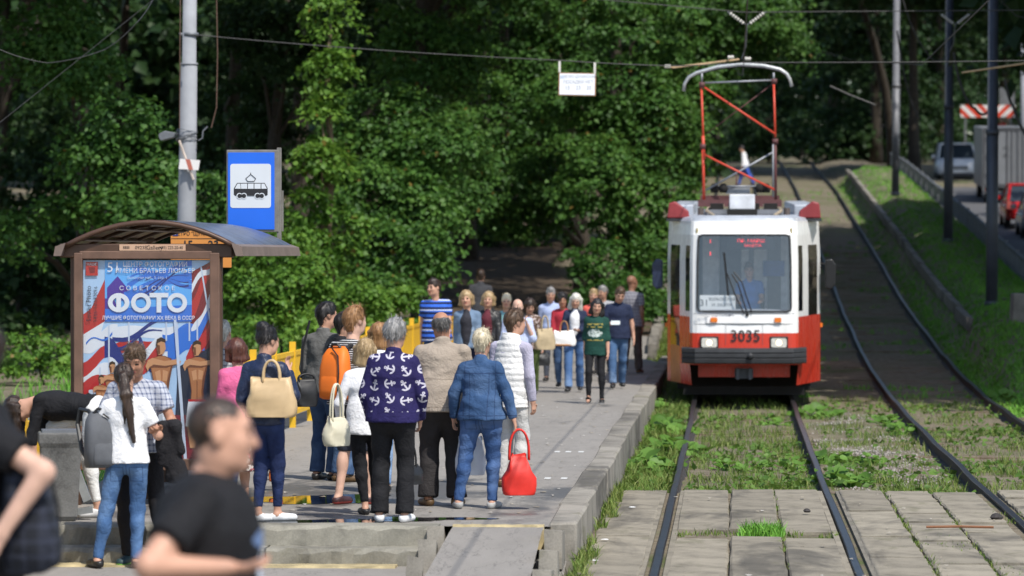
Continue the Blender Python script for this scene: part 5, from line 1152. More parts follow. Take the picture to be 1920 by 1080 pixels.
# ------------------------------------------------------------------ people: bodies and clothes grown from distance fields
class Fld:
    def __init__(s, lo, hi, h):
        s.lo = np.array(lo, float); s.h = h; s.n = np.ceil((np.array(hi) - s.lo) / h).astype(int) + 1
        s.d = np.full(s.n, .25, np.float32); s.ax = [s.lo[i] + h * np.arange(s.n[i]) for i in range(3)]
    def _sub(s, lo, hi):
        a = np.clip(np.floor((lo - s.lo) / s.h).astype(int), 0, s.n - 1); c = np.clip(np.ceil((hi - s.lo) / s.h).astype(int) + 1, 1, s.n)
        sl = tuple(slice(a[i], max(c[i], a[i] + 1)) for i in range(3))
        return sl, s.ax[0][sl[0]][:, None, None], s.ax[1][sl[1]][None, :, None], s.ax[2][sl[2]][None, None, :]
    def ell(s, a, c, ra, rb, lat=(1, 0, 0), k=.03, op='add', flat_a=False, flat_b=False):
        a = np.array(a, float); c = np.array(c, float)
        ra = (ra, ra) if np.isscalar(ra) else ra; rb = (rb, rb) if np.isscalar(rb) else rb
        L = np.linalg.norm(c - a); wv = (c - a) / L if L > 1e-6 else np.array([0, 0, 1.])
        lat = np.array(lat, float); lat = lat - wv * lat.dot(wv)
        if np.linalg.norm(lat) < 1e-3: lat = np.cross(wv, [0, 1, 0]) if abs(wv[1]) < .9 else np.cross(wv, [1, 0, 0])
        lat /= np.linalg.norm(lat); v = np.cross(wv, lat)
        m = max(*ra, *rb) + .07; sl, X, Y, Z = s._sub(np.minimum(a, c) - m, np.maximum(a, c) + m)
        px, py, pz = X - a[0], Y - a[1], Z - a[2]
        dw = px * wv[0] + py * wv[1] + pz * wv[2]; t = np.clip(dw / max(L, 1e-6), 0, 1)
        u = px * lat[0] + py * lat[1] + pz * lat[2]; vv = px * v[0] + py * v[1] + pz * v[2]; ww = dw - t * L
        ru = ra[0] + (rb[0] - ra[0]) * t; rv = ra[1] + (rb[1] - ra[1]) * t; rm = np.minimum(ru, rv)
        d = (np.sqrt((u / ru) ** 2 + (vv / rv) ** 2 + (ww / rm) ** 2) - 1) * rm
        if flat_b: d = np.maximum(d, dw - L)
        if flat_a: d = np.maximum(d, -dw)
        q = s.d[sl]
        if op == 'sub': s.d[sl] = np.maximum(q, -d)
        elif k > 0: hh = np.clip(.5 + .5 * (d - q) / k, 0, 1); s.d[sl] = d * (1 - hh) + q * hh - k * hh * (1 - hh)
        else: s.d[sl] = np.minimum(q, d)
        return s
    def ball(s, c, r, k=.03, op='add'):
        """ellipsoid with radii (rx, ry, rz) aligned to the axes"""
        c = np.array(c, float); r = np.array(r if not np.isscalar(r) else (r, r, r), float); m = r.max() + .06
        sl, X, Y, Z = s._sub(c - m, c + m); d = (np.sqrt(((X - c[0]) / r[0]) ** 2 + ((Y - c[1]) / r[1]) ** 2 + ((Z - c[2]) / r[2]) ** 2) - 1) * r.min(); q = s.d[sl]
        if op == 'sub': s.d[sl] = np.maximum(q, -d)
        else: hh = np.clip(.5 + .5 * (d - q) / k, 0, 1); s.d[sl] = d * (1 - hh) + q * hh - k * hh * (1 - hh)
        return s
    def cut(s, p, n):
        """keep the side where (x-p).n < 0"""
        n = np.array(n, float) / np.linalg.norm(n); s.d = np.maximum(s.d, (s.ax[0][:, None, None] - p[0]) * n[0] + (s.ax[1][None, :, None] - p[1]) * n[1] + (s.ax[2][None, None, :] - p[2]) * n[2]).astype(np.float32); return s
    def folds(s, amp, sc=1., seed=0, stretch=(1, 1, 1.6)):
        rr = np.random.default_rng(seed); X, Y, Z = s.ax[0][:, None, None], s.ax[1][None, :, None], s.ax[2][None, None, :]
        w = 0
        amp = amp * .72
        for i in range(5):
            k = rr.normal(0, 1, 3); k /= np.linalg.norm(k); f = sc * rr.uniform(14, 42); k2 = rr.normal(0, 7, 3)
            w = w + (lambda q_: q_ * (1.3 - .6 * np.abs(q_)) + .5 * (1 - np.abs(q_)) ** 3)(np.sin((X * k[0] * stretch[0] + Y * k[1] * stretch[1] + Z * k[2] * stretch[2]) * f + 1.7 * np.sin(X * k2[0] + Y * k2[1] + Z * k2[2] + i))) / (1 + i * .35)
        s.d = (s.d + amp * .5 * w).astype(np.float32); return s
    def mesh(s):
        d = s.d; d = np.pad(d, 1, constant_values=.2); ins = d < 0
        c = np.zeros(tuple(n - 1 for n in d.shape), np.int8)
        for i in (0, 1):
            for j in (0, 1):
                for k in (0, 1): c += ins[i:i + c.shape[0], j:j + c.shape[1], k:k + c.shape[2]]
        act = (c > 0) & (c < 8); I = np.argwhere(act)
        if not len(I): return np.zeros((0, 3)), np.zeros((0, 4), int)
        ids = np.full(act.shape, -1, np.int64); ids[act] = np.arange(len(I))
        acc = np.zeros((len(I), 3)); cnt = np.zeros((len(I), 1))
        cor = [(i, j, k) for i in (0, 1) for j in (0, 1) for k in (0, 1)]
        val = {q: d[I[:, 0] + q[0], I[:, 1] + q[1], I[:, 2] + q[2]] for q in cor}
        for q in cor:
            for a in range(3):
                if q[a] == 0:
                    q2 = list(q); q2[a] = 1; q2 = tuple(q2); v0, v1 = val[q], val[q2]; m = (v0 < 0) != (v1 < 0)
                    t = np.where(m, v0 / np.where(m, v0 - v1, 1), 0); p = np.tile(np.array(q, float), (len(I), 1)); p[:, a] = t
                    acc += p * m[:, None]; cnt += m[:, None]
        V = (I + acc / cnt - 1) * s.h + s.lo
        Fs = []
        for a in range(3):
            b_, c_ = (a + 1) % 3, (a + 2) % 3
            s0 = [slice(None)] * 3; s1 = [slice(None)] * 3; s0[a] = slice(0, -1); s1[a] = slice(1, None)
            ch = ins[tuple(s0)] != ins[tuple(s1)]; E_ = np.argwhere(ch)
            E_ = E_[(E_[:, b_] > 0) & (E_[:, c_] > 0) & (E_[:, b_] < act.shape[b_]) & (E_[:, c_] < act.shape[c_])]
            flip = ins[E_[:, 0], E_[:, 1], E_[:, 2]]
            def cell(db, dc): q = E_.copy(); q[:, b_] -= db; q[:, c_] -= dc; return ids[q[:, 0], q[:, 1], q[:, 2]]
            f = np.stack([cell(1, 1), cell(0, 1), cell(0, 0), cell(1, 0)], 1); f[~flip] = f[~flip][:, ::-1]; Fs.append(f)
        return V, np.concatenate(Fs)

# cloth and skin materials
_cl = {}
def cloth(name, c, rough=.85, pat=None, var=.16, fade=None, sheen=0.):
    if name in _cl: return _cl[name]
    t = MT('cloth_' + name, rough, spec=.25 if rough > .6 else .5)
    n = t.noise(7, 5, .6); n2 = t.noise(220, 1)
    col = t.ramp(n, [(.3, sh(c, 1 - var)), (.7, sh(c, 1 + var))])
    if fade: col = t.mix(((t.noise(3.2, 3) - .47) * 5).max(0.).min(1.), col, fade)
    if pat:
        x, y, z = t.xyz(); col = pat(t, x, y, z, col)
    t.color(col); cr_ = t.noise(7.5, 3, .5, (1, 1, .8), 1.6); cr2 = t.noise(15, 2, .5, (1, 1, 1.5), 1.)
    t.bump(n2 * .03 + ((cr_ - .5).abs() * -2.2) + ((cr2 - .5).abs() * -.9) + 1.5, .30, .035); _cl[name] = t.m; return t.m
def stripes(period, duty, c2, axis='z', c3=None):
    def f(t, x, y, z, col):
        q = {'x': x, 'z': z, 'y': y}[axis]; m = (q.mod(period) < period * duty); col = t.mix(m, col, c2)
        if c3: col = t.mix((((q + period * .3).mod(period * 2)) < period * .22), col, c3)
        return col
    return f
def plaid(c2, p=.05):
    def f(t, x, y, z, col):
        return t.mix(((z.mod(p) < p * .3) * .5 + ((x + y).mod(p) < p * .3) * .5), col, c2)
    return f
def anchors(t, x, y, z, col):
    row = (z / .118).floor(); xs_ = x + (row.mod(2.) * .006)
    colid = (xs_ / .125 + .5).floor(); u0 = (xs_ / .125 + .5).mod(1.) * .125 - .0625; v0 = z.mod(.118) - .059
    v0 = v0 + (colid.mod(2.) - .5) * .02
    an = ((row * 2.3 + colid * 1.7).sin()) * 1.5; ca, sa = an.cos(), an.sin()
    u = u0 * ca - v0 * sa; v = u0 * sa + v0 * ca
    shank = (u.abs() < .0065) * (v.abs() < .036); stock = ((v - .02).abs() < .006) * (u.abs() < .022)
    rad = (u * u + (v + .0) * (v + .0)).sqrt(); arc = ((rad - .034).abs() < .0065) * (v < -.010)
    top = (((u * u + (v - .040) * (v - .040)).sqrt() - .008).abs() < .004) * 1.
    m = shank.max(stock).max(arc).max(top) * (z > .90) * (z < 1.385)
    return t.mix(m, col, (.50, .48, .55))
def chest_print(t, x, y, z, col):
    l = ((z - 1.16).abs() < .012).max(((z - 1.12).abs() < .010)).max(((z - .93).abs() < .009)) * (x.abs() < .12) * (((x * 60).sin() * (z * 90).cos()) > -.3)
    m = ((x * x / .012 + (z - 1.03) * (z - 1.03) / .0035) < 1.) * (t.noise(40, 2) > .47)
    col = t.mix(l * (y > 0.) * .8, col, (.42, .33, .08)); return t.mix(m * (y > 0.), col, (.55, .62, .58))
def chest_blot(t, x, y, z, col):
    m = (((x + .02) * (x + .02) / .016 + (z - 1.20) * (z - 1.20) / .012) < 1.) * (y > 0.); col = t.mix(m * (t.noise(14, 3) > .45), col, (.62, .66, .74))
    return t.mix(((x * x / .02 + (z - 1.33) * (z - 1.33) / .0012) < 1.) * (y > 0.), col, (.16, .24, .42))
def floral(c2, c3):
    def f(t, x, y, z, col):
        col = t.mix((t.noise(26, 2) > .56) * 1., col, c2); return t.mix((t.noise(19, 2, dist=.5) > .61) * 1., col, c3)
    return f
def seams_jacket(t, x, y, z, col):
    ln = ((z - 1.16).abs() < .004).max(((x.abs() - .075 - (z - .8) * .03).abs() < .0035) * (z < 1.16)).max(((z - .80).abs() < .004)).max((x.abs() - .135).abs() < .003)
    return t.mix(ln * .65, col, (.015, .03, .08))
def seams_jeans(t, x, y, z, col):
    pk_ = (((x.abs() - .075).abs() - .05).abs() < .003) * ((z - .74).abs() < .055) ; pk2 = (((z - .74).abs() - .055).abs() < .003) * ((x.abs() - .075).abs() < .05)
    ln = pk_.max(pk2).max((x.abs() < .003) * (z > .65)).max(((z - .835).abs() < .003)) * (y < 0.)
    return t.mix(ln * .6, col, (.015, .03, .08))
def seams_beige(t, x, y, z, col):
    ln = ((z - 1.10 + x * .03).abs() < .003).max(((z - .86).abs() < .003)) * (y < .05); rib = (z < .86) * ((x * 260.).sin() > .2)
    col = t.mix(ln * .55, col, (.12, .095, .07)); return t.mix(rib * .35, col, (.18, .15, .12))
def quilt(t, x, y, z, col):
    return t.mix((z.mod(.055) < .007) * .6, col, (.10, .10, .12))
def skin(tone):
    key = 'skin' + tone
    c = dict(pale=(.58, .36, .27), fair=(.52, .29, .20), tan=(.40, .20, .125), dark=(.24, .12, .075))[tone]
    if key in _cl: return _cl[key]
    t = MT(key, .5, spec=.35); n = t.noise(12, 4); t.color(t.ramp(n, [(.3, sh(c, .86)), (.7, sh(c, 1.1))])); t.b.inputs['Subsurface Weight'].default_value = .0
    _cl[key] = t.m; return t.m
def hairm(name, c, c2=None):
    key = 'hair' + name
    if key in _cl: return _cl[key]
    t = MT(key, .42, spec=.45); n = t.noise(60, 4, .7, (1, 1, .12)); n1 = t.noise(16, 3, .6, (1, 1, .2)); t.color(t.ramp(n * .6 + n1 * .4, [(.36, sh(c, .5)), (.5, c), (.66, c2 or sh(c, 1.6))])); t.bump(n, .6, .01); _cl[key] = t.m; return t.m
HAIR = dict(black=((.012, .010, .010), (.04, .035, .035)), dbrown=((.030, .017, .011), (.07, .042, .027)), brown=((.075, .042, .022), (.15, .09, .05)), ginger=((.26, .13, .05), (.42, .24, .11)), auburn=((.085, .028, .018), (.15, .06, .035)),
            blond=((.33, .225, .11), (.54, .41, .24)), pale=((.60, .52, .36), (.80, .74, .60)), grey=((.22, .215, .21), (.46, .45, .44)), dgrey=((.08, .075, .07), (.2, .19, .18)), white=((.55, .53, .47), (.78, .76, .70)))
M_eye = plain('eye_dark', (.02, .015, .012), .2); M_lip = plain('lips', (.36, .11, .095), .45)
def rotm(yaw, pitch=0, roll=0): return np.array(Matrix.Rotation(yaw, 3, 'Z') @ Matrix.Rotation(pitch, 3, 'X') @ Matrix.Rotation(roll, 3, 'Y'))
def ik(a, c, l1, l2, hint):
    """middle joint of a two-bone chain"""
    a, c, hint = map(lambda q: np.array(q, float), (a, c, hint)); v = c - a; D = np.linalg.norm(v)
    if D > (l1 + l2) * .999: c = a + v / D * (l1 + l2) * .999; v = c - a; D = np.linalg.norm(v)
    x = (l1 * l1 - l2 * l2 + D * D) / (2 * D); hgt = math.sqrt(max(0, l1 * l1 - x * x)); n = v / D
    hv = hint - n * hint.dot(n); hv /= max(1e-6, np.linalg.norm(hv)); return a + n * x + hv * hgt, c

def person(label, loc, H, rot=0., group=None, tone='fair', hair='brown', style='short', b=1., fem=False, lean=0., roll=0., twist=0., head=(0, 0, 0),
           arms=None, feet=None, top=None, bottom=None, shoes=None, extra=None, h=.014, name='person', hip_z=None, sit=False, detail=True, neck=.022):
    """top: dict(mat, kind 'tee'|'long'|'jacket'|'vest'|'elbow', hem, loose); bottom: dict(mat, kind 'trousers'|'shorts'|'skirt'|'capri', loose, flare)
    arms: {'R':(upper dir, fore dir), 'L':...} in the person's frame (x right, y forward); feet: {'R':(x,y,z,yaw),'L':...}"""
    H = H * (1 + neck / 1.75); s = H / 1.75; e = empty(name, loc, rot); tag(e, label, 'person', group)
    rj = random.Random(label)
    if not roll: roll = rj.uniform(-.045, .045)
    if not twist: twist = rj.uniform(-.16, .16)
    head = (head[0], head[1] + rj.uniform(-.08, .04), head[2] + rj.uniform(-.09, .09))
    S = lambda *p: np.array(p, float) * s
    hz = (hip_z or .93); pel = S(0, 0, hz)
    TR = np.array(Matrix.Rotation(-lean, 3, 'X') @ Matrix.Rotation(roll, 3, 'Y')); TW = np.array(Matrix.Rotation(twist, 3, 'Z')) 
    tor = lambda x, y, z: pel + TR @ (TW @ S(x, y, z - hz)) if z > hz + .12 else pel + TR @ S(x, y, z - hz)
    # proportions
    hipw, shw = (.088 * (1.04 if fem else 1), (.150 if fem else .172) * (.72 + .28 * b))
    sh_ = {q: tor(sg_ * shw, -.012, 1.378) for q, sg_ in (('R', 1), ('L', -1))}
    feet = feet or {}; arms = arms or {}
    J = {}
    for q, g in (('R', 1), ('L', -1)):
        fx, fy, fz, yaw = feet.get(q, (g * .095, 0, 0, -g * .15))[:4]; hipj = pel + S(g * hipw, 0, 0) if abs(lean) < 9 else pel
        ank = S(fx, fy, fz + .085); kn, ank = ik(hipj, ank, .43 * s, .425 * s, (math.sin(-yaw) * .4, 1, 0.05)); J['hip' + q], J['knee' + q], J['ank' + q], J['yaw' + q] = hipj, kn, ank, yaw
        up, fo = arms.get(q, ((g * .16, -.04, -1), (g * .04, .16, -1)))
        up = np.array(up, float); up[0] *= ((.62 if b < 1.1 else .9) if abs(up[0]) < .4 else 1.); up /= np.linalg.norm(up); fo = np.array(fo, float); fo /= np.linalg.norm(fo)
        el = sh_[q] + up * .285 * s; wr = el + fo * .25 * s; J['el' + q], J['wr' + q], J['fd' + q] = el, wr, fo
    hc = tor(0, .018, 1.535 - neck) + TR @ (rotm(*head) @ S(0, .025, .105)); HR = TR @ rotm(*head)
    pts = np.array([J[k] for k in J if k[:2] in ('hi', 'kn', 'an', 'el', 'wr')] + [hc, sh_['R'], sh_['L']]); lo = pts.min(0) - .24; hi = pts.max(0) + .24
    tops = top or {}; bot = bottom or {}
    # ---------------- body, one continuous skin
    f = Fld(lo, hi, h); lat = TR @ TW @ np.array([1, 0, 0.]); k = .045 * s; B = b
    f.ell(tor(0, 0, .97), tor(0, .0, 1.12), S(.145 * B, .095 * B)[:2] if False else (.122 * s * B, .085 * s * B), (.108 * s * B, .078 * s * B), lat, k)
    f.ell(tor(0, 0, 1.10), tor(0, 0, 1.33), (.108 * s * B, .078 * s * B), (.125 * s * B, .088 * s * B), lat, k)
    f.ell(sh_['L'] * .8 + sh_['R'] * .2, sh_['R'] * .8 + sh_['L'] * .2, .050 * s, .050 * s, (0, 1, 0), k)
    f.ell(tor(0, -.01, 1.42), hc - HR @ S(0, .01, .06), .056 * s, .05 * s, lat, .03)
    for q, g in (('R', 1), ('L', -1)):
        f.ell(J['hip' + q], J['knee' + q], .066 * s * B, .048 * s, (1, 0, 0), .03); cb = .72 if bot.get('kind', 'trousers') in ('trousers', 'capri') else 1.; f.ell(J['knee' + q], J['ank' + q], .052 * s * (.85 if cb < 1 else 1), .034 * s, (1, 0, 0), .02)
        calf = J['knee' + q] * .68 + J['ank' + q] * .32; f.ball(calf + np.array([0, -.015 * s, 0]), (.046 * s * cb, .05 * s * cb, .085 * s), .03 * cb)
        f.ell(J['ank' + q] + S(0, -.02, -.03), J['ank' + q] + S(math.sin(-J['yaw' + q]) * .12, .12, -.055), .034 * s, .028 * s, (1, 0, 0), .02)
        f.ell(sh_[q], J['el' + q], .046 * s * (.5 + .5 * B), .038 * s, (1, 0, 0), .03); f.ell(J['el' + q], J['wr' + q], .040 * s, .027 * s, (1, 0, 0), .02)
        f.ell(J['wr' + q], J['wr' + q] + J['fd' + q] * .075 * s, (.030 * s, .018 * s), (.038 * s, .015 * s), (0, 1, 0), .015)
    V, Fc = f.mesh(); mats = [skin(tone), M_eye, M_lip, hairm(hair, *HAIR[hair])]; mi = np.zeros(len(Fc), int)
    # fingers, each its own bent chain rooted in the palm
    fb = MB()
    for q, g in (('R', 1), ('L', -1)):
        fd = J['fd' + q]; a = np.array([0, 1, 0.]) - fd * fd[1]; a = a / max(.2, np.linalg.norm(a)); nn = np.cross(fd, a) * g; base = J['wr' + q] + fd * .07 * s
        for i, (o_, L) in enumerate(((.028, .072), (.010, .082), (-.009, .076), (-.027, .06))):
            p0 = base + a * o_ * s; p1 = p0 + fd * L * .45 * s - nn * .006 * s; p2 = p1 + (fd * .6 - nn * .5) * L * .35 * s; p3 = p2 + (fd * .2 - nn * .8) * L * .3 * s
            fb.tube([p0 - fd * .02 * s, p0, p1, p2, p3], [.009 * s, .009 * s, .0085 * s, .008 * s, .006 * s], 6)
        p0 = J['wr' + q] + fd * .025 * s + a * .025 * s; fb.tube([p0 - a * .01 * s, p0 + (a * .7 + fd * .5) * .035 * s, p0 + (a * .5 + fd * .9 - nn * .3) * .065 * s], [.012 * s, .011 * s, .007 * s], 6)
    # head in its own finer field, welded over the neck
    hh = min(h * .55, .009) if detail else h * .8; g = Fld((-.16, -.17, -.24), (.16, .17, .18), hh)
    fw = .94 if fem else 1.
    g.ball((0, -.012, .035), (.077, .097, .088), .02); g.ball((0, .022, -.035), (.060 * fw, .070, .085), .04); g.ball((0, .062, -.092), (.026 * fw, .022, .022), .03)
    for q in (-1, 1): g.ball((q * .038, .062, -.025), (.024, .024, .024), .03); g.ball((q * .077, -.006, -.004), (.010, .020, .030), .008); g.ball((q * .045, .02, -.07), (.018 * fw, .035, .03), .03)
    g.ell((-.035, .076, .024), (.035, .076, .024), .015, .015, (0, 1, 0), .02)
    for q in (-1, 1): g.ball((q * .031, .099, .004), (.016, .016, .011), 0, 'sub'); g.ball((q * .031, .078, .003), .0125, .006)
    g.ell((0, .088, .012), (0, .106, -.030), .009, .014, (1, 0, 0), .014); g.ell((-.018, .086, -.060), (.018, .086, -.060), .0075, .0075, (0, 1, 0), .008)
    g.ell((0, -.02, -.07), (0, -.03, -.20), .054, .056, (1, 0, 0), .03)
    hv, hf = g.mesh(); cen = hv[hf].mean(1); hm = np.zeros(len(hf), int)
    for q in (-1, 1): hm[(np.abs(cen[:, 0] - q * .031) < .014) & (np.abs(cen[:, 2] - .004) < .0075) & (cen[:, 1] > .06)] = 1; hm[(np.abs(cen[:, 0] - q * .033) < .019) & (np.abs(cen[:, 2] - .0285 + np.abs(cen[:, 0] - q * .03) * .15) < .005) & (cen[:, 1] > .06)] = 3
    hm[(np.abs(cen[:, 0]) < .024) & (np.abs(cen[:, 2] + .060) < .008) & (cen[:, 1] > .08)] = 2
    if style == 'buzz':
      cen = cen + np.random.default_rng(5).normal(0, .0045, cen.shape); hm[(cen[:, 2] > .055 - .5 * np.maximum(0, -cen[:, 1]) - (cen[:, 1] < -.02) * .06) & ((cen[:, 1] < .06) | (cen[:, 2] > .085)) & (np.abs(cen[:, 0]) < .08)] = 3
    hsz = s * (1.0 if H > 1.5 else 1.03)
    HV = (hv * hsz) @ HR.T + hc
    fbv = np.array(fb.v); fbf = [ff for ff in fb.f if len(ff) == 4]
    V2 = np.concatenate([V, HV, fbv]); F2 = np.concatenate([Fc, hf + len(V), np.array(fbf) + len(V) + len(hv)]); mi = np.concatenate([mi, hm, np.zeros(len(fbf), int)])
    link('body', np_mesh('body', V2, F2, mi), mats, e, True)
    # ---------------- hair
    if style not in ('bald', 'buzz'):
        hs = hh * 1.1; g = Fld((-.2, -.38, -.62) if style in ('long', 'ponytail', 'sidelong') else (-.19, -.24, -.24), (.2, .42 if style == 'hang' else .2, .28), hs); hk = .02
        vol = dict(short=1., bob=1.06, bobc=1.08, long=1.03, bun=.99, ponytail=.99, ring=.99, crop=1.03, sidelong=1.0, curly=1.12).get(style, 1.)
        g.ball((0, -.016, .040), (.088 * vol, .108 * vol, .094 * vol), hk)
        if style in ('crop', 'curly', 'short'): g.ball((0, .02, .10), (.062, .07, .045), .03)
        fz = dict(bob=-.13, bobc=-.10, long=-.12, sidelong=-.12, curly=-.06).get(style, -.055)
        g.ball((0, .130, -.055), (.068, .085, .115), 0, 'sub'); 
        if style in ('short', 'bun', 'ponytail', 'crop', 'ring'): g.ball((0, .12, -.06), (.12, .10, .10), 0, 'sub')
        g.cut((0, 0, fz), (0, .35, -1))
        if style == 'short' or style == 'crop': g.ell((0, -.075, .0), (0, -.07, -.075), (.06, .032), (.048, .02), (1, 0, 0), .02)
        if style == 'ring': g.cut((0, 0, .045), (0, .30, 1))
        if style in ('bob', 'bobc', 'long', 'sidelong'):
            zb = dict(bob=-.11, bobc=-.08, long=-.16, sidelong=-.13)[style]
            for q in (-1, 1): g.ell((q * .070, -.015, .03), (q * .080, -.01, zb), (.030, .055), (.026, .05), (0, 1, 0), .03)
            g.ell((0, -.08, .03), (0, -.085, zb), (.075, .035), (.085, .035), (1, 0, 0), .03)
        if style == 'hang':
            for q in (-1, 1): g.ell((q * .072, -.02, .0), (q * .055, .30, .05), (.045, .03), (.022, .02), (0, 0, 1), .03)
            g.ell((0, .03, .10), (.01, .34, .12), (.07, .03), (.035, .015), (1, 0, 0), .04); g.ell((0, -.06, .06), (-.02, .22, .17), (.075, .04), (.03, .015), (1, 0, 0), .04)
        if style == 'long': g.ell((0, -.09, -.08), (0, -.11, -.33), (.085, .03), (.07, .02), (1, 0, 0), .04)
        if style == 'bun': g.ball((0, -.075, .135), (.055, .055, .048), .015); g.ball((0, -.03, .10), (.07, .08, .05), .03)
        if style == 'ponytail': g.ball((0, -.115, .04), (.03, .03, .03), .015); g.ell((0, -.13, .03), (.01, -.19, -.12), (.034, .030), (.055, .032), (1, 0, 0), .02); g.ell((.01, -.19, -.12), (.03, -.25, -.52), (.055, .032), (.016, .012), (1, 0, 0), .02); g.ell((.0, -.18, -.1), (-.03, -.20, -.36), (.025, .018), (.008, .008), (1, 0, 0), .02)
        if style == 'sidelong': g.ell((-.07, -.03, -.08), (-.10, .06, -.34), (.035, .03), (.03, .022), (1, 0, 0), .04)
        g.folds(.007 if style not in ('curly',) else .016, 2.2 if style != 'curly' else 2.6, 3, (1.6, 1.6, .5))
        hv, hf = g.mesh()
        if len(hv):
            nS = 900 if h < .0135 else 260; rh = np.random.default_rng(len(hv)); ix = rh.integers(0, len(hv), nS); P0 = hv[ix]; nr = unit(P0 - np.array([0, -.01, .02]))
            dn = np.array([0, 1., .1]) if style == 'hang' else np.array([0, -.15, -1.]); tv = dn - nr * (nr @ dn)[:, None]; tv = unit(tv + rh.normal(0, .25, (nS, 3)) + nr * rh.uniform(.02, .35, (nS, 1)))
            L_ = rh.uniform(.02, .055, (nS, 1)); sd = unit(np.cross(tv, nr)) * rh.uniform(.0012, .0035, (nS, 1)); a0 = P0 - nr * .004; tip = a0 + tv * L_ + nr * rh.uniform(-.002, .008, (nS, 1))
            sv = np.stack([a0 - sd, a0 + sd, tip + sd * .3, tip - sd * .3], 1).reshape(-1, 3); hv2 = np.concatenate([hv, sv]); hf2 = np.concatenate([hf, len(hv) + np.arange(nS)[:, None] * 4 + np.arange(4)[None]])
            link('hair', np_mesh('hair', (hv2 * hsz) @ HR.T + hc, hf2), hairm(hair, *HAIR[hair]), e, True)
    # ---------------- lower garment
    if bot:
        kd = bot.get('kind', 'trousers'); lo_ = bot.get('loose', 1.); f = Fld(lo, hi, h); LB = B * lo_
        f.ell(pel + TR @ S(0, -.01, .10), pel + TR @ S(0, -.012, -.02), (.126 * s * B, .092 * s * B), (.156 * s * LB * (1.03 if fem else .97), .118 * s * LB), (1, 0, 0), .04, flat_a=True)
        for q in ('R', 'L'):
            hp, kn, an = J['hip' + q], J['knee' + q], J['ank' + q]
            if kd == 'skirt': continue
            f.ell(hp + S(0, -.01, -.01), kn, .092 * s * LB, .063 * s * lo_, (1, 0, 0), .035)
            if kd == 'shorts': continue
            fl = bot.get('flare', 1.); end = {'trousers': 1.02, 'capri': .72}[kd] if 'len' not in bot else bot['len']; e2 = kn + (an - kn) * end
            f.ell(kn, e2, .066 * s * lo_, .048 * s * lo_ * fl, (1, 0, 0), .03, flat_b=True); f.ball(kn * .7 + e2 * .3 + S(0, -.012, 0), (.058 * s * lo_, .062 * s * lo_, .08 * s), .03)
        if kd == 'skirt': f.ell(S(0, 0, .98), S(0, .0, bot.get('len', .45)), (.155 * s * B, .115 * s * B), (.20 * s * LB, .17 * s * LB), (1, 0, 0), .04, flat_b=True)
        f.folds(bot.get('folds', .006), 1.15, int(H * 1000)); 
        if kd == 'shorts': f.cut(S(0, 0, bot.get('len', .52)), (0, 0, -1))
        V, Fc = f.mesh(); link(bot.get('name', kd if kd not in ('capri',) else 'trousers'), np_mesh('lower', V, Fc), bot['mat'], e, True)
    # ---------------- upper garment
    if tops:
        kd = tops.get('kind', 'tee'); ls = tops.get('loose', 1.); f = Fld(lo, hi, h); TB = B * ls; hem = tops.get('hem', .90)
        ax = TR @ np.array([0, 0, 1.])
        bust = .014 if fem else .0
        LBt = B * bot.get('loose', 1.) if bot else B
        hr0, hr1 = (max(.160 * TB, .166 * LBt + .010), max(.118 * TB, .126 * LBt + .012)) if hem < .93 else (.160 * TB, .118 * TB)
        if hem < .93: f.ell(tor(0, -.008, hem), tor(0, -.006, 1.0), (hr0 * s, hr1 * s), (hr0 * s * .97, hr1 * s * .96), lat, .05)
        f.ell(tor(0, -.004, hem), tor(0, 0, 1.12), (hr0 * s, hr1 * s), (.140 * s * TB * (.96 if fem else 1.03), .106 * s * TB), lat, .05)
        f.ell(tor(0, 0, 1.12), tor(0, bust, 1.30), (.140 * s * TB * (.96 if fem else 1.03), .106 * s * TB), (.158 * s * TB, (.112 + bust) * s * TB), lat, .05)
        f.ell(tor(0, 0, 1.28), tor(0, -.010, 1.375), (.152 * s * TB, .110 * s * TB), (.128 * s * B, .082 * s), lat, .04)
        f.ell(sh_['L'] * .84 + sh_['R'] * .16, sh_['R'] * .84 + sh_['L'] * .16, .058 * s, .058 * s, (0, 1, 0), .03)
        for q in ('R', 'L'): f.ell(tor(0, -.020, 1.418), sh_[q] + TR @ S(0, 0, .004), .052 * s, .052 * s, (0, 1, 0), .03)
        if kd in ('jacket', 'vest') or tops.get('collar'): f.ell(tor(0, -.01, 1.42), tor(0, .0, 1.465), .066 * s, .062 * s, lat, .02)
        if kd in ('jacket', 'vest') or tops.get('collar'): f.ell(tor(0, -.014, 1.44), tor(0, -.006, 1.498), .069 * s, .067 * s, lat, .015, flat_b=True)
        if kd in ('jacket',) and tops.get('band', True): f.folds(tops.get('folds', .008), .9, int(H * 777)); 
        f.cut(tor(0, 0, hem), tuple(-ax))
        if tops.get('band'): f.ell(tor(0, 0, hem), tor(0, 0, hem + .06), (.158 * s * B * min(ls, 1.05), .118 * s * B * min(ls, 1.05)), (.158 * s * B * min(ls, 1.05), .118 * s * B * min(ls, 1.05)), lat, .01, flat_a=True, flat_b=True)
        sl = tops.get('sleeve', 1.)
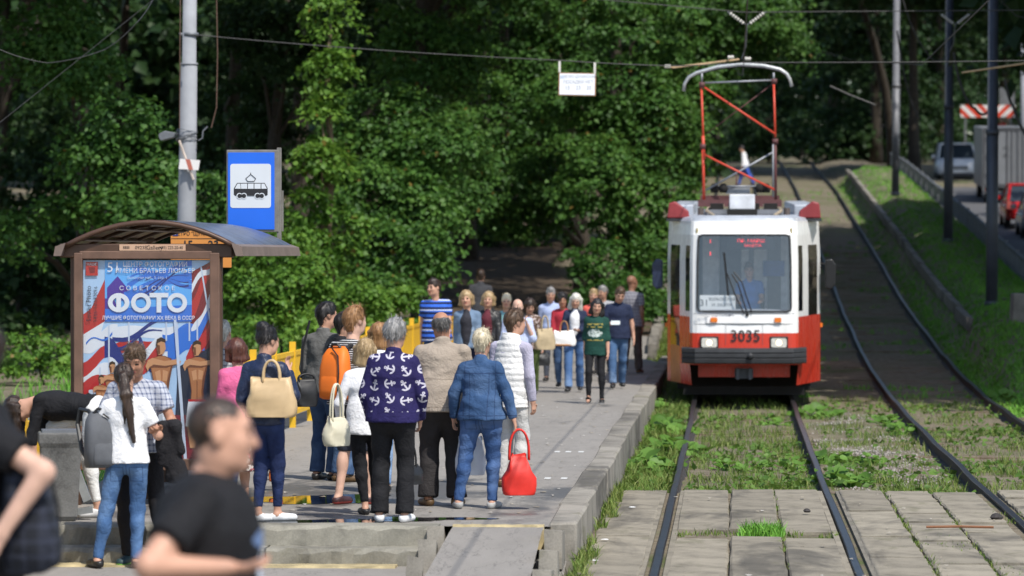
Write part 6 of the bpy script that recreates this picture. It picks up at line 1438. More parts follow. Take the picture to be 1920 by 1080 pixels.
        for q in ('R', 'L'):
            a, el, wr = sh_[q], J['el' + q], J['wr' + q]
            if kd == 'vest': continue
            if kd == 'tee': f.ell(a, a + (el - a) * .64, .059 * s * sl, .060 * s * sl, (1, 0, 0), .025, flat_b=True)
            elif kd == 'elbow': f.ell(a, el, .060 * s * sl, .054 * s * sl, (1, 0, 0), .025); f.ell(el, el + (wr - el) * .25, .056 * s * sl, .052 * s * sl, (1, 0, 0), .03, flat_b=True)
            else:
                x = 1.07 if kd == 'jacket' else 1.; f.ell(a, el, .060 * s * x * sl, .052 * s * x * sl, (1, 0, 0), .012); f.ell(el, el + (wr - el) * tops.get('cuff', .98), .053 * s * x * sl, .040 * s * x * sl, (1, 0, 0), .012, flat_b=True)
        f.folds(tops.get('folds', .006), 1., int(H * 991) + 3); V, Fc = f.mesh(); link({'tee': 'shirt', 'long': 'shirt', 'elbow': 'shirt', 'jacket': 'jacket', 'vest': 'vest'}[kd] if 'name' not in tops else tops['name'], np_mesh('upper', V, Fc), tops['mat'], e, True)
        if tops.get('inner'):
            f = Fld(lo, hi, h); f.ell(tor(0, .02, hem + .05), tor(0, .03 + bust, 1.30), (.095 * s * B, .128 * s * TB), (.105 * s * B, .124 * s * TB), lat, .04); f.ell(tor(0, .03, 1.28), tor(0, .022, 1.43), (.09 * s, .114 * s * TB), (.05 * s, .075 * s), lat, .04); f.folds(.004, 1, 5)
            V, Fc = f.mesh(); link('undershirt', np_mesh('undershirt', V, Fc), tops['inner'], e, True)
    # ---------------- shoes
    if shoes and detail:
        for q in ('R', 'L'):
            a = J['ank' + q]; yw = J['yaw' + q]; fw_ = np.array([math.sin(-yw), math.cos(-yw), 0]); f = Fld(a - .22, a + .25, h * .8); pz = a[2] - .085 * s
            pit = feet.get(q, (0, 0, 0, 0, 0)); pit = pit[4] if len(pit) > 4 else 0; dzz = math.sin(pit) * .15 * s
            heel = np.array([a[0], a[1], pz + .036 * s]) - fw_ * .035 * s; toe = np.array([a[0], a[1], pz + .030 * s + dzz]) + fw_ * .15 * s
            f.ell(heel, toe, (.040 * s, .042 * s), (.044 * s, .034 * s), np.cross(fw_, [0, 0, 1]), .02); f.ell(a + np.array([0, 0, -.02]), heel + np.array([0, 0, .03]) + fw_ * .03, .040 * s, .042 * s, (1, 0, 0), .03)
            if not shoes.get('high'): f.cut(a + np.array([0, 0, -.012 * s]), (0, -.25, 1))
            if not pit: f.cut((0, 0, pz + .002), (0, 0, -1))
            V, Fc = f.mesh(); cz = V[Fc].mean(1)[:, 2]; m_ = [shoes['mat'], shoes.get('sole', shoes['mat'])]; link('shoe', np_mesh('shoe', V, Fc, ((cz < pz + .024 * s) & (abs(pit) < .1)).astype(int)), m_, e, True)
    e['_'] = 0; del e['_']
    return e, J, tor, s
def wpos(e, p):
    M4 = Matrix.Translation(e.location) @ Matrix.Rotation(e.rotation_euler.z, 4, 'Z'); return M4 @ Vector(p)

# bags
def tote(label, loc, rz, W, D, Hh, mat, handle=.25, hr=.009, taper=.85, mat2=None, cat='handbag', name='handbag', gap=.35, flatb=True, tilt=0):
    e = empty(name, loc, rz); e.rotation_euler = (0, tilt, rz); tag(e, label, cat); b = MB(); rs = []
    n = 20
    for i, (t, k) in enumerate(((0, .86), (.02, .95), (.1, 1.0), (.25, 1.03), (.42, 1.01), (.6, .5 + taper * .5), (.78, .3 + taper * .7), (.95, taper), (1, taper * .97))):
        ring = []
        for j in range(n):
            a = 2 * math.pi * j / n; c_, s_ = math.cos(a), math.sin(a); p = .45
            dd = D * (1 if t < .6 else 1 - .75 * (t - .6) / .4)
            ring.append((math.copysign(abs(c_) ** p, c_) * W / 2 * k + .011 * math.sin(5 * t + j) * (.3 + t), math.copysign(abs(s_) ** p, s_) * dd / 2 + .010 * math.sin(j * 1.3 + 9 * t) * (.4 + t), t * Hh + .012 * math.sin(j * .6 + 2) * (t > .9)))
        rs.append(ring)
    b.rings(rs); bd = b.build('bag_body', mat, e, True)
    if mat2: b = MB(); b.rings([[(x * 1.012, y * 1.03, z) for x, y, z in rs[0]], [(x * 1.012, y * 1.03, z + Hh * .12) for x, y, z in rs[1]]]); b.build('bag_base', mat2, e, True)
    for s_ in (-1, 1):
        b = MB(); g_ = W * gap / 2; y0 = s_ * D * .13
        b.tube([(-g_, y0, Hh * .85)] + [(-g_ * math.cos(math.pi * i / 12), y0 * (1 - .5 * math.sin(math.pi * i / 12)), Hh * .97 + handle * math.sin(math.pi * i / 12) ** .8) for i in range(13)] + [(g_, y0, Hh * .85)], hr, 6); b.build('handle', mat2 or mat, e, True)
    return e
# ------------------------------------------------------------------ the people of the stop
def stand(px, fy, hy, plane=PLAT):
    Y = (CAMZ - plane) * F / (fy - VY); return (X_at(px, Y), Y, plane), (fy - hy) * Y / F
PI = math.pi
DN = (('R', ((.16, -.05, -1), (.02, .22, -1))), ('L', ((-.16, -.05, -1), (-.02, .22, -1))))
G1 = 'people waiting on the platform'; G2 = 'people walking up the platform'
blk = cloth('black', (.012, .012, .014)); blk2 = cloth('black_trousers', (.016, .015, .017)); den = cloth('denim', (.05, .095, .19), fade=(.14, .21, .33)); dend = cloth('dark_denim', (.035, .065, .14), fade=(.07, .12, .22)); denl = cloth('light_denim', (.14, .24, .42), fade=(.32, .43, .58))
whi = cloth('white', (.76, .76, .77), var=.04); navy = cloth('navy', (.014, .018, .045)); shw_ = dict(mat=plain('shoe_white', (.72, .72, .72), .6), sole=plain('sole_white', (.75, .75, .74), .6)); shb = dict(mat=plain('shoe_black', (.014, .013, .013), .4)); shbr = dict(mat=plain('shoe_brown', (.10, .055, .02), .5))
shg = dict(mat=plain('shoe_grey', (.35, .35, .34), .6))
# --- anchor sweater woman
loc, H = stand(735, 981, 604); P1 = person('grey haired woman in navy sweater with white anchors, black trousers', loc, H, R(-4), G1, hair='grey', style='curly', b=1.16, fem=True, head=(-.25, .0, 0), arms={'R': ((.34, .0, -1), (-.12, .55, -1)), 'L': ((-.34, .0, -1), (.12, .55, -1))}, top=dict(mat=cloth('anchor_knit', (.018, .014, .075), pat=anchors), kind='long', hem=.865, loose=1.14, collar=True, band=True, sleeve=1.18, folds=.006), bottom=dict(mat=blk, loose=1.1, flare=1.55, folds=.007), shoes=shw_, feet={'R': (.105, .0, 0, -.2), 'L': (-.115, .0, 0, .2)}, h=.012)
# --- beige jacket man
loc, H = stand(828, 950, 588); person('balding man in beige zip jacket and dark trousers', loc, H, R(6), G1, tone='tan', hair='dgrey', style='ring', b=1.30, head=(.05, .02, 0), arms={'R': ((.30, .05, -1), (-.1, .75, -.75)), 'L': ((-.30, .05, -1), (.1, .75, -.75))}, top=dict(mat=cloth('beige_jacket', (.34, .285, .23), pat=seams_beige), kind='jacket', hem=.845, loose=1.10, folds=.010, sleeve=1.2, band=True), bottom=dict(mat=cloth('charcoal', (.028, .025, .025)), loose=1.25, flare=1.6, folds=.010), shoes=shbr, feet={'R': (.13, 0, 0, -.3), 'L': (-.12, 0, 0, .35)}, h=.012)
# --- denim jacket woman
loc, H = stand(903, 955, 622); pd_ = person('blond woman in blue denim jacket and jeans with red bag', loc, H, R(-8), G1, hair='pale', style='crop', b=1.22, fem=True, head=(-.1, .05, 0), arms={'R': ((.42, .0, -1), (.26, .05, -1)), 'L': ((-.42, .02, -1), (-.1, .4, -1))}, feet={'R': (.10, .02, 0, -.2), 'L': (-.22, -.05, 0, .35)}, top=dict(mat=cloth('denim_jacket', (.032, .074, .165), fade=(.075, .135, .255), pat=seams_jacket), kind='jacket', hem=.865, loose=.98, folds=.009, sleeve=1.05, band=True), bottom=dict(mat=cloth('blue_jeans', (.038, .085, .21), fade=(.10, .17, .33), pat=seams_jeans), loose=1.06, flare=.95, folds=.008), shoes=shg, h=.012)
# --- white vest man beyond her
Yq = 35.8; person('grey haired man in white quilted vest behind the denim woman', (X_at(958, Yq), Yq, PLAT), (2.17 - (585 - 478) * Yq / F), R(-32), G1, hair='brown', style='short', b=1.0, head=(-.35, .0, 0), arms={'R': ((.22, -.02, -1), (.02, .2, -1)), 'L': ((-.2, 0, -1), (0, .2, -1))}, top=dict(mat=cloth('lilac_shirt', (.42, .40, .50)), kind='long', hem=.95, loose=1.0), bottom=dict(mat=cloth('pale_trousers', (.50, .49, .47)), loose=1.1, flare=1.2), shoes=shbr, h=.013)
Hq = 2.17 - (585 - 478) * Yq / F
vst = person  # (vest added below as clothing of the same man)
_e = [o for o in bpy.data.objects if o.name.startswith('person') and o.get('label', '').startswith('grey haired man in white')][0]
s_ = Hq / 1.75; f = Fld((-.3, -.25, .75), (.3, .25, 1.6), .011)
f.ell((0, 0, .80 * s_), (0, 0, 1.14 * s_), (.19 * s_, .15 * s_), (.18 * s_, .145 * s_), (1, 0, 0), .04, flat_a=True); f.ell((0, 0, 1.14 * s_), (0, -.01, 1.40 * s_), (.18 * s_, .145 * s_), (.165 * s_, .10 * s_), (1, 0, 0), .04); f.ell((0, -.012, 1.45 * s_), (0, -.002, 1.53 * s_), .09 * s_, .088 * s_, (1, 0, 0), .02, flat_b=True)
Zg = f.ax[2][None, None, :]; f.d = (f.d - .006 * np.abs(np.sin(Zg * math.pi / .055))).astype(np.float32); V, Fc = f.mesh(); link('vest', np_mesh('vest', V, Fc), cloth('white_vest', (.72, .71, .69), var=.04), _e, True)
# --- blonde in white top
loc, H = stand(683, 967, 640); person('short blonde woman in white long sleeved top and black cropped trousers', loc, H, R(8), G1, hair='blond', style='bob', b=1.05, fem=True, head=(-.2, 0, 0), arms={'R': ((.22, .1, -1), (-.1, .9, -.4)), 'L': ((-.40, -.02, -1), (.05, .5, -.8))}, top=dict(mat=whi, kind='long', hem=.80, loose=1.06, folds=.006), bottom=dict(mat=blk, kind='trousers', loose=1.0, flare=.9, len=.90), shoes=shb, feet={'R': (.12, .25, 0, -.2), 'L': (-.0, -.02, 0, .2)}, h=.012)
# --- ginger man with orange backpack
loc, H = stand(656, 948, 580); pg_ = person('ginger haired young man in striped shirt with orange backpack', loc, H, R(-36), G1, tone='pale', hair='ginger', style='short', head=(-.1, .02, 0), arms={'R': ((.15, .05, -1), (-.1, .8, -.5)), 'L': ((-.15, .05, -1), (.1, .8, -.5))}, top=dict(mat=cloth('bw_stripes', (.03, .03, .033), pat=stripes(.019, .42, (.52, .52, .52))), kind='tee', hem=.88), bottom=dict(mat=cloth('dark_shorts', (.03, .035, .05)), kind='shorts', len=.47, loose=1.2), shoes=dict(mat=plain('shoe_black_red', (.05, .018, .02), .5), sole=plain('sole_red', (.35, .05, .04), .6)), feet={'R': (.12, .12, 0, -.1), 'L': (-.10, -.05, 0, .1)}, h=.012)
# --- grey jacket man and companion
loc, H = stand(607, 902, 572); person('black haired man in grey jacket with black shoulder bag', loc, H, R(-28), G1, tone='fair', hair='black', style='short', b=1.05, head=(-.55, 0, 0), arms={'R': ((.16, 0, -1), (0, .5, -.9)), 'L': ((-.16, -.02, -1), (0, .3, -1))}, top=dict(mat=cloth('grey_jacket', (.12, .12, .118)), kind='jacket', hem=.86, loose=1.08, folds=.009, band=True), bottom=dict(mat=dend, loose=1.12, flare=1.4), shoes=shb, h=.013)
loc, H = stand(640, 905, 590); person('dark haired man in black jacket and jeans half hidden by orange backpack', loc, H, R(-55), G1, hair='black', style='short', b=1.0, head=(-.3, .1, 0), top=dict(mat=cloth('black_jacket', (.016, .017, .021)), kind='jacket', hem=.86, loose=1.05), bottom=dict(mat=den, loose=1.1, flare=1.4), shoes=shbr, h=.014)
# --- ginger woman hidden behind
loc, H = stand(706, 925, 609); person('auburn haired woman in white, mostly hidden behind the grey haired woman', loc, H, R(10), G1, hair='ginger', style='bob', b=1.0, fem=True, top=dict(mat=whi, kind='tee', hem=.88), bottom=dict(mat=denl, loose=1.0), shoes=shb, h=.015)
# --- navy jacket woman with bun
loc, H = stand(495, 981, 618); pn_ = person('woman with black bun in navy padded jacket and dark jeans', loc, H, R(-18), G1, hair='black', style='bun', b=1.0, fem=True, head=(-.45, -.05, 0), arms={'R': ((.42, .25, -1), (-.35, .25, 1.)), 'L': ((-.30, -.1, -1), (.1, .6, -.6))}, top=dict(mat=cloth('navy_padded', (.012, .020, .055), .45), kind='jacket', hem=.87, loose=1.06, folds=.008), bottom=dict(mat=cloth('navy_jeans', (.014, .024, .075), fade=(.03, .05, .14)), loose=1.0, flare=.85, len=.9), shoes=shw_, feet={'R': (.06, .12, 0, -.9), 'L': (-.07, -.02, 0, -.6)}, h=.012)
# --- pink woman
loc, H = stand(440, 960, 640); person('woman in pink top and floral skirt beside the shelter', loc, H, R(25), G1, hair='auburn', style='bobc', b=1.08, fem=True, arms={'R': ((.2, .1, -1), (-.3, .8, -.3)), 'L': ((-.2, .1, -1), (.3, .8, -.3))}, top=dict(mat=cloth('pink', (.62, .12, .26)), kind='elbow', hem=.88, loose=1.08), bottom=dict(mat=cloth('floral', (.03, .03, .035), pat=floral((.62, .60, .56), (.50, .12, .14))), kind='skirt', len=.40), shoes=dict(mat=plain('sandal', (.35, .26, .16), .6)), h=.014)
# --- striped grey haired person mostly behind the post
loc, H = stand(415, 925, 606); person('grey haired person in white striped top mostly behind the shelter post', loc, H, R(-10), G1, hair='white', style='crop', b=1., top=dict(mat=cloth('pale_stripes', (.55, .55, .57), pat=stripes(.05, .35, (.22, .22, .26))), kind='tee', hem=.88), bottom=dict(mat=dend, loose=1.1), shoes=shb, h=.015)
# --- embracing couple on the lower pavement
loc, H = stand(232, 1070, 686, 0.0); pa_ = person('girl with long dark ponytail in white t-shirt and blue jeans', loc, H, R(3), 'young couple at the foot of the steps', hair='dbrown', style='ponytail', b=.98, fem=True, head=(.05, .15, 0), arms={'R': ((.42, .15, -.85), (-.28, .8, .35)), 'L': ((-.42, .15, -.85), (.28, .8, .35))}, top=dict(mat=whi, kind='tee', hem=.895, loose=1.1, folds=.007, sleeve=1.15), bottom=dict(mat=cloth('ponytail_jeans', (.05, .11, .235), fade=(.12, .21, .37), pat=seams_jeans), loose=1.0, flare=.95, folds=.007), shoes=shb, feet={'R': (.075, .0, 0, .05), 'L': (-.25, -.03, 0, .5)}, h=.0115)
locb = (X_at(252, loc[1] + .34), loc[1] + .34, 0.0); pb_ = person('young man in plaid shirt and black jeans embracing the ponytail girl', locb, 1.74, R(178), 'young couple at the foot of the steps', tone='tan', hair='brown', style='short', b=1., head=(.0, -.35, 0), arms={'R': ((.42, .1, -.95), (-.2, .85, -.15)), 'L': ((-.42, .1, -.95), (.2, .85, -.15))}, top=dict(mat=cloth('plaid', (.42, .44, .50), pat=plaid((.07, .09, .17), .045)), kind='tee', hem=.88, loose=1.08, sleeve=1.15), bottom=dict(mat=blk2, loose=1.08, folds=.009), shoes=dict(mat=plain('shoe_teal', (.02, .045, .05), .6), sole=plain('sole_lime', (.25, .65, .10), .6)), feet={'R': (.07, .04, 0, -.2), 'L': (-.22, .0, 0, .3)}, h=.0125)
# --- bending girl with one foot on the bin
Yb = 31.55
hipx = X_at(170, Yb)
person('dark haired girl in black top and white trousers bending over the bin', (hipx, Yb, PLAT), 1.66, R(82), G1, tone='fair', hair='dbrown', style='hang', b=.95, fem=True, lean=R(84), head=(0, -.25, 0), arms={'R': ((.05, .18, -1), (.02, -.12, -1)), 'L': ((-.05, .25, -1), (-.02, -.05, -1))}, top=dict(mat=blk, kind='long', hem=.93, loose=1.12, cuff=.5, folds=.008), bottom=dict(mat=cloth('white_jeans', (.70, .69, .66), var=.05), loose=.98, flare=.85, len=.88, folds=.004), shoes=shw_, feet={'R': (.09, .36, .26, 0), 'L': (-.07, -.05, 0, .25)}, h=.012)
# --- passers-by close to the camera
ZF = 12.3; zb = .21
pf_ = person('passing man with shaved head in black printed t-shirt, close to the camera', (X_at(384, ZF), ZF, zb), 1.775, R(-80), 'people passing close to the camera', tone='fair', hair='dbrown', style='buzz', b=1.34, neck=.062, head=(-.08, .02, 0), arms={'R': ((.55, -.55, -.62), (-.3, .95, -.05)), 'L': ((-.12, .2, -1), (.1, .9, -.3))}, top=dict(mat=cloth('black_print_tee', (.012, .012, .014), pat=chest_blot), kind='tee', hem=.86, loose=1.12, sleeve=1.2, folds=.009), bottom=dict(mat=dend, loose=1.1), shoes=shb, feet={'R': (.1, .25, 0, 0), 'L': (-.1, -.25, .02, 0)}, h=.012)
pl2 = person('passing person in black at the left edge, bare elbow swung back', (X_at(-48, 15.), 15., .21), 1.97, R(97), 'people passing close to the camera', tone='pale', hair='dbrown', style='short', b=1.12, arms={'L': ((-.35, -.80, -.50), (-.1, .55, -.8)), 'R': ((.2, -.3, -1), (-.1, .8, -.5))}, top=dict(mat=blk, kind='tee', hem=.86, loose=1.12, sleeve=1.25), bottom=dict(mat=blk2, loose=1.15), shoes=shb, h=.013)
# ------------------------------------------------------------------ walkers
def walker(label, px, fy, hy, rot, **k):
    loc, H = stand(px, fy, hy); k.setdefault('h', .016)
    st = k.pop('step', .22)
    q_ = k.get('side', 1) * .22; k.setdefault('arms', {'R': ((.14, -q_, -1), (.0, -q_ * .3 + .22, -1)), 'L': ((-.14, q_, -1), (.0, q_ * .3 + .22, -1))}); sd = k.pop('side', 1)
    k.setdefault('feet', {'R': (.085, st * sd, 0 if sd > 0 else .03, -.1), 'L': (-.085, -st * sd, 0 if sd < 0 else .03, .1)})
    return person(label, loc, H, rot, G2, **k)
wk = lambda Y: VY + 2.17 * F / Y
F180 = PI
lowL = ((-.14, .05, -1), (-.02, .3, -1)); lowR = ((.14, .0, -1), (.02, .25, -1))
walker('man in blue and black striped polo walking at the fence', 818, wk(58), 526, R(170), hair='dbrown', style='short', b=1.12, head=(-.5, 0, 0), top=dict(mat=cloth('blue_stripes', (.035, .13, .60), pat=stripes(.075, .42, (.012, .014, .03), c3=(.55, .6, .7))), kind='tee', hem=.84, loose=1.1), bottom=dict(mat=dend, loose=1.1), shoes=shb)
walker('young blonde woman in light denim jacket over dark top', 876, wk(54.5), 547, R(176), hair='blond', style='bobc', b=.95, fem=True, top=dict(mat=cloth('pale_denim_jacket', (.14, .205, .30), fade=(.24, .32, .42)), kind='jacket', hem=.88, inner=cloth('charcoal_top', (.03, .03, .038))), bottom=dict(mat=navy), shoes=shb)
walker('woman with curly fair hair in black leather jacket', 915, wk(57), 549, R(178), hair='blond', style='bobc', b=1.05, fem=True, top=dict(mat=cloth('black_leather', (.014, .013, .013), .4), kind='jacket', hem=.86, inner=cloth('dark_red_top', (.10, .02, .03))), bottom=dict(mat=blk), shoes=shb)
walker('older woman with short fair hair in teal top', 948, wk(60), 554, R(182), hair='pale', style='crop', b=1.05, fem=True, top=dict(mat=cloth('teal', (.18, .36, .37)), kind='tee', hem=.86), bottom=dict(mat=cloth('grey_trousers', (.12, .12, .13))), shoes=shb)
walker('bald man in pale blue shirt raising hand to his mouth', 970, wk(53.5), 561, R(185), tone='pale', hair='grey', style='bald', b=1.12, head=(0, -.3, 0), arms={'R': ((.16, .1, -1), (0, .2, -1)), 'L': ((-.25, .35, -.9), (.45, .35, 1.))}, top=dict(mat=cloth('pale_blue_shirt', (.46, .52, .70), var=.06, pat=stripes(.03, .2, (.36, .40, .60), 'x')), kind='elbow', hem=.86, loose=1.12, collar=True), bottom=dict(mat=cloth('light_grey_trousers', (.42, .42, .41)), loose=1.1), shoes=shbr)
walker('woman in brown jacket and olive trousers with beige shoulder bag', 992, 744, 560, R(180), hair='dbrown', style='bobc', b=1.05, fem=True, head=(.2, -.35, 0), arms={'R': ((.2, .25, -.9), (-.4, .3, .7)), 'L': ((-.3, .05, -1), (-.1, .4, -.7))}, top=dict(mat=cloth('brown_print', (.11, .07, .05), pat=floral((.40, .34, .32), (.25, .14, .13))), kind='long', hem=.84), bottom=dict(mat=cloth('olive', (.075, .105, .03)), loose=1.2, flare=1.3), shoes=shb)
walker('grey haired man in light blue shirt and dark trousers', 1035, 716, 541, R(178), hair='grey', style='short', head=(.1, -.15, 0), top=dict(mat=cloth('light_blue_shirt', (.38, .45, .66), var=.06), kind='long', hem=.86, collar=True), bottom=dict(mat=cloth('slate', (.05, .055, .07))), shoes=shb)
walker('black haired woman in red top and dark vest', 1056, 729, 551, R(180), tone='tan', hair='black', style='curly', fem=True, head=(.1, -.1, 0), top=dict(mat=cloth('crimson', (.38, .03, .045)), kind='long', hem=.88), bottom=dict(mat=den), shoes=shb, side=-1)
walker('white haired woman in dark denim jacket with white handbag', 1077, 736, 551, R(178), hair='white', style='long', fem=True, head=(0, -.2, 0), arms={'R': ((.22, .15, -1), (-.35, .8, -.1)), 'L': ((-.2, .15, -1), (.4, .8, .0))}, top=dict(mat=cloth('indigo_jacket', (.022, .03, .065)), kind='jacket', hem=.90, inner=whi), bottom=dict(mat=cloth('mid_jeans', (.065, .135, .29), fade=(.16, .25, .42)), flare=1.4, loose=1.06), shoes=shb)
walker('girl in dark green printed sweatshirt and black leggings', 1117, 757, 561, R(176), tone='fair', hair='black', style='sidelong', b=.97, fem=True, head=(.1, -.12, 0), arms={'R': ((.22, -.1, -1), (.05, .1, -1)), 'L': ((-.2, .05, -1), (-.05, .2, -1))}, top=dict(mat=cloth('green_sweat', (.012, .055, .042), pat=chest_print), kind='elbow', hem=.80, loose=1.14), bottom=dict(mat=blk, loose=.92, flare=.8), shoes=dict(mat=plain('shoe_black', (.014, .013, .013), .4), sole=plain('sole_white', (.75, .75, .74), .6)), feet={'L': (-.12, .12, 0, .05), 'R': (.10, .16, .02, .0, .9)}, h=.014)
walker('woman with short fair hair in coral top', 1114, 714, 544, R(180), hair='blond', style='crop', fem=True, top=dict(mat=cloth('coral', (.66, .12, .09)), kind='tee', hem=.88), bottom=dict(mat=cloth('grey_trousers', (.12, .12, .13))), shoes=shw_)
walker('grey haired man in pale grey shirt behind the navy polo man', 1131, wk(70), 538, R(170), hair='grey', style='short', b=1.05, head=(-.5, 0, 0), top=dict(mat=cloth('pale_grey', (.36, .37, .40)), kind='tee', hem=.88), bottom=dict(mat=cloth('slate', (.05, .055, .07))), shoes=shb)
pv_ = walker('bearded man in navy polo and jeans looking at his phone', 1158, 729, 539, R(184), hair='brown', style='short', b=1.1, head=(.1, -.3, 0), arms={'R': ((.25, .2, -1), (-.45, .8, .0)), 'L': ((-.24, -.05, -1), (-.1, .25, -1))}, top=dict(mat=cloth('navy_polo', (.017, .024, .055)), kind='tee', hem=.86, loose=1.08, collar=True), bottom=dict(mat=cloth('washed_jeans', (.055, .11, .215), fade=(.16, .24, .37)), loose=1.1, flare=1.2), shoes=shb)
walker('bald man in checked grey shirt walking away by the kerb', 1184, 702, 518, R(-12), tone='dark', hair='black', style='bald', b=1.15, head=(-.5, 0, 0), top=dict(mat=cloth('grey_check', (.16, .16, .19), pat=plaid((.30, .30, .33), .06)), kind='tee', hem=.84, loose=1.1), bottom=dict(mat=cloth('taupe', (.10, .085, .075)), loose=1.15, flare=1.3), shoes=shbr)
Ys = 80.; person('man in dark grey suit walking away into the shade', (X_at(899, Ys), Ys, max(PLAT, float(zl(Ys)) + .07)), 1.80, R(10), G2, hair='dbrown', style='short', b=1.15, top=dict(mat=cloth('grey_suit', (.05, .052, .06)), kind='jacket', hem=.80, loose=1.05), bottom=dict(mat=cloth('slate', (.05, .055, .07))), shoes=shb, h=.02)
# far figures
Yf = 163.; person('far off man in white shirt and blue trousers crossing the tracks', (X_at(1397, Yf), Yf, float(zt(Yf)) - .12), 1.76, R(78), None, hair='black', style='short', top=dict(mat=whi, kind='long', hem=.86), bottom=dict(mat=cloth('bright_blue', (.06, .12, .50)), loose=1.1), shoes=shb, feet={'R': (.08, .30, 0, 0), 'L': (-.08, -.38, .08, 0)}, lean=.15, h=.025, detail=True)
Yr = 200.; zr = Z_at(285, Yr); person('person in red jacket standing behind the truck', (X_at(1874, Yr), Yr, zr), 1.74, R(160), None, hair='black', style='short', top=dict(mat=cloth('safety_red', (.65, .03, .02)), kind='jacket', hem=.84), bottom=dict(mat=blk), shoes=shb, h=.03)
b = MB(); zg = float(zt(Yr)) - .4; b.rings([[(sx_ * 1.6 * k_, sy_ * 2.5 * k_, z) for sx_, sy_ in ((-1, -1), (1, -1), (1, 1), (-1, 1))] for z, k_ in ((0, 1.0), (zr - zg - .12, 1.0), (zr - zg, .97))]); e_ = empty('flatbed_platform', (X_at(1874, Yr), Yr, zg)); b.build('deck', M_tkd, e_); tag(e_, 'dark work platform under the person in red', 'platform')
# tram driver
td = person('tram driver in blue shirt behind the windscreen', (tro.x + .12, TY + 1.12, tro.z + .55), 1.72, R(180), None, hair='brown', style='short', tone='fair', lean=.0, arms={'R': ((.2, .35, -.9), (-.1, .9, -.1)), 'L': ((-.2, .35, -.9), (.1, .9, -.1))}, feet={'R': (.1, .42, .30, 0), 'L': (-.1, .42, .30, 0)}, hip_z=.62, top=dict(mat=cloth('driver_blue', (.07, .20, .55)), kind='tee', hem=.56, collar=True), bottom=dict(mat=navy), shoes=shb, h=.018)
# ------------------------------------------------------------------ bags and hand-held things
M_tan = plain('leather_tan', (.52, .37, .20), .5, 0, .1, 5); M_cream = plain('leather_cream', (.62, .58, .44), .45, 0, .1, 6); M_redb = plain('bag_red', (.62, .022, .012), .55, 0, .12, 6); M_bbag = plain('bag_black', (.012, .012, .013), .5)
Yg = 30.92; tote('tan leather tote hanging from the navy jacket woman\'s shoulder', at(506, 784, Yg), R(-4), .40, .15, .32, M_tan, handle=.15, hr=.011, taper=.86, gap=.34)
Yg = 31.55; tote('cream leather handbag hanging at the blonde woman\'s left side', at(629, 838, Yg), R(50), .24, .12, .24, M_cream, handle=.28, hr=.009, taper=.8, gap=.5)
Yg = 32.6; tote('large red shopping bag held by the denim jacket woman', wpos(pd_[0], pd_[1]['wrR'] + pd_[1]['fdR'] * .10) - Vector((-.02, 0, .35 * .97 + .21)), R(8), .28, .18, .35, M_redb, handle=.22, hr=.010, taper=.45, gap=.6, cat='shopping bag', name='shopping_bag')
M_plast = plain('plastic_white', (.66, .69, .74), .35, 0, .06, 9)
Yg = 33.0; pbg = tote('white plastic carrier bag at the denim jacket woman\'s left side', at(882, 892, Yg), R(10), .25, .10, .33, M_plast, handle=.10, hr=.012, taper=.85, cat='plastic bag', name='carrier_bag')
b = MB(); b.tube([(-.06, -.056, .2), (-.06, -.06, .2)], .035, 12); b.build('print_mark', plain('mark_orange', (.7, .2, .05), .5), pbg)
Yg = 36.4; shb_ = tote('black shoulder bag of the grey jacket man', at(572, 764, Yg), R(25), .20, .10, .27, M_bbag, handle=.05, taper=.98, gap=.8, cat='bag', name='shoulder_bag')
b = MB(); b.tube([(-.05, 0, .27), (-.02, .05, .55), (.06, .08, .82)], .012, 5); b.build('strap', M_bbag, shb_)
Yg = 55.; tote('beige canvas bag on the brown jacket woman\'s arm', at(1022, 656, 57.6), R(20), .30, .12, .32, plain('canvas_beige', (.42, .33, .20), .8), handle=.2, taper=.85)
tote('white handbag with brown base carried by the white haired woman', at(1058, 649, 60.1), R(0), .36, .14, .24, plain('bag_white', (.80, .78, .74), .5, 0, .04), handle=.16, taper=.9, mat2=plain('bag_trim_brown', (.36, .17, .06), .5))
tote('dark bag hanging low between the walkers', at(1018, 686, 59.5), R(10), .2, .1, .2, M_bbag, handle=.3, taper=.9)
tote('orange carrier bag by the navy jacket woman\'s far side', at(514, 905, 35.2), R(0), .12, .08, .2, plain('bag_orange', (.68, .16, .03), .5), handle=.1, cat='plastic bag', name='carrier_bag')
tote('black handbag beside the grey haired woman\'s leg', at(772, 910, 31.6), R(60), .2, .11, .16, M_bbag, handle=.16, taper=.9)
# white phone of the navy polo man
wr = wpos(pv_[0], pv_[1]['wrR'] + pv_[1]['fdR'] * .1); b = MB(); b.box((0, 0, 0), (.15, .012, .075)); o = b.build('phone', plain('phone_pale', (.6, .66, .66), .2), bevel=.006); o.location = wr + Vector((0, -.04, .02)); o.rotation_euler = (R(-30), 0, 0); tag(o, 'pale phone held by the navy polo man', 'phone')
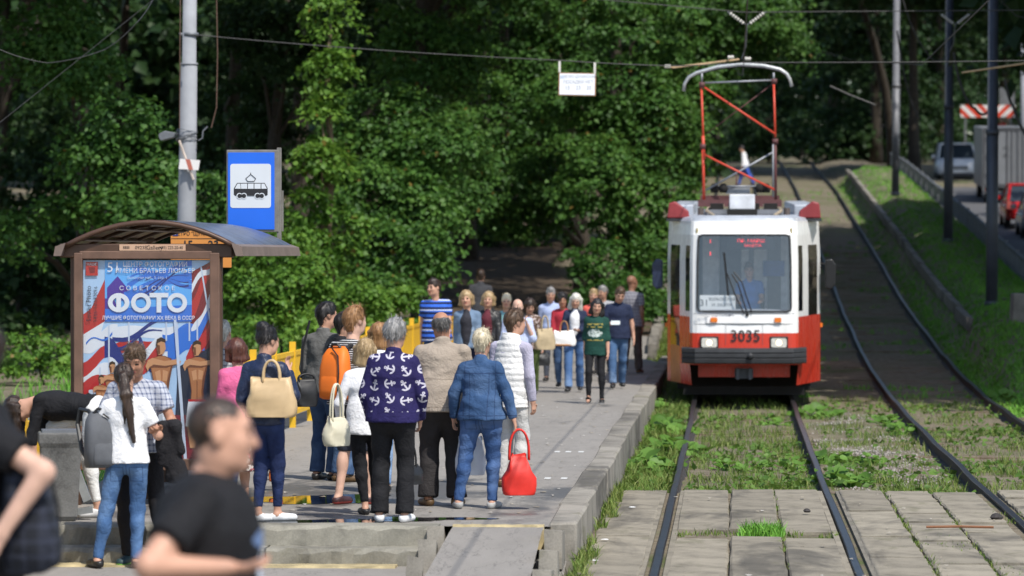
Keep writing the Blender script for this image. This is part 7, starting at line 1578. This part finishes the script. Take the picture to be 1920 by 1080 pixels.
# orange backpack
def backpack(label, loc, rz, W, D, Hh, mat, mat2):
    e = empty('backpack', loc, rz); tag(e, label, 'backpack'); b = MB(); rs = []; n = 20
    for t, kx_, ky_ in ((0, .86, .8), (.04, .98, 1.), (.3, 1., 1.05), (.6, .98, .95), (.82, .9, .75), (.94, .7, .5), (1., .45, .25)):
        rs.append([(math.copysign(abs(math.cos(2 * PI * j / n)) ** .55, math.cos(2 * PI * j / n)) * W / 2 * kx_, math.copysign(abs(math.sin(2 * PI * j / n)) ** .6, math.sin(2 * PI * j / n)) * D / 2 * ky_ - (1 - ky_) * D * -.35, t * Hh) for j in range(n)])
    b.rings(rs); b.build('main_compartment', mat, e, True)
    b = MB(); b.rings([[(x * .74, y * .35 - D * .42, z * .46 + .02) for x, y, z in r] for r in rs]); b.build('front_pocket', mat, e, True)
    b = MB(); b.tube([(W * .36, -D * .52, Hh * .12), (W * .40, -D * .5, Hh * .5), (W * .30, -D * .36, Hh * .82), (0, -D * .22, Hh * .96)], .007, 5); b.build('zip', mat2, e)
    b = MB(); b.tube([(-.06, D * .1, Hh * .95), (-.03, 0, Hh * 1.04), (.03, 0, Hh * 1.04), (.06, D * .1, Hh * .95)], .012, 6); b.build('grab_handle', mat2, e)
    for s_ in (-1, 1): b = MB(); b.tube([(s_ * W * .28, D * .45, Hh * .08), (s_ * W * .38, D * .9, Hh * .3), (s_ * W * .36, D * 1.5, Hh * .75), (s_ * W * .30, D * 1.4, Hh * 1.02), (s_ * W * .24, D * .6, Hh * 1.0), (s_ * W * .2, D * .3, Hh * .9)], .018, 6); b.build('strap', mat2, e)
    return e
gl_ = pg_[0]; pp = wpos(gl_, (0.0, -.205, .92)); backpack('orange backpack on the ginger haired man\'s back', pp, R(-36), .29, .17, .46, plain('pack_orange', (.78, .17, .012), .6, 0, .08, 5), M_bbag)
backpack('grey backpack hanging at the left of the embracing couple', at(182, 880, 29.75), R(30), .26, .18, .44, plain('pack_grey', (.085, .09, .10), .8, 0, .2, 6), M_bbag)
backpack('dark chequered bag on the back of the person at the left edge', wpos(pl2[0], (-.12, -.20, 1.0)), R(95), .36, .2, .46, cloth('chequer_dark', (.014, .016, .022), pat=plaid((.035, .04, .06), .06)), M_bbag)
# black jacket draped over the young man's arm
f = Fld((-.25, -.2, -.55), (.25, .2, .15), .012); f.ell((0, 0, 0), (.04, .02, -.42), (.07, .055), (.085, .04), (1, 0, 0), .03); f.ell((-.06, 0, .0), (-.05, 0, -.3), (.05, .05), (.05, .03), (1, 0, 0), .03); f.ell((.05, -.02, .0), (.10, -.01, -.2), .05, .03, (1, 0, 0), .03); f.folds(.018, .9, 4)
V, Fc = f.mesh(); o = link('draped_jacket', np_mesh('draped_jacket', V, Fc), blk2, None, True); o.location = at(312, 800, 29.9); tag(o, 'black jacket hanging over the embracing young man\'s arm', 'jacket')
# litter
rl = random.Random(4); M_lit = plain('litter_paper', (.68, .68, .66), .8)
for k, (px, py, yy, lb) in enumerate([(1115, 1052, None, 'crumpled white paper below the platform kerb'), (1135, 1013, None, 'white scrap at the foot of the kerb'), (1185, 952, None, 'tiny white scrap on the left slabs'), (1865, 972, None, 'dark stone lying on the slabs at right'), (1512, 960, None, 'dark stone on the slabs between the rails')]):
    yy = CAMZ * F / (py - VY); b = MB(); r_ = .035 if k not in (3,) else .055; n = 7
    b.rings([[(math.cos(j * 2 * PI / n) * r_ * kk * rl.uniform(.7, 1.2), math.sin(j * 2 * PI / n) * r_ * kk * rl.uniform(.7, 1.2), z * r_) for j in range(n)] for z, kk in ((0, .8), (.4, 1.1), (.9, .7), (1.1, .2))]); b.v = [(x_, y_, z_ * (.25 if k < 3 else 1)) for x_, y_, z_ in b.v]; o = b.build('scrap' if k < 3 else 'stone', M_lit if k < 3 else M_railside); o.location = (X_at(px, yy), yy, .002 if k != 0 else .0); tag(o, lb, 'litter' if k < 3 else 'stone')
b = MB(); b.tube([(0, 0, 0), (.3, .02, .004), (.6, .0, 0)], .012, 6); yy = CAMZ * F / (989 - VY); o = b.build('rusty_rod', plain('rust', (.22, .10, .05), .9)); o.location = (X_at(1735, yy), yy, .014); tag(o, 'rusty iron rod lying on the right slabs', 'rod')

# cigarette ends, paper flecks and leaf crumbs scattered over the platform and the slabs
rng = np.random.default_rng(21); n_ = 420; sy_ = 1 / (1 / 75 + (1 / 28.5 - 1 / 75) * rng.random(n_)); sx_ = np.where(rng.random(n_) < .72, rng.uniform(-5.4, -1.5, n_), rng.uniform(-1.15, 4, n_)); on = sx_ < -1.3
kp = np.where(on, sy_ > 30.8, sy_ < 40); sx_, sy_, on = sx_[kp], sy_[kp], on[kp]; n_ = len(sx_); a_ = rng.uniform(0, 6.28, n_); l_ = rng.uniform(.008, .028, n_); w_2 = l_ * rng.uniform(.25, .8, n_); z_ = np.where(on, PLAT + .006, .012)
c4 = [np.stack([sx_ + np.cos(a_) * l_ * p1 - np.sin(a_) * w_2 * p2, sy_ + np.sin(a_) * l_ * p1 * 2 + np.cos(a_) * w_2 * p2 * 2, z_ + .006 * (p1 * p2 > 0)], 1) for p1, p2 in ((-1, -1), (1, -1), (1, 1), (-1, 1))]
o = link('litter_flecks', np_mesh('litter_flecks', np.stack(c4, 1).reshape(-1, 3), np.arange(n_ * 4).reshape(-1, 4)), mat_grass('fleck', (.10, .08, .05), (.35, .30, .22), (.62, .61, .58))); tag(o, 'cigarette ends and paper flecks scattered on the platform', 'litter', kind='stuff')
